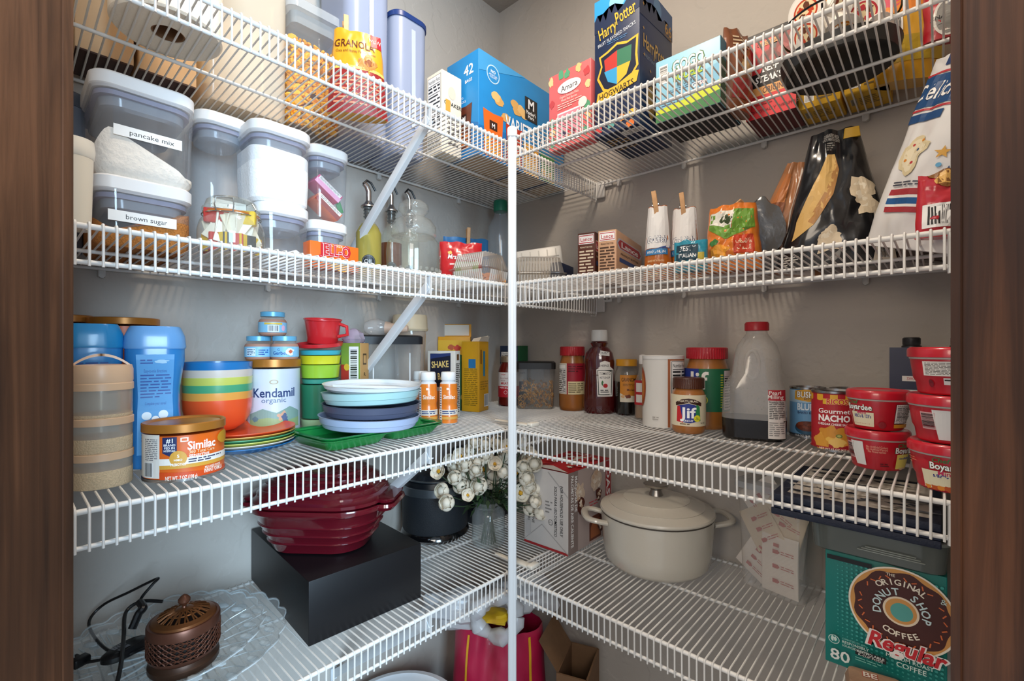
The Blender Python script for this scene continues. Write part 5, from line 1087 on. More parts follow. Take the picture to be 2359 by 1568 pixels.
# stacked baby plates on green tray
def tray():
    A = on(660, 990, Z); B = on(778, 1040, Z); C_ = on(1022, 982, Z)
    cx, cy = (A[0]+C_[0])/2+.00, (A[1]+C_[1])/2
    a0 = math.degrees(atan2(C_[1]-B[1], C_[0]-B[0]))
    W_ = .250; D_ = .165
    t = thing('divided_tray', 'green divided plastic tray under the stack of baby plates, third shelf', 'tray', (cx, cy, Z), a0)
    return t, W_, D_, cx, cy, a0
A = on(800, 1040, Z); B = on(1022, 985, Z+.012); 
a0 = atan2(B[1]-A[1], B[0]-A[0]); 
ux = (cos(a0), sin(a0)); uy = (-sin(a0), cos(a0))
TW, TD = .280, .165
cc = (A[0]+ux[0]*TW*.36+uy[0]*TD*.5, A[1]+ux[1]*TW*.36+uy[1]*TD*.5)
for k, lb in enumerate(('green divided plastic tray, lower of the pair under the baby plates', 'green divided plastic tray, upper of the pair under the baby plates')):
    t = thing('divided_tray', lb, 'tray', (cc[0], cc[1], Z+k*.0045), math.degrees(a0), 'green divided trays'); G_ = pm('#17803c', .3, coat=.4)
    rim = MB(); z1 = .020
    rim.loft([(z1-.003, TW/2-.012, TD/2-.012, .016), (z1, TW/2, TD/2, .022), (z1+.002, TW/2+.001, TD/2+.001, .022), (z1+.001, TW/2-.010, TD/2-.010, .018), (z1-.002, TW/2-.012, TD/2-.012, .016)], G_, 48, cap=(0, 0))
    rim.build('rim', None, t)
    w1 = TW*.46
    for i, (x, w_, y, d_) in enumerate(((-TW*.245, TW*.47, 0, TD*.90), (TW*.245, TW*.47, -TD*.23, TD*.42), (TW*.245, TW*.47, TD*.23, TD*.42))):
        m = MB().loft([(0, w_/2-.014, d_/2-.014, .014, x, y), (.003, w_/2-.009, d_/2-.009, .016, x, y), (z1-.001, w_/2, d_/2, .012, x, y), (z1, w_/2+.004, d_/2+.004, .012, x, y), (z1-.002, w_/2-.002, d_/2-.002, .012, x, y), (.0045, w_/2-.011, d_/2-.011, .014, x, y), (.0045, .002, .002, .001, x, y)], G_, 40)
        m.build('compartment', None, t)
pz = Z+.0045+.022
Pb, rb = rnd(730, 968, by=1000, z=pz); 
stack = [('#a9b8d6', 'pale lilac blue', 730, 968, 952, 0, 0), ('#4c5268', 'dark slate', 744, 982, 925, .004, 2), ('#a8cfd0', 'mint', 745, 984, 893, .004, -2), ('#dadfe2', 'white', 750, 988, 872, .006, 3)]
zc = pz; pr_ = rb
for i, (c, nm, xa, xb, yt, dx, tl) in enumerate(stack):
    hP = .0245 if i < 3 else .014
    X_, Y_ = Pb[0]+dx*RT[0], Pb[1]+dx*RT[1]
    t = thing('baby_plate', '%s baby plate, %s of four on the green tray' % (nm, ('bottom', 'second', 'third', 'topmost')[i]), 'plate', (X_, Y_, zc), RZ, 'stacked baby plates', (radians(tl*.4), radians(tl*.6 if i else 2)))
    q_ = pr_*(.97 if i != 0 else 1)
    hollow(t, 'plate_body', [(0, q_*.86), (.002, q_*.90), (hP*.42, q_*.935), (hP*.46, q_*.955), (hP*.95, q_*.985), (hP, q_)], pm(c, .4, bump=.05), th=.003, seg=64)
    if i == 3: MB().box((0, 0, hP*.45), (q_*1.7, .003, .006), pm(c, .4), bev=.001).build('divider', None, t)
    zc += hP*(1.0 if i < 3 else 1)
# liquid formula bottles
def formula_bottle(lab, xa, xb, P=None, by=None):
    P, r = rnd(xa, xb, by=by, z=Z) if by else (P, .022)
    r = .0225; H = .128
    t = thing('formula_bottle', lab, 'bottle', (P[0], P[1], Z), fz(P), 'ready-to-feed formula bottles')
    loft([(0, r*.9), (.003, r), (H*.30, r), (H*.34, r*.94), (H*.40, r*.94), (H*.44, r), (H*.62, r), (H*.66, r*.94), (H*.70, r*.98), (H*.78, r*.92), (H*.82, r*.72), (H*.84, r*.70)], pm('#d9dbde', .35), 40).build('bottle_body', None, t)
    loft([(H*.84, r*.80), (H*.855, r*.84), (H*.985, r*.80), (H, r*.74), (H, r*.2)], pm('#efefee', .4), 40).build('cap', None, t)
    loft([(.003, r*1.012), (H*.30, r*1.012), (H*.34, r*.955), (H*.40, r*.955), (H*.44, r*1.012), (H*.62, r*1.012), (H*.66, r*.955), (H*.70, r*.985), (H*.775, r*.93)], pm('#e8812a', .3, coat=.4), 40, cap=(0, 0)).build('shrink_sleeve', None, t)
    a = Art(m_cyl(r*1.014, 0), .0008); a.t('Similac', r*.1, H*.53, .010, '#fff4e4', w=r*1.3, b=.04).r(-r*.2, H*.66, r*.1, H*.70, '#fff4e4').r(-r*1.4, H*.18, r*1.4, H*.285, '#e6dccb').ln(-r*.7, H*.2, r*1.0, H*.27, 2, '#26407c', .5).r(-r*1.4, H*.10, r*1.4, H*.15, '#dca44c').r(-r*1.1, H*.04, -r*.75, H*.72, '#e8e4de').ln(-r*1.05, H*.06, -r*.8, H*.70, 14, '#555a66', .4); a.build('sleeve_print', t, .003); return t
Pf, _ = rnd(1011, 1055, by=978, z=Z); formula_bottle('orange formula bottle with white cap, rightmost of the three', 0, 0, Pf)
Pg, _ = rnd(963, 1009, by=979, z=Z); formula_bottle('orange formula bottle with white cap, middle of the three beside the plates', 0, 0, Pg)
Ph = (Pg[0]-.050, Pg[1]+.012); Ph = (Pg[0]-.046, Pg[1]+.012); formula_bottle('orange formula bottle behind the baby plates, leftmost of the three', 0, 0, Ph)
# coating mix box
P = atX(1040, .200); t, w, d, h = carton('coating_mix_box', 'white and navy coating mix box behind the formula bottles', 'food box', (.215, P[1]), 985, 1076, Z, yt=808, col='#d5d0c6', rz=RZ-22, d=.028)
a = Fr(t, w, d, h); a.r(w*.10, h*.46, w*.84, h*.96, '#171b30').p([(w*.10, h*.88), (w*.84, h*.93), (w*.84, h*.97), (w*.10, h*.95)], '#2b3a6c').t('SHAKE', w*.46, h*.80, .017, '#e8c878', w=w*.62, b=.04, rot=.06).t("'N BAKE", w*.47, h*.62, .017, '#e8c878', w=w*.62, b=.04, rot=.06).r(w*.1, h*.05, w*.85, h*.40, '#c88a4a'); a.build('front_print', t)
a = Sd(t, w, d, h); a.r(d*.3, h*.86, d*.75, h*.95, '#6a4a2a').ln(d*.15, h*.08, d*.85, h*.82, 26, '#44413c', .5, 2, True); a.build('side_print', t)
P = atX(1076, .110)
t, mp = pouch('frozen_mix_bag', 'green mix bag between the coating mix box and yellow box', 'snack bag', (P[0], P[1]), Z, .060, .165, .035, pm('#1c5a34', .35, coat=.3), rz=RZ+10, seed=41, taper=.05)
a = Art(mp, .001); a.blob(0, .04, .020, .016, '#c8a85a', 3); a.build('bag_print', t, .008, .01)
# yellow box with torn flap
P = on(1104, 949, Z); t, w, d, h = carton('yellow_mix_box', 'bright yellow mix box with a torn open top, left of the corner post', 'food box', P, 1064, 1149, Z, yt=786, col='#dda21e', rz=20, w=.058, d=.063)
a = Fr(t, w, d, h); a.ln(w*.15, h*.08, w*.9, h*.62, 20, '#8a6a18', .4).r(w*.4, h*.62, w*.8, h*.75, '#2a7ab0'); a.build('front_print', t)
a = Sd(t, w, d, h); a.r(d*.40, h*.50, d*.60, h*.86, '#2a8ab0').r(d*.12, h*.68, d*.24, h*.88, '#8a4a14').bar(d*.5, h*.06, d*.95, h*.24, seed=6).ln(d*.1, h*.3, d*.9, h*.44, 4, '#a87c18', .4); a.build('side_print', t)
m = MB(); m.add([(w/2-.001, -d/2, h), (w/2-.001, d/2, h), (w/2+.006, d/2-.004, h+.016), (w/2+.006, -d/2+.004, h+.013)], [(0, 1, 2, 3)], pm('#e6dccb', .6)); m.add([(-w/2, d/2, h), (w/2, d/2, h), (w/2-.004, d/2+.006, h+.018), (-w/2+.004, d/2+.006, h+.010)], [(0, 1, 2, 3)], pm('#e6dccb', .6)); m.build('torn_flap', None, t)
P = atX(1096, .110); t, w, d, h = carton('yellow_mix_box', 'taller yellow box with its white flap raised, behind the torn yellow box', 'food box', (.085, P[1]), 1030, 1112, Z, yt=775, col='#d89a1c', rz=RZ, w=.100, d=.035)
a = Fr(t, w, d, h); a.r(0, h*.70, w, h*.95, '#e0b020').blob(w*.4, h*.85, .010, .008, '#b8521c', 3).blob(w*.6, h*.84, .012, .010, '#c83a1c', 5); a.build('front_print', t)
m = MB().box((0, d/2, h+.020), (w, .0015, .040), pm('#d89a1c', .5)); m.box((0, d/2-.0012, h+.021), (w*.86, .001, .034), pm('#e2dccf', .6)); m.build('raised_flap', None, t)
# pasta sauce jar
P = atX(1172, .125); r = .034; h = zat(820, P)-Z
t = thing('sauce_jar', 'jar of red pasta sauce directly behind the corner post', 'jar', (P[0], P[1], Z), fz(P))
loft([(0, r*.9), (.004, r), (h*.70, r), (h*.80, r*.86), (h*.88, r*.70), (h*.89, r*.68)], pm('#5e1410', .15, coat=.8), 40).build('jar_body', None, t); loft([(h*.88, r*.76), (h*.88, r*.78), (h*.985, r*.78), (h, r*.72), (h, .001)], pm('#a89880', .3, .6), 40).build('lid', None, t)
a = Art(m_cyl(r, 0), .0005); a.r(-r*1.5, h*.18, r*1.5, h*.68, '#d8d0cc').r(-r*1.5, h*.18, r*1.5, h*.40, '#b81e2c').t('meijer', -r*.55, h*.64, .005, '#b81e2c', b=.02).t('FLAVORED', -r*.45, h*.56, .0045, '#8a3a3a').t('WITH', -r*.6, h*.515, .0045, '#8a3a3a').t('MEAT', -r*.4, h*.46, .0075, '#b81e2c', b=.03).t('PASTA SAUCE', -r*.4, h*.37, .0045, '#ffffff', b=.02).e(-r*.3, h*.28, .006, .006, '#e8b8b8').e(-r*.3, h*.28, .0045, .0045, '#b81e2c'); a.build('wrap_label', t, .004)
# navy/green box in the corner
P = (.175, -.050); t, w, d, h = carton('navy_rice_box', 'navy and green box standing in the very corner behind the sauce jar', 'food box', (.150, -.070), 1148, 1213, Z, yt=796, col='#22304a', rz=0, w=.080, d=.05)
a = Fr(t, w, d, h); a.nf(.006, h*.55, w-.006, h*.9, seed=6); a.build('front_print', t); a = Sd(t, w, d, h); a.r(0, h*.72, d, h, '#1c5a34').r(d*.1, h*.4, d*.9, h*.7, '#d0ccc4').t('MINI', d*.5, h*.62, .006, INK).t('PASTA', d*.5, h*.54, .006, INK); a.build('side_print', t)
# pasta canister, black lid
P, w = (.268, -.125), .085
A = on(1200, 940, Z); B = on(1290, 941, Z); w = sqrt((A[0]-B[0])**2+(A[1]-B[1])**2); P = ((A[0]+B[0])/2-FW[0]*-.0-.0, (A[1]+B[1])/2)
P = (P[0]+FW[0]*w*.42, P[1]+FW[1]*w*.42); P = (P[0], min(P[1], -.062)); h = zat(832, P)-Z
t = thing('lidded_canister', 'clear canister of dry pasta with a black lid, right of the corner post', 'canister', (P[0], P[1], Z), RZ-4, 'clear canisters with black lids'); hw = w/2
hollow(t, 'canister_wall', [(0, hw-.008, hw-.008, .012), (.005, hw-.004, hw-.004, .014), (h-.018, hw-.001, hw-.001, .016)], clear('#f6f6f4', .08, .02, 1.4))
loft([(h-.022, hw+.002, hw+.002, .016), (h-.003, hw+.002, hw+.002, .016), (h, hw-.003, hw-.003, .014)], pm('#17181a', .4)).build('lid', None, t)
q = MB(); rg = random.Random(3); PM = [pm(c, .6) for c in ('#b07c34', '#c8964a', '#8a5c22')]
for i in range(260):
    zc_ = .008+rg.random()*(h*.52); s_ = rg.choice((0, 1, 2, 3, 1, 0)); u_ = rg.uniform(-1, 1)*(hw-.010); e_ = hw-.009
    x_, y_ = ((u_, -e_), (e_, u_), (u_, e_), (rg.uniform(-1, 1)*e_, rg.uniform(-1, 1)*e_))[s_]
    a1 = rg.uniform(0, 6.3); b1 = rg.uniform(-.9, .9); L_ = .008; pt = []
    for k in range(5):
        f_ = (k-2)/2; pt.append((x_+L_*f_*cos(a1)*.8*(1 if s_ in (0, 2, 3) else .3), y_+L_*f_*sin(a1)*(.3 if s_ in (0, 2) else .8), zc_+.004*sin(k*1.6+a1)+L_*f_*b1*.6))
    q.tube(pt, .0016, PM[i % 3], n=5)
o = q.build('dry_pasta', None, t); o['kind'] = 'stuff'
# peanut butter with red lid
def pbjar(lab, P, r, H, Zb, lid, body, lidf=.14):
    t = thing('peanut_butter_jar', lab, 'jar', (P[0], P[1], Zb), fz(P))
    loft([(0, r*.86), (.004, r*.95), (.012, r), (H*.62, r), (H*.74, r*.93), (H*(1-lidf), r*.80)], pm(body, .3, coat=.5), 48).build('jar_body', None, t)
    m = MB(); z0 = H*(1-lidf)
    n = 96; vs = []; fs = []
    for z_ in (z0, H-.002):
        for i in range(n): k = .92+(.012 if i % 2 else 0); a_ = 2*pi*i/n; vs.append((r*k*sin(a_), -r*k*cos(a_), z_))
    for i in range(n): fs.append((i, (i+1) % n, n+(i+1) % n, n+i))
    m.add(vs, fs, lid); m.loft([(H-.002, r*.925), (H, r*.89), (H, .002)], lid, 48, cap=(0, 1)); m.loft([(z0, r*.7), (z0, r*.92)], lid, 48, cap=(0, 0)); m.build('lid', None, t, smooth=20); return t
P, r = rnd(1288, 1349, by=947, z=Z); H = zat(798, P)-Z
t = pbjar('peanut butter jar with a red lid and red label, left of the ketchup', P, r, H, Z, pm('#b8222e', .35), '#a8682e')
a = Art(m_cyl(r, 0), .0005); a.r(-r*1.5, H*.26, r*1.5, H*.74, '#a81c30').r(-r*1.5, H*.26, -r*.42, H*.74, '#e8dfd0').nf(-r*1.3, H*.28, -r*.48, H*.72, seed=3, title=False).r(-r*.32, H*.26, r*1.2, H*.46, '#e8d8a8').ln(-r*.28, H*.28, r*.9, H*.44, 5, '#6a5a3a', .45).ln(-r*.3, H*.60, r*.9, H*.71, 3, '#5a0a18', .4); a.build('wrap_label', t, .004)
# ================================================================ THIRD SHELF, RIGHT
Z = SR(3)
# ketchup
P, r = rnd(1344, 1418, by=955, z=Z); H = zat(760, P)-Z
t = thing('ketchup_bottle', 'upright red ketchup bottle with a white cap on the third right shelf', 'bottle', (P[0], P[1], Z), fz(P)); hy = r*.70
def E(z, f): return (z, r*f, hy*f, -1)
loft([E(0, .86), E(.004, .95), E(H*.10, 1.0), E(H*.38, .96), E(H*.50, .92), E(H*.62, .94), E(H*.72, .84), (H*.78, r*.62, r*.50, -1), (H*.80, r*.46, r*.46, -1), (H*.82, r*.50, r*.50, -1), (H*.84, r*.56, r*.56, -1), (H*.86, r*.50, r*.50, -1), (H*.87, r*.42, r*.42, -1)], pm('#4a0f10', .12, coat=.9), 48).build('bottle_body', None, t)
loft([(H*.865, r*.50), (H*.875, r*.52), (H*.985, r*.50), (H, r*.46), (H, .002)], pm('#e4e2de', .35), 40).build('cap', None, t)
def kfr(v):
    zz = v/H; xs = ((0, .9), (.1, 1.0), (.38, .96), (.5, .92), (.62, .94), (.72, .84), (.78, .72))
    for (z0, f0), (z1, f1) in zip(xs, xs[1:]):
        if z0 <= zz <= z1: return f0+(f1-f0)*(zz-z0)/(z1-z0)
    return .72
def kmap(u, v, e):
    f = kfr(v); x = u; k = max(0, 1-(x/(r*f))**2); return (x, -(hy*f*sqrt(k))-e, v)
a = Art(lambda u, v, e: kmap(r*.34+(u-r*.34)*1.38, H*.42+(v-H*.42)*1.06, e), .0009); cx_ = r*.34
a.p([(cx_-.015, H*.22), (cx_+.015, H*.22), (cx_+.017, H*.52), (cx_+.010, H*.555), (cx_+.010, H*.60), (cx_, H*.62), (cx_-.010, H*.60), (cx_-.010, H*.555), (cx_-.017, H*.52)], '#e6e2dc').p([(cx_-.013, H*.235), (cx_+.013, H*.235), (cx_+.0150, H*.515), (cx_-.0150, H*.515)], '#1c2a24').p([(cx_-.0115, H*.245), (cx_+.0115, H*.245), (cx_+.0135, H*.508), (cx_-.0135, H*.508)], '#eae6df')
a.t('HEINZ', cx_, H*.565, .0055, INK, w=.017, b=.02).t('TOMATO', cx_, H*.475, .0068, INK, w=.022, b=.02).t('KETCHUP', cx_, H*.43, .0055, INK, w=.020, b=.02).e(cx_+.001, H*.34, .0045, .0055, '#b8202a').blob(cx_-.005, H*.37, .002, .006, '#2e6a34', 3).ln(cx_-.009, H*.26, cx_+.009, H*.30, 2, '#3a3a3a', .45)
a.build('keystone_label', t, .004, .01)
a = Art(kmap, .0009); a.p([(r*.05, H*.70), (r*.62, H*.685), (r*.62, H*.735), (r*.05, H*.755)], '#d8d8d4').ln(r*.12, H*.705, r*.55, H*.74, 2, '#555555', .4); a.build('neck_label', t, .004, .01)
m = MB()
for k in range(5): m.tube([(-r*.80*kfr(H*(.25+.08*k)), -hy*.50, H*(.22+.08*k)), (-r*.35, -hy*.90, H*(.22+.08*k)), (-r*.05, -hy*.97, H*(.22+.08*k))], .0010, pm('#4a0f10', .12, coat=.9), n=6)
m.build('grip_ribs', None, t)
# molasses
P, r = rnd(1416, 1471, by=957, z=Z); H = zat(827, P)-Z
t = thing('molasses_jar', 'jar of dark molasses with a yellow lid, right of the ketchup', 'jar', (P[0], P[1], Z), fz(P))
hollow(t, 'jar_glass', [(0, r*.86), (.004, r*.97), (H*.72, r), (H*.82, r*.86), (H*.88, r*.76)], clear('#f6f4f0', .06, .02, 1.4)); loft([(0, r*.87), (.004, r*.976), (H*.60, r*1.0)], pm('#0c0807', .1, coat=.8), 40).build('molasses', None, t)
loft([(H*.88, r*.84), (H*.88, r*.88), (H*.985, r*.88), (H, r*.84), (H, .002)], pm('#d8961e', .4), 40).build('lid', None, t)
a = Art(m_cyl(r, 0), .0009); a.r(-r*.55, H*.24, r*1.4, H*.72, '#d88a2a').p([(-r*.55, H*.24), (r*1.4, H*.24), (r*1.4, H*.34), (-r*.2, H*.36), (-r*.55, H*.40)], '#e8dcc4').t('GRANDMAS', r*.35, H*.64, .010, '#3a2010', w=r*1.55, b=.02).t('Molasses', r*.5, H*.46, .006, '#5a1e10', b=.02).ln(-r*.3, H*.52, r*.8, H*.57, 2, '#7a4a18', .4).blob(r*.1, H*.34, .007, .005, '#7a3414', 4).blob(-r*.3, H*.34, .006, .004, '#e0b078', 6); a.build('wrap_label', t, .004)
# small sauce bottle
P, r = rnd(1462, 1500, by=966, z=Z); H = zat(816, P)-Z
t = thing('sauce_bottle', 'small clear bottle with a red label squeezed beside the white canister', 'bottle', (P[0], P[1], Z), fz(P))
hollow(t, 'bottle_glass', [(0, r*.9), (.003, r), (H*.55, r), (H*.72, r*.55), (H*.84, r*.40), (H*.88, r*.40)], clear('#f4efe8', .12, .02, 1.4), seg=32); loft([(.003, r*.9), (H*.25, r*.93)], pm('#a88a6a', .3), 32).build('sauce', None, t)
loft([(H*.85, r*.46), (H*.86, r*.48), (H*.99, r*.46), (H, .002)], pm('#e2deda', .4), 24).build('cap', None, t)
a = Art(m_cyl(r, 0), .0006); a.r(-r*1.4, H*.22, r*1.4, H*.60, '#b8242c').r(-r*.9, H*.42, r*.3, H*.56, '#e4ded6').r(-r*.9, H*.26, r*.1, H*.38, '#e4ded6').ln(-r*.8, H*.28, 0, H*.36, 2, '#555', .4) if False else a.r(-r*1.4, H*.22, r*1.4, H*.60, '#b8242c').r(-r*.9, H*.42, r*.3, H*.56, '#e4ded6').r(-r*.9, H*.26, r*.1, H*.38, '#e4ded6')
a.build('wrap_label', t, .003)
# white canister
P, r = rnd(1480, 1576, by=986, z=Z); H = zat(818, P)-Z
t = thing('drink_mix_canister', 'white drink mix canister with a nutrition panel, behind the small peanut butter jar', 'canister', (P[0], P[1], Z), fz(P))
loft([(0, r*.985), (0, r), (.004, r), (H-.006, r)], pm('#dfdbd4', .45), 56).build('canister_body', None, t); loft([(H-.008, r+.001), (H-.001, r+.001), (H, r-.002), (H-.003, r-.005), (H-.003, .002)], pm('#e6e3de', .4), 56).build('lid', None, t)
a = Art(m_cyl(r, 0), .0005); a.r(r*.22, .002, r*1.5, H*.955, '#a8623c').r(r*.34, .002, r*1.5, H*.93, '#e6e2da').nf(r*.40, H*.20, r*1.42, H*.92, seed=8).e(-r*1.35, H*.55, r*.42, H*.28, '#a84a1c').e(-r*1.35, H*.55, r*.30, H*.20, '#c87830').ln(-r*.5, H*.1, -r*.2, H*.16, 2, '#a8a49c', .4).bar(r*.95, H*.06, r*1.15, H*.16); a.build('wrap_label', t, .004)
# jif jars
P, r = rnd(1577, 1681, by=990, z=Z); H = zat(800, P)-Z
t = pbjar('large peanut butter jar with a red lid and green label', P, r, H, Z, pm('#b01e2c', .35), '#a8692f')
a = Art(m_cyl(r, 0), .0005); a.r(-r*1.6, H*.22, r*1.5, H*.74, '#1e6a46').r(-r*1.6, H*.55, -r*.35, H*.74, '#23368c').t('Jif', -r*.42, H*.60, .038, '#f0ece4', w=r*1.0, b=.045).e(-r*.15, H*.36, r*.20, r*.20, '#d8d42c').e(-r*.15, H*.36, r*.16, r*.16, '#2a7a4a').e(-r*.15, H*.36, r*.13, r*.13, '#d8d42c').ln(r*.62, H*.26, r*.76, H*.68, 14, '#c8c43a', .4).nf(r*.80, H*.24, r*1.45, H*.72, bg='#e6d8d8', seed=2, title=False); a.build('wrap_label', t, .004)
P, r = rnd(1547, 1626, by=1000, z=Z); H = zat(869, P)-Z
t = pbjar('small crunchy peanut butter jar with a brown lid at the front', P, r, H, Z, pm('#4a2416', .4), '#a8682c', lidf=.19)
a = Art(m_cyl(r, 0), .0005); a.r(-r*1.6, H*.14, r*1.6, H*.70, '#e2d6b8').p([(-r*.80, H*.56), (-r*.4, H*.62), (0, H*.64), (r*.4, H*.62), (r*.80, H*.56), (r*.78, H*.50), (0, H*.56), (-r*.78, H*.50)], '#3a1c10').t('NATURAL', 0, H*.590, .0042, '#f2e8d0', w=r*1.15, b=.03)
a.p([(-r*.72, H*.22), (r*.1, H*.20), (r*.72, H*.24), (r*.66, H*.50), (0, H*.55), (-r*.68, H*.50)], '#23368c').p([(-r*.72, H*.22), (-r*.3, H*.2), (-r*.5, H*.5), (-r*.68, H*.50)], '#c8242c').p([(r*.40, H*.22), (r*.72, H*.24), (r*.66, H*.50), (r*.45, H*.53)], '#2a8a4a').t('Jif', -r*.02, H*.385, .022, '#ffffff', w=r*.95, b=.045).t('CRUNCHY', -r*.1, H*.24, .0045, '#ffffff', w=r*.75, b=.03).e(r*.50, H*.285, r*.20, r*.20, '#e6e02c').t('7g', r*.50, H*.29, .004, '#2a6a3a', b=.02).t('PROTEIN', r*.50, H*.265, .0018, '#2a6a3a').ln(-r*.5, H*.165, r*.5, H*.195, 1, '#6a4a2a', .5).t('16 OZ', r*.9, H*.2, .0032, INK, b=.02); a.build('wrap_label', t, .003)
# syrup jug
P, r = rnd(1664, 1812, by=1018, z=Z); H = zat(742, P)-Z
t = thing('syrup_jug', 'big clear handled syrup jug, nearly empty, with a red cap', 'jug', (P[0], P[1], Z), fz(P)); hy = r*.80
JG = clear('#f7f6f4', .16, .10, 1.3, bump=.15, scale=25)
def J(z, fx, fy, c=.6, ox=0): return (z*H, r*fx, hy*fy, min(r*fx, hy*fy)*c, ox*r, 0)
body = [J(0, .90, .9), J(.02, .98, .98), J(.20, 1.0, 1.0), J(.42, .96, .96), J(.50, .86, .92, .7, .02), J(.56, .78, .88, .75, .08), J(.70, .74, .80, .85, .10), J(.80, .62, .70, .9, .10), J(.87, .42, .52, 1, .10), J(.90, .34, .42, 1, .10), J(.93, .33, .41, 1, .10)]
hollow(t, 'jug_body', body, JG, seg=48)
loft([J(-.001, .905, .905), J(.02, .986, .986), J(.175, 1.001, 1.001)], pm('#100907', .25, coat=.15), 48).build('syrup', None, t)
n_ = 40; m = MB(); vs = []; fs = []
loft([(H*.925, r*.37), (H*.93, r*.385), (H*.985, r*.385), (H, r*.35), (H, .002)], pm('#b8222c', .35), 40, o=(.10*r, 0, 0)).build('cap', None, t)
m = MB(); lo = []
for k in range(25):
    a_ = 2*pi*k/24; lo.append((-r*.14+r*.20*cos(a_)+r*.10, -hy*.80-.002*sin(a_), H*.64+H*.115*sin(a_)))
m.tube(lo, .0035, JG, n=8); m.tube([(-r*.62, -hy*.3, H*.52), (-r*.56, -hy*.25, H*.66), (-r*.46, -hy*.2, H*.78), (-r*.28, -hy*.1, H*.86)], .004, JG, n=8)
m.build('grip_loop', None, t)
def jm(u, v, e):
    zz = v/H; f = 1.0 if zz < .42 else .96; x = u
    k = x/(r*f); 
    if abs(k) < .40: y = -hy*f
    else: 
        c_ = min(r, hy)*.6; dx = abs(x)-(r*f-c_); y = -(hy*f-c_)-sqrt(max(0, c_*c_-dx*dx)) if dx > 0 else -hy*f
    return (x+(e if x > 0 else -e)*.5, y-e, v)
a = Art(jm, .0012); a.r(r*.42, H*.03, r*.93, H*.43, '#e2ddd8').r(r*.42, H*.345, r*.93, H*.43, '#b02434').t('Pearl', r*.62, H*.408, .0075, '#f6ece6', b=.02).t('Milling', r*.64, H*.375, .0075, '#f6ece6', b=.02).t('Nutrition Facts', r*.67, H*.33, .0042, INK, w=r*.44, b=.02).ln(r*.45, H*.19, r*.90, H*.32, 9, '#444', .4).ln(r*.45, H*.05, r*.90, H*.17, 7, '#777', .35); a.build('side_label', t, .003)
# condensation beads
m = MB(); rg = random.Random(6)
for k in range(120):
    zz = rg.uniform(.22, .80); f = 1.0 if zz < .42 else .80; th_ = rg.uniform(-1.1, 1.1); x_ = sin(th_)*r*f*.93+(.08*r if zz > .5 else 0)
    y_ = jm(x_, zz*H, 0)[1] if zz < .45 else -hy*.84*cos(th_*.8)
    m.ball((x_, y_-.0004, zz*H), .0011, mat=GLASS, u=6, v=4)
o = m.build('condensation', None, t); o['kind'] = 'stuff'
# beans and cheese sauce cans
P, r = rnd(1819, 1903, by=1010, z=Z); r = min(r, .037); H = zat(890, P)-Z
t = can('food_can', 'blue and white baked beans can right of the syrup jug', 'can', P, r, Z, H, '#4a82b4')
a = Art(m_cyl(r-.0006, 0), .0005); a.r(-r*1.5, .005, r*1.5, H-.006, '#6aa0cc').r(-r*1.5, H*.70, r*1.5, H-.006, '#a8c8e0').p([(-r*.75, H*.76), (r*.05, H*.72), (r*.75, H*.76), (r*.72, H*.93), (0, H*.965), (-r*.72, H*.93)], '#d8a02c').t2("BUSH'S", 0, H*.86, .012, '#ffffff', '#141414', w=r*1.15, b=.03, ob=.10).t('BEST', 0, H*.775, .004, '#5a2a10', b=.02).t2('BLUEY', 0, H*.62, .013, '#dcecf8', '#3a78b0', w=r*1.15, b=.08, ob=.14).t('BAKED BEANS', .001, H*.505, .0048, '#18305a', w=r*1.15, b=.03)
a.e(0, H*.20, r*.72, H*.13, '#23506e').e(0, H*.24, r*.66, H*.10, '#5a2818')
for k in range(16): a.blob(r*(-.5+.066*k), H*(.25+.05*sin(k*2.4)), .0035, .0028, '#7c3a22' if k % 2 else '#6a2e1c', k)
a.r(-r*1.5, .005, r*1.5, H*.08, '#23303c').t('15.8 OZ (448 g)', -r*.2, H*.05, .0035, '#e8e8e8', b=.02); a.build('wrap_label', t, .004)
P2 = (P[0]+.030, P[1]+.055)
can('food_can', 'food can with a dark label standing behind the beans can', 'can', (P[0]+.072, -.048), .036, Z, H, '#3a3a3c')
can('food_can', 'food can half hidden behind the red pasta bowls', 'can', (P[0]+.150, -.055), .036, Z, H, '#4a3a3a')
P, r = rnd(1878, 1972, by=1040, z=Z); r = .0370; H = zat(898, P)-Z
t = can('food_can', 'red nacho cheese sauce can left of the red pasta bowls', 'can', P, r, Z, H, '#a81e28')
a = Art(m_cyl(r-.0006, 0), .0005); a.r(-r*1.5, .005, r*1.5, H-.006, '#b01c28')
for k in range(5): a.r(r*(-1.4+.6*k), H*.86, r*(-1.1+.6*k), H-.006, '#e0a828').e(r*(-1.25+.6*k), H*.86, r*.15, H*.02, '#e0a828')
a.r(-r*.5, H*.785, r*.62, H*.875, '#e0b02c').t2('RICOS', .003, H*.83, .009, '#c8242c', '#f4e4a8', w=r*.85, b=.05, ob=.1).t('Gourmet', -r*.05, H*.672, .0080, '#ffffff', w=r*1.3, b=.03).t('NACHO', -r*.05, H*.555, .0108, '#ffffff', w=r*1.3, b=.08).t('CHEDDAR CHEESE SAUCE', -r*.05, H*.455, .0038, '#ffffff', w=r*1.35, b=.03)
for k, (x, y, c) in enumerate(((-.5, .20, '#dca23c'), (-.1, .24, '#e8b850'), (.35, .20, '#d8943a'), (.6, .30, '#e0aa48'), (-.3, .32, '#d09030'), (.1, .16, '#e8c068'), (.25, .33, '#c88a2c'), (-.6, .14, '#d89a38'))): a.blob(r*x, H*y, r*.34, H*.10, c, k, .35)
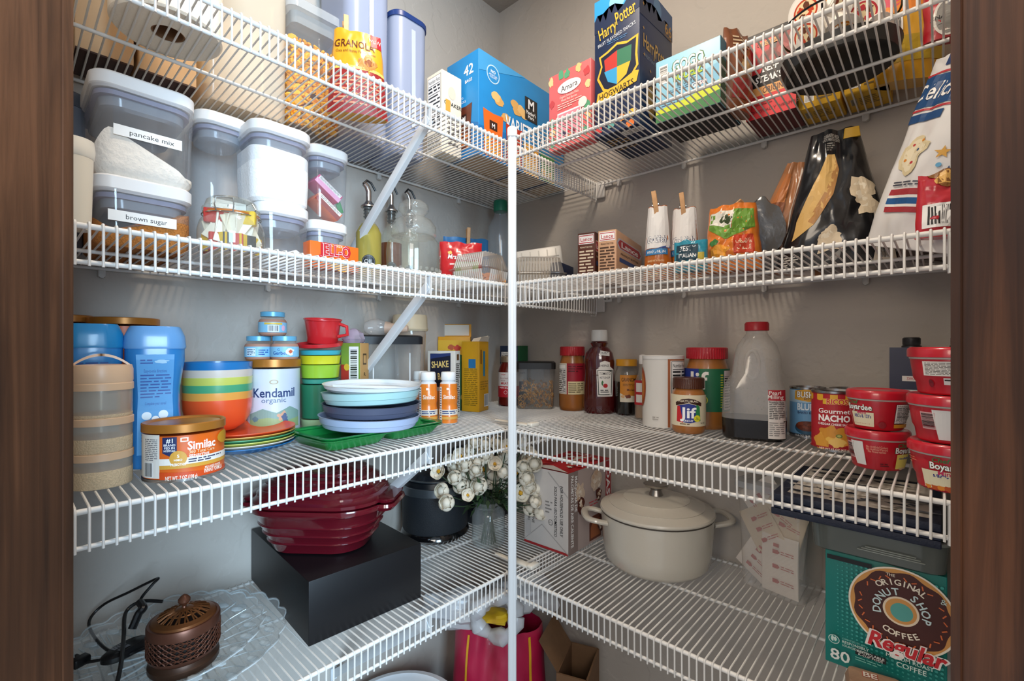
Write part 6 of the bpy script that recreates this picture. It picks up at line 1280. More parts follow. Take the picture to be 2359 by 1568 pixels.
a.e(r*.15, H*.27, r*.13, H*.03, '#6a7a3a').e(r*.15, H*.27, r*.08, H*.018, '#b8b868').r(-r*1.5, .005, r*1.5, H*.075, '#a01a24').t('NET WT 15 OZ (425 g)', -r*.05, H*.045, .0035, '#fff0e0', w=r*1.2, b=.02); a.build('wrap_label', t, .004)
# red pasta bowls
RED = pm('#c21c2e', .28, coat=.4)
def pasta_bowl(lab, P, r, zb, h, kind, rz=0, grp='stacked red pasta bowls'):
    t = thing('pasta_bowl', lab, 'microwave bowl', (P[0], P[1], zb), fz(P)+rz, grp)
    loft([(0, r*.72), (.002, r*.76), (h*.25, r*.80), (h*.34, r*.86), (h*.72, r*.93), (h*.76, r*.92)], pm('#bb1a2a', .35, coat=.2), 56).build('bowl_body', None, t)
    loft([(h*.74, r*.93), (h*.75, r*.955), (h*.79, r*.955), (h*.79, r*.93)], pm('#b8b0aa', .4), 56, cap=(0, 0)).build('seam_ring', None, t)
    loft([(h*.78, r*.97), (h*.79, r*1.0), (h*.93, r*1.0), (h*.965, r*.985), (h*.985, r*.955), (h, r*.93), (h*.99, r*.86), (h*.975, r*.82), (h*.985, r*.3), (h*.985, .001)], RED, 56).build('lid', None, t)
    R = lambda v: r*(.76+.04*min(1, v/(h*.25))+(.06*max(0, min(1, (v/h-.25)/.09)))+(.07*max(0, min(1, (v/h-.34)/.38))))
    def mp(u, v, e): q = R(v)+e+.0004; a_ = u/(r*.88); return (q*sin(a_), -q*cos(a_), v)
    a = Art(mp, .0006); Y = '#e8c03a'
    def brand(x, y, s=1): a.t2('Boyardee', x, h*(y-.01), .0085*s, '#ffffff', '#2c5a34', w=.037*s, b=.04, ob=.11).t('Chef', x-.008*s, h*(y+.115), .006*s, '#3c7a44', b=.04, sh=.2)
    if kind == 'A':
        a.r(-r*.92, h*.08, -r*.12, h*.44, '#e8e0c0'); brand(-r*.62, .58); a.t('Mini', -r*.50, h*.44, .0052, '#c0305a', b=.03).t("ABC's & 123's", -r*.50, h*.34, .0052, '#23308c', w=r*.60, b=.04).t('with meatballs', -r*.48, h*.25, .0036, '#23308c', w=r*.5).ln(-r*.85, h*.13, -r*.2, h*.2, 2, '#b84a3a', .4)
        a.nf(r*.52, h*.18, r*1.30, h*.68, seed=4); a.r(r*.52, h*.08, r*1.3, h*.17, '#d89a2c').e(r*.14, h*.14, .005, .005, '#8a1420')
    elif kind == 'B':
        a.bar(-r*1.05, h*.24, -r*.72, h*.66, bg='#d8a8a8', vert=True).p([(-r*.70, h*.10), (-r*.34, h*.10), (-r*.40, h*.70), (-r*.82, h*.70)], '#e2e0de').t('No Artificial Colors', 0, h*.60, .0034, '#f0b8a0', w=r*.60).t('No Artificial Flavors', 0, h*.54, .0034, '#f0b8a0', w=r*.60).t('No Preservatives', 0, h*.48, .0034, '#f0b8a0', w=r*.50)
        brand(r*.98, .55); a.r(r*.60, h*.06, r*1.35, h*.44, '#e8d868').t('rice with chicken', r*.95, h*.34, .0045, '#23308c', w=r*.52, b=.02).t('& vegetables', r*.98, h*.27, .0045, '#23308c', w=r*.42, b=.02).blob(r*.95, h*.14, .012, .006, '#d8b890', 4).ln(r*.1, h*.1, r*.4, h*.2, 2, '#5a0a14', .5)
    elif kind == 'C':
        a.r(-r*.55, h*.40, r*.95, h*.70, '#e2ded8').ln(-r*.5, h*.42, r*.9, h*.68, 9, '#55504a', .45, 3, True).r(-r*.10, h*.22, r*.75, h*.36, '#e8e8e6').ln(-r*.08, h*.24, r*.72, h*.34, 2, '#1a1a1a', .6).e(-r*.40, h*.24, .003, .005, '#7a1020')
    elif kind == 'D':
        a.bar(-r*.75, h*.28, -r*.40, h*.64, bg='#d8a8a8', vert=True).p([(-r*.36, h*.08), (r*.0, h*.08), (-r*.06, h*.70), (-r*.46, h*.70)], '#e2e0de').ln(r*.15, h*.5, r*.6, h*.66, 3, '#f0b8a0', .4)
    else:
        brand(r*.20, .56, 1.0); a.r(-r*.42, h*.06, r*.95, h*.44, '#e8e0c0').t('Mini', r*.12, h*.41, .0060, '#c0305a', b=.03).t("ABC's & 123's", r*.25, h*.32, .0062, '#23308c', w=r*.85, b=.04).t('with meatballs', r*.25, h*.245, .0038, '#23308c', w=r*.62).ln(-r*.3, h*.17, r*.8, h*.2, 1, '#b84a3a', .5).ln(-r*.95, h*.5, -r*.55, h*.66, 3, '#d87a5a', .4)
        for k in range(8): a.blob(-r*.3+r*.16*k, h*.10, .0042, .004, '#b8501c' if k % 2 else '#d8842c', k)
    a.build('wrap_print', t, .004); return t
P, r = rnd(1945, 2101, by=1086, z=Z); hB = .064; 
zb2_ = zat(897, P)-Z; hB = zb2_/2
pasta_bowl('red pasta bowl, bottom of the front left pair', P, r, Z, hB, 'B')
pasta_bowl('red pasta bowl, top of the front left pair, with a nutrition panel', (P[0]+.001, P[1]+.001), r*.985, Z+hB+.0003, hB, 'A')
r = .047; P = (1.174, -.352)
hC = (zat(800, P)-Z)/3
pasta_bowl('red pasta bowl, bottom of the three at the right jamb', P, r, Z, hC, 'E', -18)
pasta_bowl('red pasta bowl, middle of the three at the right jamb', (P[0]-.001, P[1]), r, Z+hC+.0003, hC, 'D', 4)
pasta_bowl('red pasta bowl, topmost of the three at the right jamb', P, r, Z+2*hC+.0006, hC, 'C', -6)
# broth cartons
for i, (xa, xb, Y, lb) in enumerate(((2049, 2110, -.125, 'navy and white broth carton with a black cap behind the red bowls'), (2160, 2222, -.125, 'navy broth carton at the right jamb, mostly hidden by the red bowls'))):
    A = atY(xa, Y); B = atY(xb, Y); w = min(B[0]-A[0], .060); w = .058
    P = (A[0]+w/2, Y+.031); 
    if P[0]+w/2 > 1.22: P = (1.22-w/2, P[1])
    h = zat(800, (P[0], Y))-Z; t = thing('broth_carton', lb, 'carton', (P[0], P[1], Z), 0, 'broth cartons')
    MB().loft([(0, w/2, .030, .002), (h, w/2, .030, .002)], pm('#d8d6d4', .4), 16).build('carton_body', None, t)
    a = Art(m_front(.030, 0, -w/2)); a.r(0, h*.60, w, h, '#141e40').r(w*.30, h*.68, w, h*.73, '#d8d4d0').t('SWANSON', w*.66, h*.705, .005, '#a81e2c', w=w*.5, b=.02).t('CHICKEN', w*.60, h*.535, .008, '#a8241e', w=w*.72, b=.02).t('BROTH', w*.6, h*.45, .012, '#a8241e', w=w*.8, b=.04).e(w*.75, h*.76, w*.10, h*.015, '#a81e2c'); a.build('front_print', t)
    MB().loft([(h, .014), (h+.003, .014), (h+.004, .012), (h+.006, .0128), (h+.016, .0128), (h+.018, .011), (h+.018, .001)], pm('#17171b', .4), 32).build('cap', None, t)
# ================================================================ LOWEST SHELF, LEFT
Z = SL(4)
CUT = clear('#fcfdfd', .07, .03, 1.5, bump=.5, scale=120)
def platter(lab, P, r, zb, seed):
    t = thing('glass_platter', lab, 'platter', (P[0], P[1], zb), seed*20, 'cut glass platters')
    n = 120; rings = []
    for (f, z, sc) in ((.02, .004, 0), (.45, .004, 0), (.50, 0, 0), (.62, .002, 0), (.80, .010, .004), (.93, .020, .02), (1.0, .027, .035), (1.0, .030, .035), (.93, .0235, .02), (.80, .0135, .004), (.62, .006, 0), (.50, .006, 0), (.02, .006, 0)):
        rg_ = []
        for i in range(n):
            a = 2*pi*i/n; k = f*(1+sc*abs(sin(a*11))*1.3-sc*.4); rg_.append((r*k*cos(a), r*k*sin(a), z+sc*.12*abs(sin(a*11))))
        rings.append(rg_)
    vs = [p for R in rings for p in R]; fs = []
    for j in range(len(rings)-1):
        for i in range(n): a, b = j*n+i, j*n+(i+1) % n; fs.append((a, b, b+n, a+n))
    m = MB(); m.add(vs, fs, CUT); m.build('plate_glass', None, t)
    EDG = clear('#eef4f6', .42, .05, 1.6)  # milky glass puts highlights into the colour of the edge tube and embossing
    MB().tube([vs[6*n+i] for i in range(n)]+[vs[6*n]], .0013, n=6).build('scalloped_edge', EDG, t)
    m = MB(); rg = random.Random(seed)
    for k in range(22):                                   # embossed fruit and leaves around the rim
        a = 2*pi*k/22; q = r*.86; m.ball((q*cos(a), q*sin(a), .0155), .012, .007, .0034, EDG, 8, 5)
        q = r*.72; m.tube([(r*.60*cos(a+.14), r*.60*sin(a+.14), .0065), (r*.72*cos(a+.20), r*.72*sin(a+.20), .0092), (r*.90*cos(a+.12), r*.90*sin(a+.12), .0190)], .0011, EDG, n=5)
    for k in range(14):
        a = 2*pi*k/14; m.tube([(r*.12*cos(a), r*.12*sin(a), .0066), (r*.30*cos(a+.10), r*.30*sin(a+.10), .0072), (r*.48*cos(a), r*.48*sin(a), .0066)], .0014, EDG, n=5)
    m.build('embossed_leaves', None, t); return t
C0 = (.205, -1.030)
A = on(640, 1395, Z+.01); R0 = sqrt((A[0]-C0[0])**2+(A[1]-C0[1])**2)
PL = (.212, -1.008); R0 = .168
platter('large cut glass platter with a scalloped rim, lower of two on the lowest left shelf', PL, R0, Z, 1)
platter('smaller cut glass platter nested on the larger one under the wax warmer', (PL[0]-.004, PL[1]-.012), R0*.87, Z+.0135, 2)
# wax warmer
zp = Z+.0135+.0085
P, r = rnd(332, 514, by=1560, z=zp); P, r = rnd(330, 516, X=.262); r = .0495
P = (.266, -1.003); 
def warm():
    global WP
    H = .085
    t = thing('wax_warmer', 'copper coloured electric wax warmer with a pierced lid on the glass platters', 'wax warmer', (P[0], P[1], zp), RZ); 
    COP = pm('#6a4334', .38, .55); COPD = pm('#4c3528', .42, .5)
    loft([(0, r*.93), (.003, r*.97), (.010, r*.97), (.014, r*.90), (.020, r*.86)], COPD, 56).build('base', None, t)
    n = 44; m = MB(); z0, z1 = .026, .058
    m.loft([(.016, r*.80), (.017, r*.88), (.021, r*.95), (z0, r*.985)], COP, 88, cap=(0, 0)); m.loft([(z1, r*1.0), (.070, r*1.0), (.073, r*.97), (.073, r*.90)], COP, 88, cap=(0, 0))
    rows = 4; dz = (z1-z0)/rows; na = 30
    for j in range(rows):
        for i in range(na):
            for s in (0, 1):
                a0 = 2*pi*(i+.0)/na; a1 = 2*pi*(i+1)/na
                if s: a0, a1 = a1, a0
                q0 = r*(.985+.015*j/rows); q1 = r*(.985+.015*(j+1)/rows)
                m.tube([(q0*cos(a0), q0*sin(a0), z0+j*dz), (q1*cos(a1), q1*sin(a1), z0+(j+1)*dz)], .00085, COP, n=4, caps=False)
            a0 = 2*pi*i/na; m.tube([(r*cos(a0-.1), r*sin(a0-.1), z0+(j+.5)*dz), (r*cos(a0+.1), r*sin(a0+.1), z0+(j+.5)*dz)], .0007, COP, n=4, caps=False)
    m.build('pierced_body', None, t)
    loft([(.018, r*.86), (.068, r*.90), (.070, r*.5)], pm('#1a0f0a', .6), 40).build('inner_liner', None, t)
    m = MB(); LB = pm('#7c4e2c', .35, .6); rl = r*.88
    m.loft([(.071, rl*1.0), (.073, rl*1.02), (.076, rl*.98), (.079, rl*.80)], LB, 72, cap=(0, 0)); m.loft([(.0865, rl*.30), (.088, rl*.2), (.0885, rl*.01)], LB, 48, cap=(0, 0))
    for k in range(18):
        a = 2*pi*k/18; 
        for s in (-.11, .11):
            m.tube([(rl*.80*cos(a+s), rl*.80*sin(a+s), .0790), (rl*.55*cos(a+s*1.4), rl*.55*sin(a+s*1.4), .0838), (rl*.30*cos(a), rl*.30*sin(a), .0866)], .0013, LB, n=5)
    m.loft([(.0832, rl*.56), (.0845, rl*.53), (.0842, rl*.50)], LB, 48, cap=(0, 0)); pl_ = m.build('pierced_lid', None, t)
    loft([(.088, .0035), (.091, .0028), (.094, .0055), (.098, .0085), (.102, .0085), (.107, .0045), (.109, .001)], pm('#6a4230', .35, .5), 24).build('knob', None, pl_)
    loft([(.070, rl*.97), (.0708, rl*.1)], pm('#2a160c', .7), 40).build('wax_dish', None, t)
warm()
# power cord and inline switch
zc = Z+.030
def pp(px, py, z): a = on(px, py, z); return (a[0], a[1], z)
def curve(pts, n=8):
    out = []; P_ = [Vector(p) for p in pts]
    for i in range(len(P_)-1):
        p0 = P_[max(i-1, 0)]; p1 = P_[i]; p2 = P_[i+1]; p3 = P_[min(i+2, len(P_)-1)]
        for k in range(n):
            t_ = k/n; out.append(.5*((2*p1)+(p2-p0)*t_+(2*p0-5*p1+4*p2-p3)*t_*t_+(-p0+3*p1-3*p2+p3)*t_**3))
    out.append(P_[-1]); return out
t = thing('power_cord', 'black power cord with inline switch and plug lying on the glass platters', 'cord', pp(290, 1480, zc), 0); BL = pm('#0e0e10', .35)
T0 = Vector(t.location)
def rel(l): return [tuple(Vector(p)-T0) for p in l]
loop = [pp(332, 1480, zc+.004), pp(255, 1500, zc), pp(205, 1440, zc+.004), pp(235, 1395, zc+.022), pp(300, 1362, zc+.050), pp(362, 1332, zc+.075), pp(352, 1345, zc+.072), pp(325, 1378, zc+.052), pp(320, 1405, zc+.03), pp(302, 1440, zc+.012)]
MB().tube(rel(curve(loop)), .0024, n=8).build('cable', BL, t)
loop = [pp(375, 1385, zc+.04), pp(325, 1385, zc+.045), pp(290, 1410, zc+.035), pp(285, 1465, zc+.022), pp(280, 1520, zc+.020), pp(272, 1562, zc+.016), pp(262, 1600, zc+.012)]
MB().tube(rel(curve(loop)), .0030, n=8).build('cable', BL, t)
loop = [pp(335, 1492, zc), pp(290, 1508, zc+.004), pp(200, 1525, zc+.004)]
MB().tube(rel(curve(loop)), .0024, n=8).build('cable', BL, t)
m = MB(); tw = [pp(322, 1386, zc+.05), pp(330, 1400, zc+.046), pp(320, 1412, zc+.04), pp(312, 1430, zc+.030), pp(304, 1448, zc+.02)]
m.tube(rel(curve(tw)), .0062, n=10, rr=None); m.build('cable_tie_bundle', BL, t)
m = MB(); m.box((0, 0, 0), (.016, .022, .014), bev=.003); m.box((-.012, .004, .002), (.014, .003, .004)); m.box((-.012, -.004, .002), (.014, .003, .004)); m.xf(Matrix.Translation(Vector(pp(185, 1522, zc+.006))-T0) @ Matrix.Rotation(.4, 4, 'Z')); m.build('plug', BL, t)
SWP = Vector(pp(289, 1505, zc-.002))
m = MB().loft([(0, .016, .030, -1), (.003, .019, .034, -1), (.010, .019, .034, -1), (.014, .014, .028, -1), (.0145, .004, .01, -1)], None, 32); Mx = Matrix.Translation(SWP-T0) @ Matrix.Rotation(TH-.35, 4, 'Z'); m.xf(Mx); m.build('inline_switch', BL, t)
a = Art(lambda u, v, e: tuple(Mx @ Vector((u, v, .0145+e)))); a.r(-.010, -.016, .0, .002, '#8a8a8c').ln(-.009, -.014, -.001, 0, 4, '#333333', .4).r(.003, -.014, .010, .002, '#77777a'); a.build('switch_label', t)
# black box
Pn = on(711, 1490, Z); hb = None
a_r = on(970, 1385, Z+.0); ang_b = math.degrees(atan2(a_r[1]-Pn[1], a_r[0]-Pn[0]))-90
h_ = zat(1340, Pn)-Z
ang_b = -3; Pc, w_, d_ = bx(Pn, 548, 970, 0); 
t, w, d, h = carton('black_storage_box', 'large black box on the lowest left shelf carrying the maroon baker', 'box', Pn, 548, 970, Z, h=h_, col='#101013', rz=ang_b, rough=.42, w=.334)
BXP = Pc; BXZ = Z+h; BBT = t
# maroon covered baker
def maroon():
    Pm = on(758, 1285, BXZ); v = _dir(758)
    RM = pm('#5e0f1c', .14, coat=.7); cx_, cy_ = t.location[0], t.location[1]
    hw, hd = .144, .106
    # near rim of the base sits above column ~758; centre lies behind it
    b = thing('covered_baker', 'glossy maroon stoneware baker with a domed lid on the black box', 'baking dish', (Pm[0]+FW[0]*.080-RT[0]*.040, Pm[1]+FW[1]*.080-RT[1]*.040, BXZ), RZ-3)
    rs = []; 
    for z_, f in ((0, .60), (.004, .66), (.022, .73), (.024, .75), (.026, .735), (.040, .79), (.042, .81), (.044, .795), (.058, .85), (.060, .865), (.062, .85), (.080, .90), (.086, .955), (.092, .965), (.096, .955)):
        rs.append((z_, hw*f, hd*f, hd*f*.80))
    MB().loft(rs, RM, 64).build('dish', None, b)
    for s in (-1, 1):
        m = MB(); m.loft([(.082, .018, .046, .018, s*hw*.96, 0), (.090, .024, .052, .022, s*hw*.97, 0), (.096, .022, .050, .020, s*hw*.97, 0)], RM, 32); m.build('side_handle', None, b)
    rs = [(.097, hw*.92, hd*.92, hd*.74), (.100, hw*.95, hd*.95, hd*.76), (.106, hw*.95, hd*.95, hd*.76), (.110, hw*.90, hd*.90, hd*.72)]
    for k in range(5):
        z_ = .114+k*.010; f = (.885, .84, .775, .69, .58)[k]; rs += [(z_, hw*f, hd*f, hd*f*.8), (z_+.003, hw*(f-.012), hd*(f-.012), hd*f*.78), (z_+.005, hw*(f-.006), hd*(f-.006), hd*f*.79)]
    rs += [(.164, hw*.44, hd*.44, hd*.35), (.168, hw*.25, hd*.25, hd*.2), (.169, hw*.02, hd*.02, hd*.01)]
    m = MB().loft(rs, RM, 64)
    for s in (-1, 1): m.loft([(.098, .018, .044, .018, s*hw*.97, 0), (.106, .020, .048, .018, s*hw*.97, 0), (.110, .010, .036, .009, s*hw*.92, 0)], RM, 32)
    m.build('domed_lid', None, b)
maroon()
# slow-cooker-like black pot at the wall
P, r = rnd(898, 1052, by=1248, z=Z); r = min(r, .098); P = (max(P[0], r+.014), P[1]); CKP, CKR = P, r
t = thing('electric_cooker', 'matte black round cooker with a silver band behind the black box', 'cooker', (P[0], P[1], Z), RZ)
H = zat(1070, P)-Z
loft([(0, r*.82), (.004, r*.90), (.014, r*1.0), (.024, r*.97), (.030, r*.90)], pm('#0a0a0c', .12, coat=.8), 56).build('glossy_base', None, t)
loft([(.026, r*.93), (.030, r*.95), (H*.66, r*.97)], pm('#151a20', .6, bump=.4, scale=400), 56).build('body_shell', None, t)
loft([(H*.66, r*.975), (H*.665, r*.99), (H*.77, r*.99), (H*.775, r*.975)], pm('#8e979e', .28, .9), 56).build('silver_band', None, t)
loft([(H*.775, r*.95), (H*.80, r*.93), (H*.84, r*.90), (H*.85, r*.80)], pm('#101418', .3), 56).build('collar', None, t)
cl_ = loft([(H*.84, r*.86), (H*.86, r*.88), (H*.87, r*.86), (H*.92, r*.72), (H*.93, r*.70), (H*.96, r*.45), (H, r*.25), (H, r*.01)], pm('#1c2228', .2, coat=.6), 56); cl_ = cl_.build('lid', None, t)
loft([(H*.855, r*.895), (H*.865, r*.90), (H*.875, r*.87)], pm('#8e979e', .28, .9), 56, cap=(0, 0)).build('lid_trim', None, cl_)
MB().tube([(-r*.93, -.02, H*.72), (-r*1.02, -.022, H*.72)], .008, n=16).build('handle_pivot', pm('#8e979e', .25, .9), t)
# small appliance in the dark corner
P = (.115, -.235)
t = thing('black_bin', 'dark box-like canister in the corner behind the flowers', 'container', (.100, -.170, Z), 0)
loft([(0, .055, .085, .02), (.004, .060, .090, .022), (.195, .064, .094, .024), (.20, .060, .090, .02)], pm('#15181f', .4), 40).build('body', None, t); loft([(.20, .066, .096, .025), (.212, .066, .096, .025), (.216, .06, .09, .02)], pm('#0d0f13', .35), 40).build('lid', None, t)
# glass jar vase with flowers
P, r = rnd(1087, 1163, by=1267, z=Z); H = zat(1152, P)-Z
t = thing('mason_jar_vase', 'clear glass jar vase holding stems of white flowers by the corner post', 'vase', (P[0], P[1], Z), 0); VG = clear('#f6fafa', .10, .02, 1.65)
hollow(t, 'jar_glass', [(0, r*.86), (.004, r*.95), (H*.10, r), (H*.72, r), (H*.82, r*.86), (H*.86, r*.74), (H*.90, r*.76), (H*.92, r*.80), (H*.94, r*.76), (H, r*.78)], VG, seg=48)
loft([(H*.86, r*.77), (H*.875, r*.82), (H*.89, r*.77)], VG, 48, cap=(0, 0)).build('thread_ring', None, t)
VP = P; VH = H
t = thing('flower_bunch', 'bunch of artificial green stems and leaves standing in the glass jar', 'flowers', (P[0], P[1], Z+.004), 0)
flw = [(1010, 1085, .9), (1020, 1130, 1), (1046, 1075, .8), (1062, 1118, 1), (1060, 1050, .9), (1088, 1098, 1), (1100, 1065, .9), (1082, 1038, .8), (1112, 1080, 1.1), (1136, 1092, 1.1), (1104, 1120, 1.1), (1120, 1050, 1), (1140, 1068, .8), (1152, 1112, 1), (1166, 1050, 1.1), (1030, 1158, 1), (1195, 1090, .9), (1170, 1135, .8), (1182, 1160, .8), (1212, 1102, 1), (1200, 1135, 1), (1230, 1068, 1), (1235, 1125, 1.1), (1262, 1128, 1), (1248, 1152, 1.1), (1222, 1170, 1), (1244, 1182, .9), (1270, 1150, .9), (1215, 1060, .9), (1145, 1020, .9), (1118, 1022, .8), (1092, 1018, .8), (1078, 1140, .7), (1205, 1022, .8), (1068, 1092, .8), (1072, 1070, .9), (1124, 1062, .9), (1128, 1112, .9), (1096, 1082, .8), (1158, 1086, .9), (1150, 1130, .8), (1048, 1100, .9), (1036, 1060, .8), (1205, 1075, .9), (1222, 1045, .8), (1218, 1122, .9), (1248, 1100, .8), (1108, 1042, .8), (1166, 1028, .8), (1232, 1156, .8), (1256, 1170, .8)]
m = MB(); GR = pm('#2c4228', .6, var=.2); fl_ = []
rg = random.Random(11)
for k, (px, py, s) in enumerate(flw):
    dpt = depth(P)+rg.uniform(-.045, .04)-max(0, (1120-px)/110*.07); 
    if px > 1185: dpt = depth(P)-.02+rg.uniform(-.045, .02)
    v = _dir(px); X_, Y_ = CAMP[0]+v[0]*dpt, CAMP[1]+v[1]*dpt
    if X_ > .30 and abs(px-1180) < 30: pass
    z_ = EYE-(py-HY)/F*dpt; fl_.append((X_, Y_, z_, s))
    a = 2*pi*k/len(flw); b0 = Vector((r*.45*cos(a), r*.45*sin(a), 0)); top = Vector((X_-P[0], Y_-P[1], z_-Z-.010)); mid = Vector((r*.5*cos(atan2(top.y, top.x)), r*.5*sin(atan2(top.y, top.x)), VH*.98))
    if k % 3 == 0: m.tube([tuple(b0), tuple((b0+mid)*.5*Vector((.6, .6, 1)) if 0 else (b0*.3+mid*.3+Vector((0, 0, VH*.3)))), tuple(mid), tuple(mid*.45+top*.55+Vector((0, 0, -.008))), tuple(top)], .0014, n=5)
    else: m.tube([tuple(mid), tuple(mid*.45+top*.55+Vector((0, 0, -.008))), tuple(top)], .0013, n=5)
m.build('stems', GR, t)
m = MB(); rg = random.Random(12); LG = [pm(c, .6, var=.15) for c in ('#24381f', '#35502c', '#1c2c1a')]
for k in range(230):
    a = rg.uniform(0, 2*pi); q = rg.uniform(.01, .075)**1.0; zz = VH*1.0+rg.uniform(-.008, .065)*(.6+q*6)
    c = Vector((q*cos(a), q*sin(a), zz)); d_ = Vector((cos(a+rg.uniform(-1, 1)), sin(a+rg.uniform(-1, 1)), rg.uniform(-.6, .5))).normalized(); sd = d_.cross(Vector((0, 0, 1))).normalized()*.0055; L_ = rg.uniform(.022, .042)
    if c.x+P[0] < .02 or sqrt((c.x+P[0]-CKP[0])**2+(c.y+P[1]-CKP[1])**2) < CKR+.012: continue
    m.add([c, c+d_*L_*.4+sd+Vector((0, 0, .002)), c+d_*L_, c+d_*L_*.4-sd+Vector((0, 0, .002))], [(0, 1, 2, 3)], LG[k % 3])
o = m.build('leaves', None, t); o['kind'] = 'stuff'
PET = pm('#e8dfcc', .6, var=.05, scale=30); YEL = pm('#d8a01c', .6)
for k, (X_, Y_, z_, s) in enumerate(fl_):
    rr_ = .0205*s*depth((X_, Y_))/1.15; out = Vector((X_-P[0], Y_-P[1], .02)); openf = (k % 4 == 0)
    f = bpy.data.objects.new('white_blossom', None); COL.objects.link(f); f.location = (X_, Y_, z_); 
    dirv = (Vector((CAMP[0]-X_, CAMP[1]-Y_, .25)).normalized()*1.0+out.normalized()*.6+Vector((rg.uniform(-.4, .4), rg.uniform(-.4, .4), rg.uniform(-.1, .5)))).normalized()
    f.rotation_euler = dirv.to_track_quat('Z', 'Y').to_euler()
    tag(f, 'artificial cream white flower of the bunch in the glass jar vase', 'flower', 'cream white flowers in the jar')
    m = MB()
    for q in range(8):
        ring_ = q // 5; a = 2*pi*(q % 5)/(5 if not ring_ else 3)+ring_*.6; cup = (.35 if openf else .80) if not ring_ else (.7 if openf else 1.05); R_ = rr_*(1.0 if not ring_ else .84)
        vs = []; nu, nv = 5, 5
        for j in range(nv+1):
            tt_ = j/nv; 
            for i in range(nu+1):
                ss = (i/nu-.5)*2; wd_ = .95*sin(pi*(.12+.80*tt_))**.7*(1-.12*tt_)
                lat = ss*wd_*.86; rad = (1.05*sin(pi*(.04+.50*tt_)) if openf else .92*sin(pi*(.05+.70*tt_)))*(1 if not ring_ else .86); hgt = (.62*tt_**1.2-.30) if openf else (1.35*tt_-.65)*(1 if not ring_ else .95); aa = a+lat
                ww = R_*(.12+rad)*(1-.06*ss*ss); vs.append((ww*cos(aa), ww*sin(aa), R_*hgt+R_*.10*ss*ss*cup))
        m.add(vs, [(j*(nu+1)+i, j*(nu+1)+i+1, (j+1)*(nu+1)+i+1, (j+1)*(nu+1)+i) for j in range(nv) for i in range(nu)], PET)
    m.build('petals', None, f, smooth=80)
    if not openf: MB().ball((0, 0, rr_*.08), rr_*.62, rr_*.62, rr_*.60, PET, 14, 9, wob=.12, seed=k).build('inner_bud', None, f)
    if openf: MB().ball((0, 0, -rr_*.05), rr_*.26, rr_*.26, rr_*.22, YEL, 10, 6, wob=.4, seed=k).build('stamens', None, f)
# ================================================================ LOWEST SHELF, RIGHT
Z = SR(4)
# popcorn maker carton, straddling the shelf joint
Pn = on(1309, 1282, SR(4)); 
aL = on(1208, 1246, SR(4)); angp = math.degrees(atan2(Pn[1]-aL[1], Pn[0]-aL[0]))
hp_ = zat(1092, Pn)-SR(4)
t, w, d, h = carton('popcorn_maker_carton', 'white and red popcorn maker carton between the flowers and the dutch oven', 'carton', Pn, 1208, 1432, SR(4)+.0005, h=hp_, col='#cfcac6', rz=angp, d=.215)
a = Fr(t, w, d, h); a.r(0, 0, w, h*.03, '#a01a20').p([(0, h*.04), (w*.42, h*.30), (w, h*.02), (w*.985, h*.015), (w*.42, h*.285), (0, h*.03)], '#a8a4a2').p([(w*.55, h*.97), (w, h*.70), (w, h*.715), (w*.57, h*.98)], '#b4b0ae').t('FOR HOUSEHOLD USE ONLY', w*.86, h*.52, .0085, INK, w=h*.62, rot=-pi/2, b=.02).t('SOLO PARA USO DOMESTICO', w*.73, h*.50, .0085, INK, w=h*.62, rot=-pi/2, b=.02).e(w*.62, h*.35, .007, .007, INK).e(w*.62, h*.35, .0058, .0058, '#cfcac6').t('ETL', w*.62, h*.35, .004, INK)
a.ln(w*.50, h*.45, w*.66, h*.62, 4, '#8a8684', .4).t('POPCORN', w*.12, h*.40, .008, '#5a5654', rot=-pi/2, b=.02).t('MACHINE', w*.22, h*.40, .008, '#5a5654', rot=-pi/2, b=.02).r(w*.28, h*.34, w*.36, h*.44, '#a01a20').r(w*.04, h*.12, w*.16, h*.30, '#b8b4b2'); a.build('end_print', t)
a = Sd(t, w, d, h); a.r(0, 0, d, h, '#b8a8a4').r(0, 0, d*.20, h, '#8c7c78').t('MAQUINA DE', d*.16, h*.72, .0115, '#ffffff', w=h*.44, rot=-pi/2, b=.04).t('PALOMITAS DE AIRE CALIENTE', d*.08, h*.52, .0115, '#ffffff', w=h*.88, rot=-pi/2, b=.04)
a.r(d*.84, h*.30, d*.97, h*.99, '#a81c26').t('DASH', d*.905, h*.64, .018, '#ffffff', w=h*.5, rot=-pi/2, b=.05).p([(d*.45, h*.03), (d*.72, h*.03), (d*.72, h*.34), (d*.52, h*.34), (d*.45, h*.26)], '#6a3422').p([(d*.48, h*.06), (d*.70, h*.06), (d*.70, h*.28), (d*.54, h*.28), (d*.48, h*.2)], '#a8623a')
rg = random.Random(7)
for (cx_, cy_, n_, s_) in ((d*.25, h*.72, 12, .012), (d*.26, h*.55, 8, .010), (d*.60, h*.80, 12, .014), (d*.72, h*.2, 10, .010), (d*.65, h*.60, 8, .008)):
    a.blob(cx_, cy_, s_*1.7, s_*2.1, '#5a2c22' if s_ < .012 else '#d8c4b0', int(cx_*1e3))
    for k in range(n_): a.blob(cx_+rg.uniform(-1, 1)*s_*1.2, cy_+rg.uniform(-1.5, 1.5)*s_, s_*.4, s_*.36, rg.choice(('#e8d8c4', '#d0b094', '#f0e6d8')), k, .4)
a.ln(d*.42, h*.44, d*.62, h*.56, 3, '#c83a4a', .3); a.build('side_print', t)
a = Art(m_top(h, -w/2, -d/2)); a.r(0, 0, w, d, '#a8141c').blob(w*.5, d*.5, w*.4, d*.35, '#c02028', 3)
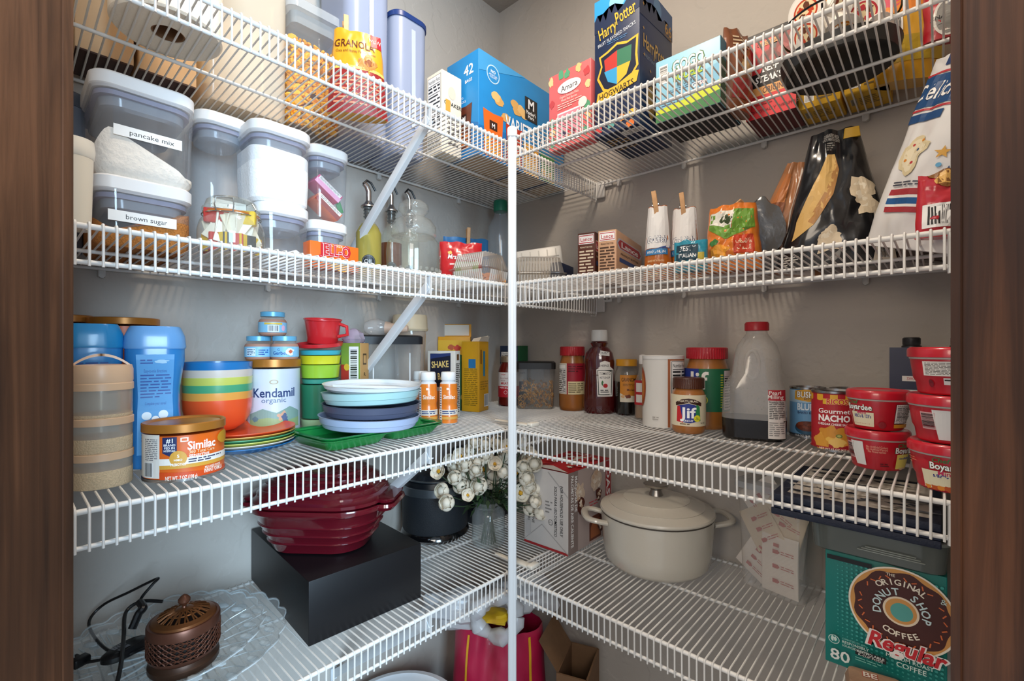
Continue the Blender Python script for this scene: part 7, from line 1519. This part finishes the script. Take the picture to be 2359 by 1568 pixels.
for k in range(46): a.blob(w*rg.uniform(.15, .9), d*rg.uniform(.2, .95), .009, .008, rg.choice(('#e8ddd0', '#c8322c', '#f0e4d4', '#8a1018')), k, .5)
a.p([(0, 0), (w, 0), (w*.5, d*.16)], '#d8d2cc'); a.build('top_print', t)
# dutch oven
P, r = rnd(1384, 1648, by=1353, z=Z)
t = thing('dutch_oven', 'large cream enamelled dutch oven with lid and loop handles', 'pot', (P[0], P[1], Z), RZ-3)
CR = pm('#cfc8ba', .22, coat=.6, bump=.15, scale=90); H = zat(1174, P)-Z-.002
zr = zat(1195, (P[0]-FW[0]*r, P[1]-FW[1]*r))-Z
zr = H
loft([(0, r*.80), (.004, r*.86), (.014, r*.92), (zr*.35, r*.955), (zr*.8, r*.985), (zr, r*.995)], CR, 72).build('pot_body', None, t)
loft([(zr, r*1.0), (zr+.003, r*1.003), (zr+.004, r*.99)], pm('#4a423a', .5), 72, cap=(0, 0)).build('rim', None, t)
hl = .0; z0 = zr+.004
ld_ = loft([(z0, r*1.01), (z0+.003, r*1.015), (z0+.007, r*1.00), (z0+.015, r*.86), (z0+.0162, r*.84), (z0+.0175, r*.845), (z0+.026, r*.60), (z0+.0272, r*.58), (z0+.0285, r*.585), (z0+.033, r*.34), (z0+.035, r*.15), (z0+.035, r*.01)], CR, 72); ld_ = ld_.build('lid', None, t)
loft([(z0+.034, .017), (z0+.037, .016), (z0+.048, .012), (z0+.053, .018), (z0+.057, .028), (z0+.061, .030), (z0+.0625, .028), (z0+.0620, .001)], pm('#a8a39c', .28, .9), 40).build('knob', None, ld_)
for s in (-1, 1):
    m = MB(); zt = zr-.014; pth = [(s*r*.94, -.040, zt-.004), (s*(r+.020), -.042, zt+.002), (s*(r+.036), -.030, zt+.004), (s*(r+.040), 0, zt+.005), (s*(r+.036), .030, zt+.004), (s*(r+.020), .042, zt+.002), (s*r*.94, .040, zt-.004)]
    c_ = curve(pth, 5); vs = []; fs = []
    n_ = len(c_)
    for i_, p_ in enumerate(c_):
        dd = (c_[min(i_+1, n_-1)]-c_[max(i_-1, 0)]).normalized(); sd = dd.cross(Vector((0, 0, 1))).normalized()
        for a_ in range(10): vs.append(p_+sd*cos(2*pi*a_/10)*.0085+Vector((0, 0, 1))*sin(2*pi*a_/10)*.0062)
    for i_ in range(n_-1):
        for a_ in range(10): q0, q1 = i_*10+a_, i_*10+(a_+1) % 10; fs.append((q0, q1, q1+10, q0+10))
    fs += [tuple(range(10)), tuple(range((n_-1)*10, n_*10))]
    m.add(vs, fs, CR); m.build('loop_handle', None, t)
# clear canister of cocoa packets
A_ = on(1700, 1342, Z); Bn = on(1850, 1406, Z); w = sqrt((A_[0]-Bn[0])**2+(A_[1]-Bn[1])**2); angc = math.degrees(atan2(Bn[1]-A_[1], Bn[0]-A_[0]))
ca = radians(angc); w, dp = w, .105; cc_ = ((A_[0]+Bn[0])/2-sin(ca)*dp/2, (A_[1]+Bn[1])/2+cos(ca)*dp/2); H = zat(1128, Bn)-Z
H = min(H, .27)
t = thing('packet_canister', 'tall clear square canister filled with hot cocoa packets', 'canister', (cc_[0], cc_[1], Z), angc); hw, hd = w/2, dp/2
hollow(t, 'canister_wall', [(0, hw-.008, hd-.008, .014), (.005, hw-.003, hd-.003, .016), (H*.93, hw+.004, hd+.004, .018)], clear('#f6f4f2', .20, .05, 1.4))
loft([(H*.90, hw+.006, hd+.006, .018), (H*.905, hw+.010, hd+.010, .02), (H*.96, hw+.010, hd+.010, .02), (H*.97, hw+.004, hd+.004, .018), (H*.965, .01, .01, .005)], clear('#eef0f2', .35, .08, 1.4)).build('clip_lid', None, t)
rg = random.Random(9)
spots = [(.018, -hd+.010, .064, 0, 0, 1), (-.030, -hd+.016, .060, .1, .55, 1), (-.02, -hd+.014, .130, -.1, -.6, 0), (.015, -hd+.020, .165, .1, .5, 0), (-.022, -hd+.022, .190, 0, .9, 1), (.020, -hd+.018, .120, .0, .25, 0), (.0, 0, .07, .0, .2, 1), (.0, .01, .15, .0, -.3, 1), (0, .03, .08, 0, .1, 1), (.01, .03, .17, 0, .4, 1)]
for k, (x, y, z_, rx, ry, pr) in enumerate(spots):
    x = max(-hw+.034, min(hw-.034, x)); b_ = thing('cocoa_packet', 'white hot cocoa packet with red cup drawings inside the clear canister' if pr else 'cream side of a hot cocoa packet inside the clear canister', 'packet', (cc_[0]+x*cos(ca)-y*sin(ca), cc_[1]+x*sin(ca)+y*cos(ca), Z+z_+.004), angc, 'printed cocoa packets' if pr else 'plain cocoa packets')
    b_.rotation_euler = (rx, ry, ca)
    sx_ = .036 if abs(ry) < .3 else .034; sz_ = .060 if abs(ry) < .3 else .044
    MB().loft([(-sz_, sx_, .0006, .0003), (-sz_*.9, sx_, .002, .001), (0, sx_, .0045, .003), (sz_*.9, sx_, .002, .001), (sz_, sx_, .0006, .0003)], pm('#dcd4cc' if pr else '#d0bfa6', .45), 24).build('packet_body', None, b_)
    a = Art(lambda u, v, e: (u, -.0050-e, v)); R_ = '#a8362c'
    for j in range(3 if sz_ > .04 else 1):
        vy = sz_*(.45-.5*j); a.r(-sx_*.35, vy-.004, -sx_*.05, vy+.004, R_).e(-sx_*.05, vy, .003, .0025, R_).ln(sx_*.1, vy-.004, sx_*.85, vy+.005, 2, R_, .35)
    if pr: a.r(-sx_*.3, sz_*.62, 0, sz_*.74, R_)
    a.build('packet_print', b_)
# clear lid piece on edge behind the canister -> flat lid on top
# navy cutting-board-like placemats on top of the dark bin on the coffee carton
Cn = on(1903, 1520, Z)
hc = zat(1262, Cn)-Z
tC, w, d, h = carton('coffee_pod_carton', 'teal coffee pod carton with a big donut picture at the right jamb', 'carton', (1.168, Cn[1]), 1903, 2300, Z, h=.150, col='#0e7a74', rz=0, w=1.168-Cn[0], d=.19)
h = hc
bpy.data.objects.remove(tC.children[0])
W0 = .185; ww = 1.170-Cn[0]
MB().box((0, 0, h/2), (ww, d, h), pm('#0f7f78', .45), bev=.0012).build('carton_body', None, tC)
w = ww
def cu(px, py):                                # photo column/row -> position on the carton's front face
    Pq = atY(px, Cn[1]); return Pq[0]-Cn[0], zat(py, Pq)-Z
a = Art(m_front(d/2, 0, -w/2))
rg = random.Random(3)
for iy in range(26):
    for ix in range(26):
        u_, v_ = .018+ix*.0062, .020+iy*.0066
        if u_ > w-.004 or v_ > h-.01: continue
        cd = sqrt((u_-.105)**2+(v_-h*.60)**2)
        if cd < .066 or cd > .105: continue
        a.e(u_, v_, .0016*(.11-cd)/.035+.0004, .0016*(.11-cd)/.035+.0004, '#3aa39a', 6)
u0, v0 = cu(2078, 1402); RD = .0615
sh_ = lambda f, n=60, am=0: [(u0+RD*f*(1+am*cos(9*t_*2*pi/n))*cos(2*pi*t_/n), v0+RD*f*(1+am*cos(9*t_*2*pi/n))*sin(2*pi*t_/n)) for t_ in range(n)]
a.p(sh_(1.04), '#f4ead8').p(sh_(1.0), '#d89a52').p(sh_(.93, 72, .035), '#4a1c12').p(sh_(.345), '#f0dcc0').p(sh_(.30), '#d89a52').e(u0+.001, v0-.001, RD*.215, RD*.215, '#5aa8a0')
for k in range(30):
    an = k*2.4; q_ = RD*(.66+.20*((k*7) % 5)/4); 
    if abs(sin(an)) < .3 and 0: continue
    if k % 30 in (3, 8, 13): continue
    q_ = RD*.80; an = 2*pi*k/30; x_, y_ = u0+q_*cos(an), v0+q_*sin(an); da = an+(.7 if k % 2 else -.9); a.p([(x_+.0032*cos(da)-.0008*sin(da), y_+.0032*sin(da)+.0008*cos(da)), (x_-.0032*cos(da)-.0008*sin(da), y_-.0032*sin(da)+.0008*cos(da)), (x_-.0032*cos(da)+.0008*sin(da), y_-.0032*sin(da)-.0008*cos(da)), (x_+.0032*cos(da)+.0008*sin(da), y_+.0032*sin(da)-.0008*cos(da))], '#e0703a')
a.t('THE', u0-.012, v0+RD*.84, .0042, '#f4ead8', b=.02)
def arc(txt, R_, h_, c, sp, start, up=True, b=.04):
    n = len(txt)
    for i, ch in enumerate(txt):
        an = start-sp*i if up else start+sp*i
        if ch != ' ': a.t(ch, u0+R_*cos(an), v0+R_*sin(an), h_, c, rot=an-pi/2 if up else an+pi/2, b=b)
arc('ORIGINAL', RD*.70, .0085, '#f4ead8', .185, pi*.5+.64)
arc('DONUT SHOP', RD*.475, .0100, '#cfe4e6', .385, pi*.5+1.75)
arc('COFFEE', RD*.56, .0085, '#f4ead8', .21, -pi*.5-.52, up=False)
ur, vr = cu(2080, 1478); a.t2('Regular', ur+.004, vr-.003, .022, '#c8242c', '#f0e8e4', w=.088, b=.06, ob=.16, sh=.2, rot=-.03)
u_, v_ = cu(2090, 1512); a.t('MEDIUM ROAST', u_+.004, v_, .0055, '#cfe4dc', w=.054, b=.02).t('COFFEE', u_+.006, v_-.009, .0072, '#cfe4dc', w=.034, b=.02)
u_, v_ = cu(1938, 1500); a.t('80', u_+.001, v_, .0165, '#e8ede8', w=.026, b=.03)
u_, v_ = cu(2000, 1505); a.r(u_-.014, v_-.0005, u_+.024, v_+.0085, '#15171a').t('RECYCLABLE', u_+.005, v_+.0055, .0036, '#e8ede8', w=.034, b=.02).t('K-CUP PODS', u_+.005, v_+.0012, .0032, '#e8ede8', w=.030, b=.02).ln(u_-.014, v_-.010, u_+.018, v_-.003, 2, '#7ac0b4', .4)
u_, v_ = cu(1926, 1463); a.e(u_, v_, .0075, .0070, '#cfe4dc').e(u_, v_, .0065, .0060, '#0f7f78').blob(u_-.002, v_+.001, .002, .004, '#cfe4dc', 3).blob(u_+.002, v_+.001, .002, .004, '#cfe4dc', 5).t('RESPONSIBLY', u_+.028, v_+.001, .0042, '#cfe4dc', w=.034, b=.02).t('SOURCED COFFEE', u_+.028, v_-.0045, .0034, '#cfe4dc', w=.034).t('COMMITTED TO 100%', u_+.026, v_+.006, .0026, '#8accc0', w=.030)
a.r(w*.03, h-.010, w*.42, h-.003, '#0c0d0f'); a.t('&', w*.975, h*.83, .008, '#cfe4dc'); a.build('front_print', tC)
tC['label'] = 'teal coffee pod carton with a big donut picture at the right jamb'
# dark clear bin on top of the carton
zt = Z+h+.0006
Bn = atY(1862, -.300); 
t = thing('smoked_storage_bin', 'smoky clear storage bin lying on the teal coffee carton', 'storage bin', ((Bn[0]+1.172)/2, -.170, zt), 0); bw = (1.172-Bn[0])/2; bh_ = .050
SMK = clear('#9aa29e', .34, .06, 1.4)
hollow(t, 'bin_wall', [(0, bw-.010, .118, .016), (.004, bw-.004, .124, .018), (bh_, bw, .128, .02)], SMK)
loft([(bh_-.004, bw+.001, .1295, .02), (bh_, bw+.001, .1295, .02), (bh_+.001, bw-.002, .126, .018)], clear('#b8beb8', .6, .1, 1.4), cap=(0, 0)).build('rim', None, t)
m = MB(); gx = -bw+.085
for k in range(3): m.loft([(bh_*.34+k*.003, .040-.005*k, .0012, .001, gx+.02, -.1285), (bh_*.36+k*.003, .040-.005*k, .0012, .001, gx+.02, -.1285)], clear('#c8cec6', .6, .1), 16)
m.build('grip', None, t)
# stacked navy placemats
zt2 = zt+bh_+.002; Pm0 = atY(1775, -.11); Nv = pm('#1a2238', .6, bump=.5, scale=300)
cols_ = [('#1b2338', 'lowest'), ('#222c46', 'middle'), ('#1b2338', 'top')]
xl_ = atY(1772, -.235)[0]; thk = .0115
ztp = zat(1128, atY(1900, -.30))
for k, (c, nm) in enumerate(cols_):
    t = thing('woven_placemat', 'dark navy woven slab, %s of the stack over the smoky bin' % nm, 'placemat', ((xl_+1.168)/2+.010, -.205, zt2+k*(thk+.0004)), 0, 'stacked navy slabs')
    wx = (1.168-xl_)-.030; m = MB().box((0, 0, thk/2), (wx, .245, thk), pm(c, .6, bump=.5, scale=300), bev=.002)
    m.build('slab', None, t)
    if k == 2:
        a = Art(m_top(thk, -wx/2, -.1225)); a.r(.02, .02, wx-.012, .225, '#cfc6ba'); rg = random.Random(4)
        for j in range(60): 
            x_, y_ = rg.uniform(.03, wx-.02), rg.uniform(.03, .215); a.blob(x_, y_, rg.uniform(.006, .026), rg.uniform(.002, .006), rg.choice(('#3a3f4c', '#6a6c72', '#1c2230', '#e6dfd4')), j, .6)
        a.build('art_print', t)
# brown wrapper at the foot of the carton
Pq = on(2075, 1560, Z); 
t = thing('snack_wrapper', 'small brown snack packet lying in front of the teal coffee carton', 'wrapper', (1.090, Cn[1]-.040, Z+.0005), 10)
MB().loft([(0, .034, .022, .004), (.006, .036, .024, .006), (.020, .032, .020, .008), (.024, .02, .01, .005)], pm('#a8846a', .5, bump=.5, scale=80), 32).build('packet_body', None, t)
a = Art(m_top(.0242)); a.t2('BE', -.006, 0, .012, '#e8e0d4', '#b8402c', b=.04, ob=.1); a.build('packet_print', t)
# ================================================================ FLOOR
FZ = 0.0
P = on(1135, 1500, .50)
t, mp = pouch('shopping_bag', 'magenta reusable shopping bag with yellow piping on the floor', 'shopping bag', (.235, -.245), FZ, .30, .47, .22, pm('#b01440', .5, coat=.2, bump=.4, scale=30), rz=RZ-5, seed=51, wr=.008, taper=.18, top=.14, peak=.75)
a = Art(mp, .002); a.r(-.095, .02, -.088, .46, '#d8a020').r(.105, .02, .112, .46, '#d8a020').blob(-.02, .30, .010, .008, '#e0a0b8', 3).blob(.01, .28, .008, .008, '#e0a0b8', 4).blob(-.06, .27, .008, .008, '#e8c0d0', 5).blob(.03, .33, .09, .03, '#c8285a', 9, .3); a.build('bag_print', t, .01, .015)
t = thing('grocery_bag', 'crumpled white plastic grocery bag knotted on top of the magenta shopping bag', 'plastic bag', (.255, -.275, .505), RZ)
WB = clear('#e8e8ea', .62, .25, 1.35, bump=.8, scale=30)
MB().ball((-.095, .020, .006), .125, .055, .048, WB, 28, 18, wob=.5, seed=4).build('bag_lobe', None, t)
MB().ball((.075, .055, .030), .095, .050, .050, WB, 28, 18, wob=.55, seed=8).build('bag_lobe', None, t)
m = MB(); hp = [(.055*cos(k*pi/10)*1.0-.0, -.050+.012*sin(k*pi/5), .022+.052*sin(k*pi/10)) for k in range(21)]
m.tube(hp, .014, n=12, rr=[.019+.006*sin(k*1.7) for k in range(21)]); m.build('bag_handles', WB, t)
MB().ball((0, -.03, .012), .040, .03, .016, pm('#d8b020', .5), 12, 8, wob=.4, seed=2).build('contents', None, t)
t = thing('cardboard_box', 'brown open cardboard box on the floor at the right of the shopping bag', 'box', (.425, -.125, FZ), 20)
m = MB(); s_ = .040; hh = .38; cb = pm('#7c5c40', .8, var=.05)
m.box((0, 0, .003), (s_*2, .14, .006)); m.box((-s_, 0, hh/2), (.005, .14, hh)); m.box((s_, 0, hh/2), (.005, .14, hh)); m.box((0, -.07, hh/2), (s_*2, .005, hh)); m.box((0, .07, hh/2), (s_*2, .005, hh)); m.build('box_walls', cb, t)
m = MB(); m.add([(-s_, -.07, hh), (-s_, .07, hh), (-s_-.05, .07, hh+.070), (-s_-.05, -.07, hh+.070), (-s_-.002, -.07, hh+.002), (-s_-.002, .07, hh+.002), (-s_-.052, .07, hh+.072), (-s_-.052, -.07, hh+.072)], [(0, 1, 2, 3), (7, 6, 5, 4), (0, 4, 5, 1), (3, 2, 6, 7), (0, 3, 7, 4), (1, 5, 6, 2)]); m.build('top_flap', cb, t)
P, r = rnd(868, 1003, X=.170); zt_ = zat(1562, (P[0]+.06, P[1]-.05))
t = thing('storage_tub', 'white lidded plastic tub on the floor under the left shelves', 'tub', (.200, -.560, FZ), 0)
loft([(0, .125), (.005, .130), (.34, .150)], clear('#eceff2', .6, .2, 1.35), 48).build('tub_body', None, t); loft([(.335, .155), (.35, .158), (.362, .155), (.365, .14), (.36, .13), (.362, .01)], pm('#dfe2e6', .4), 48).build('lid', None, t)
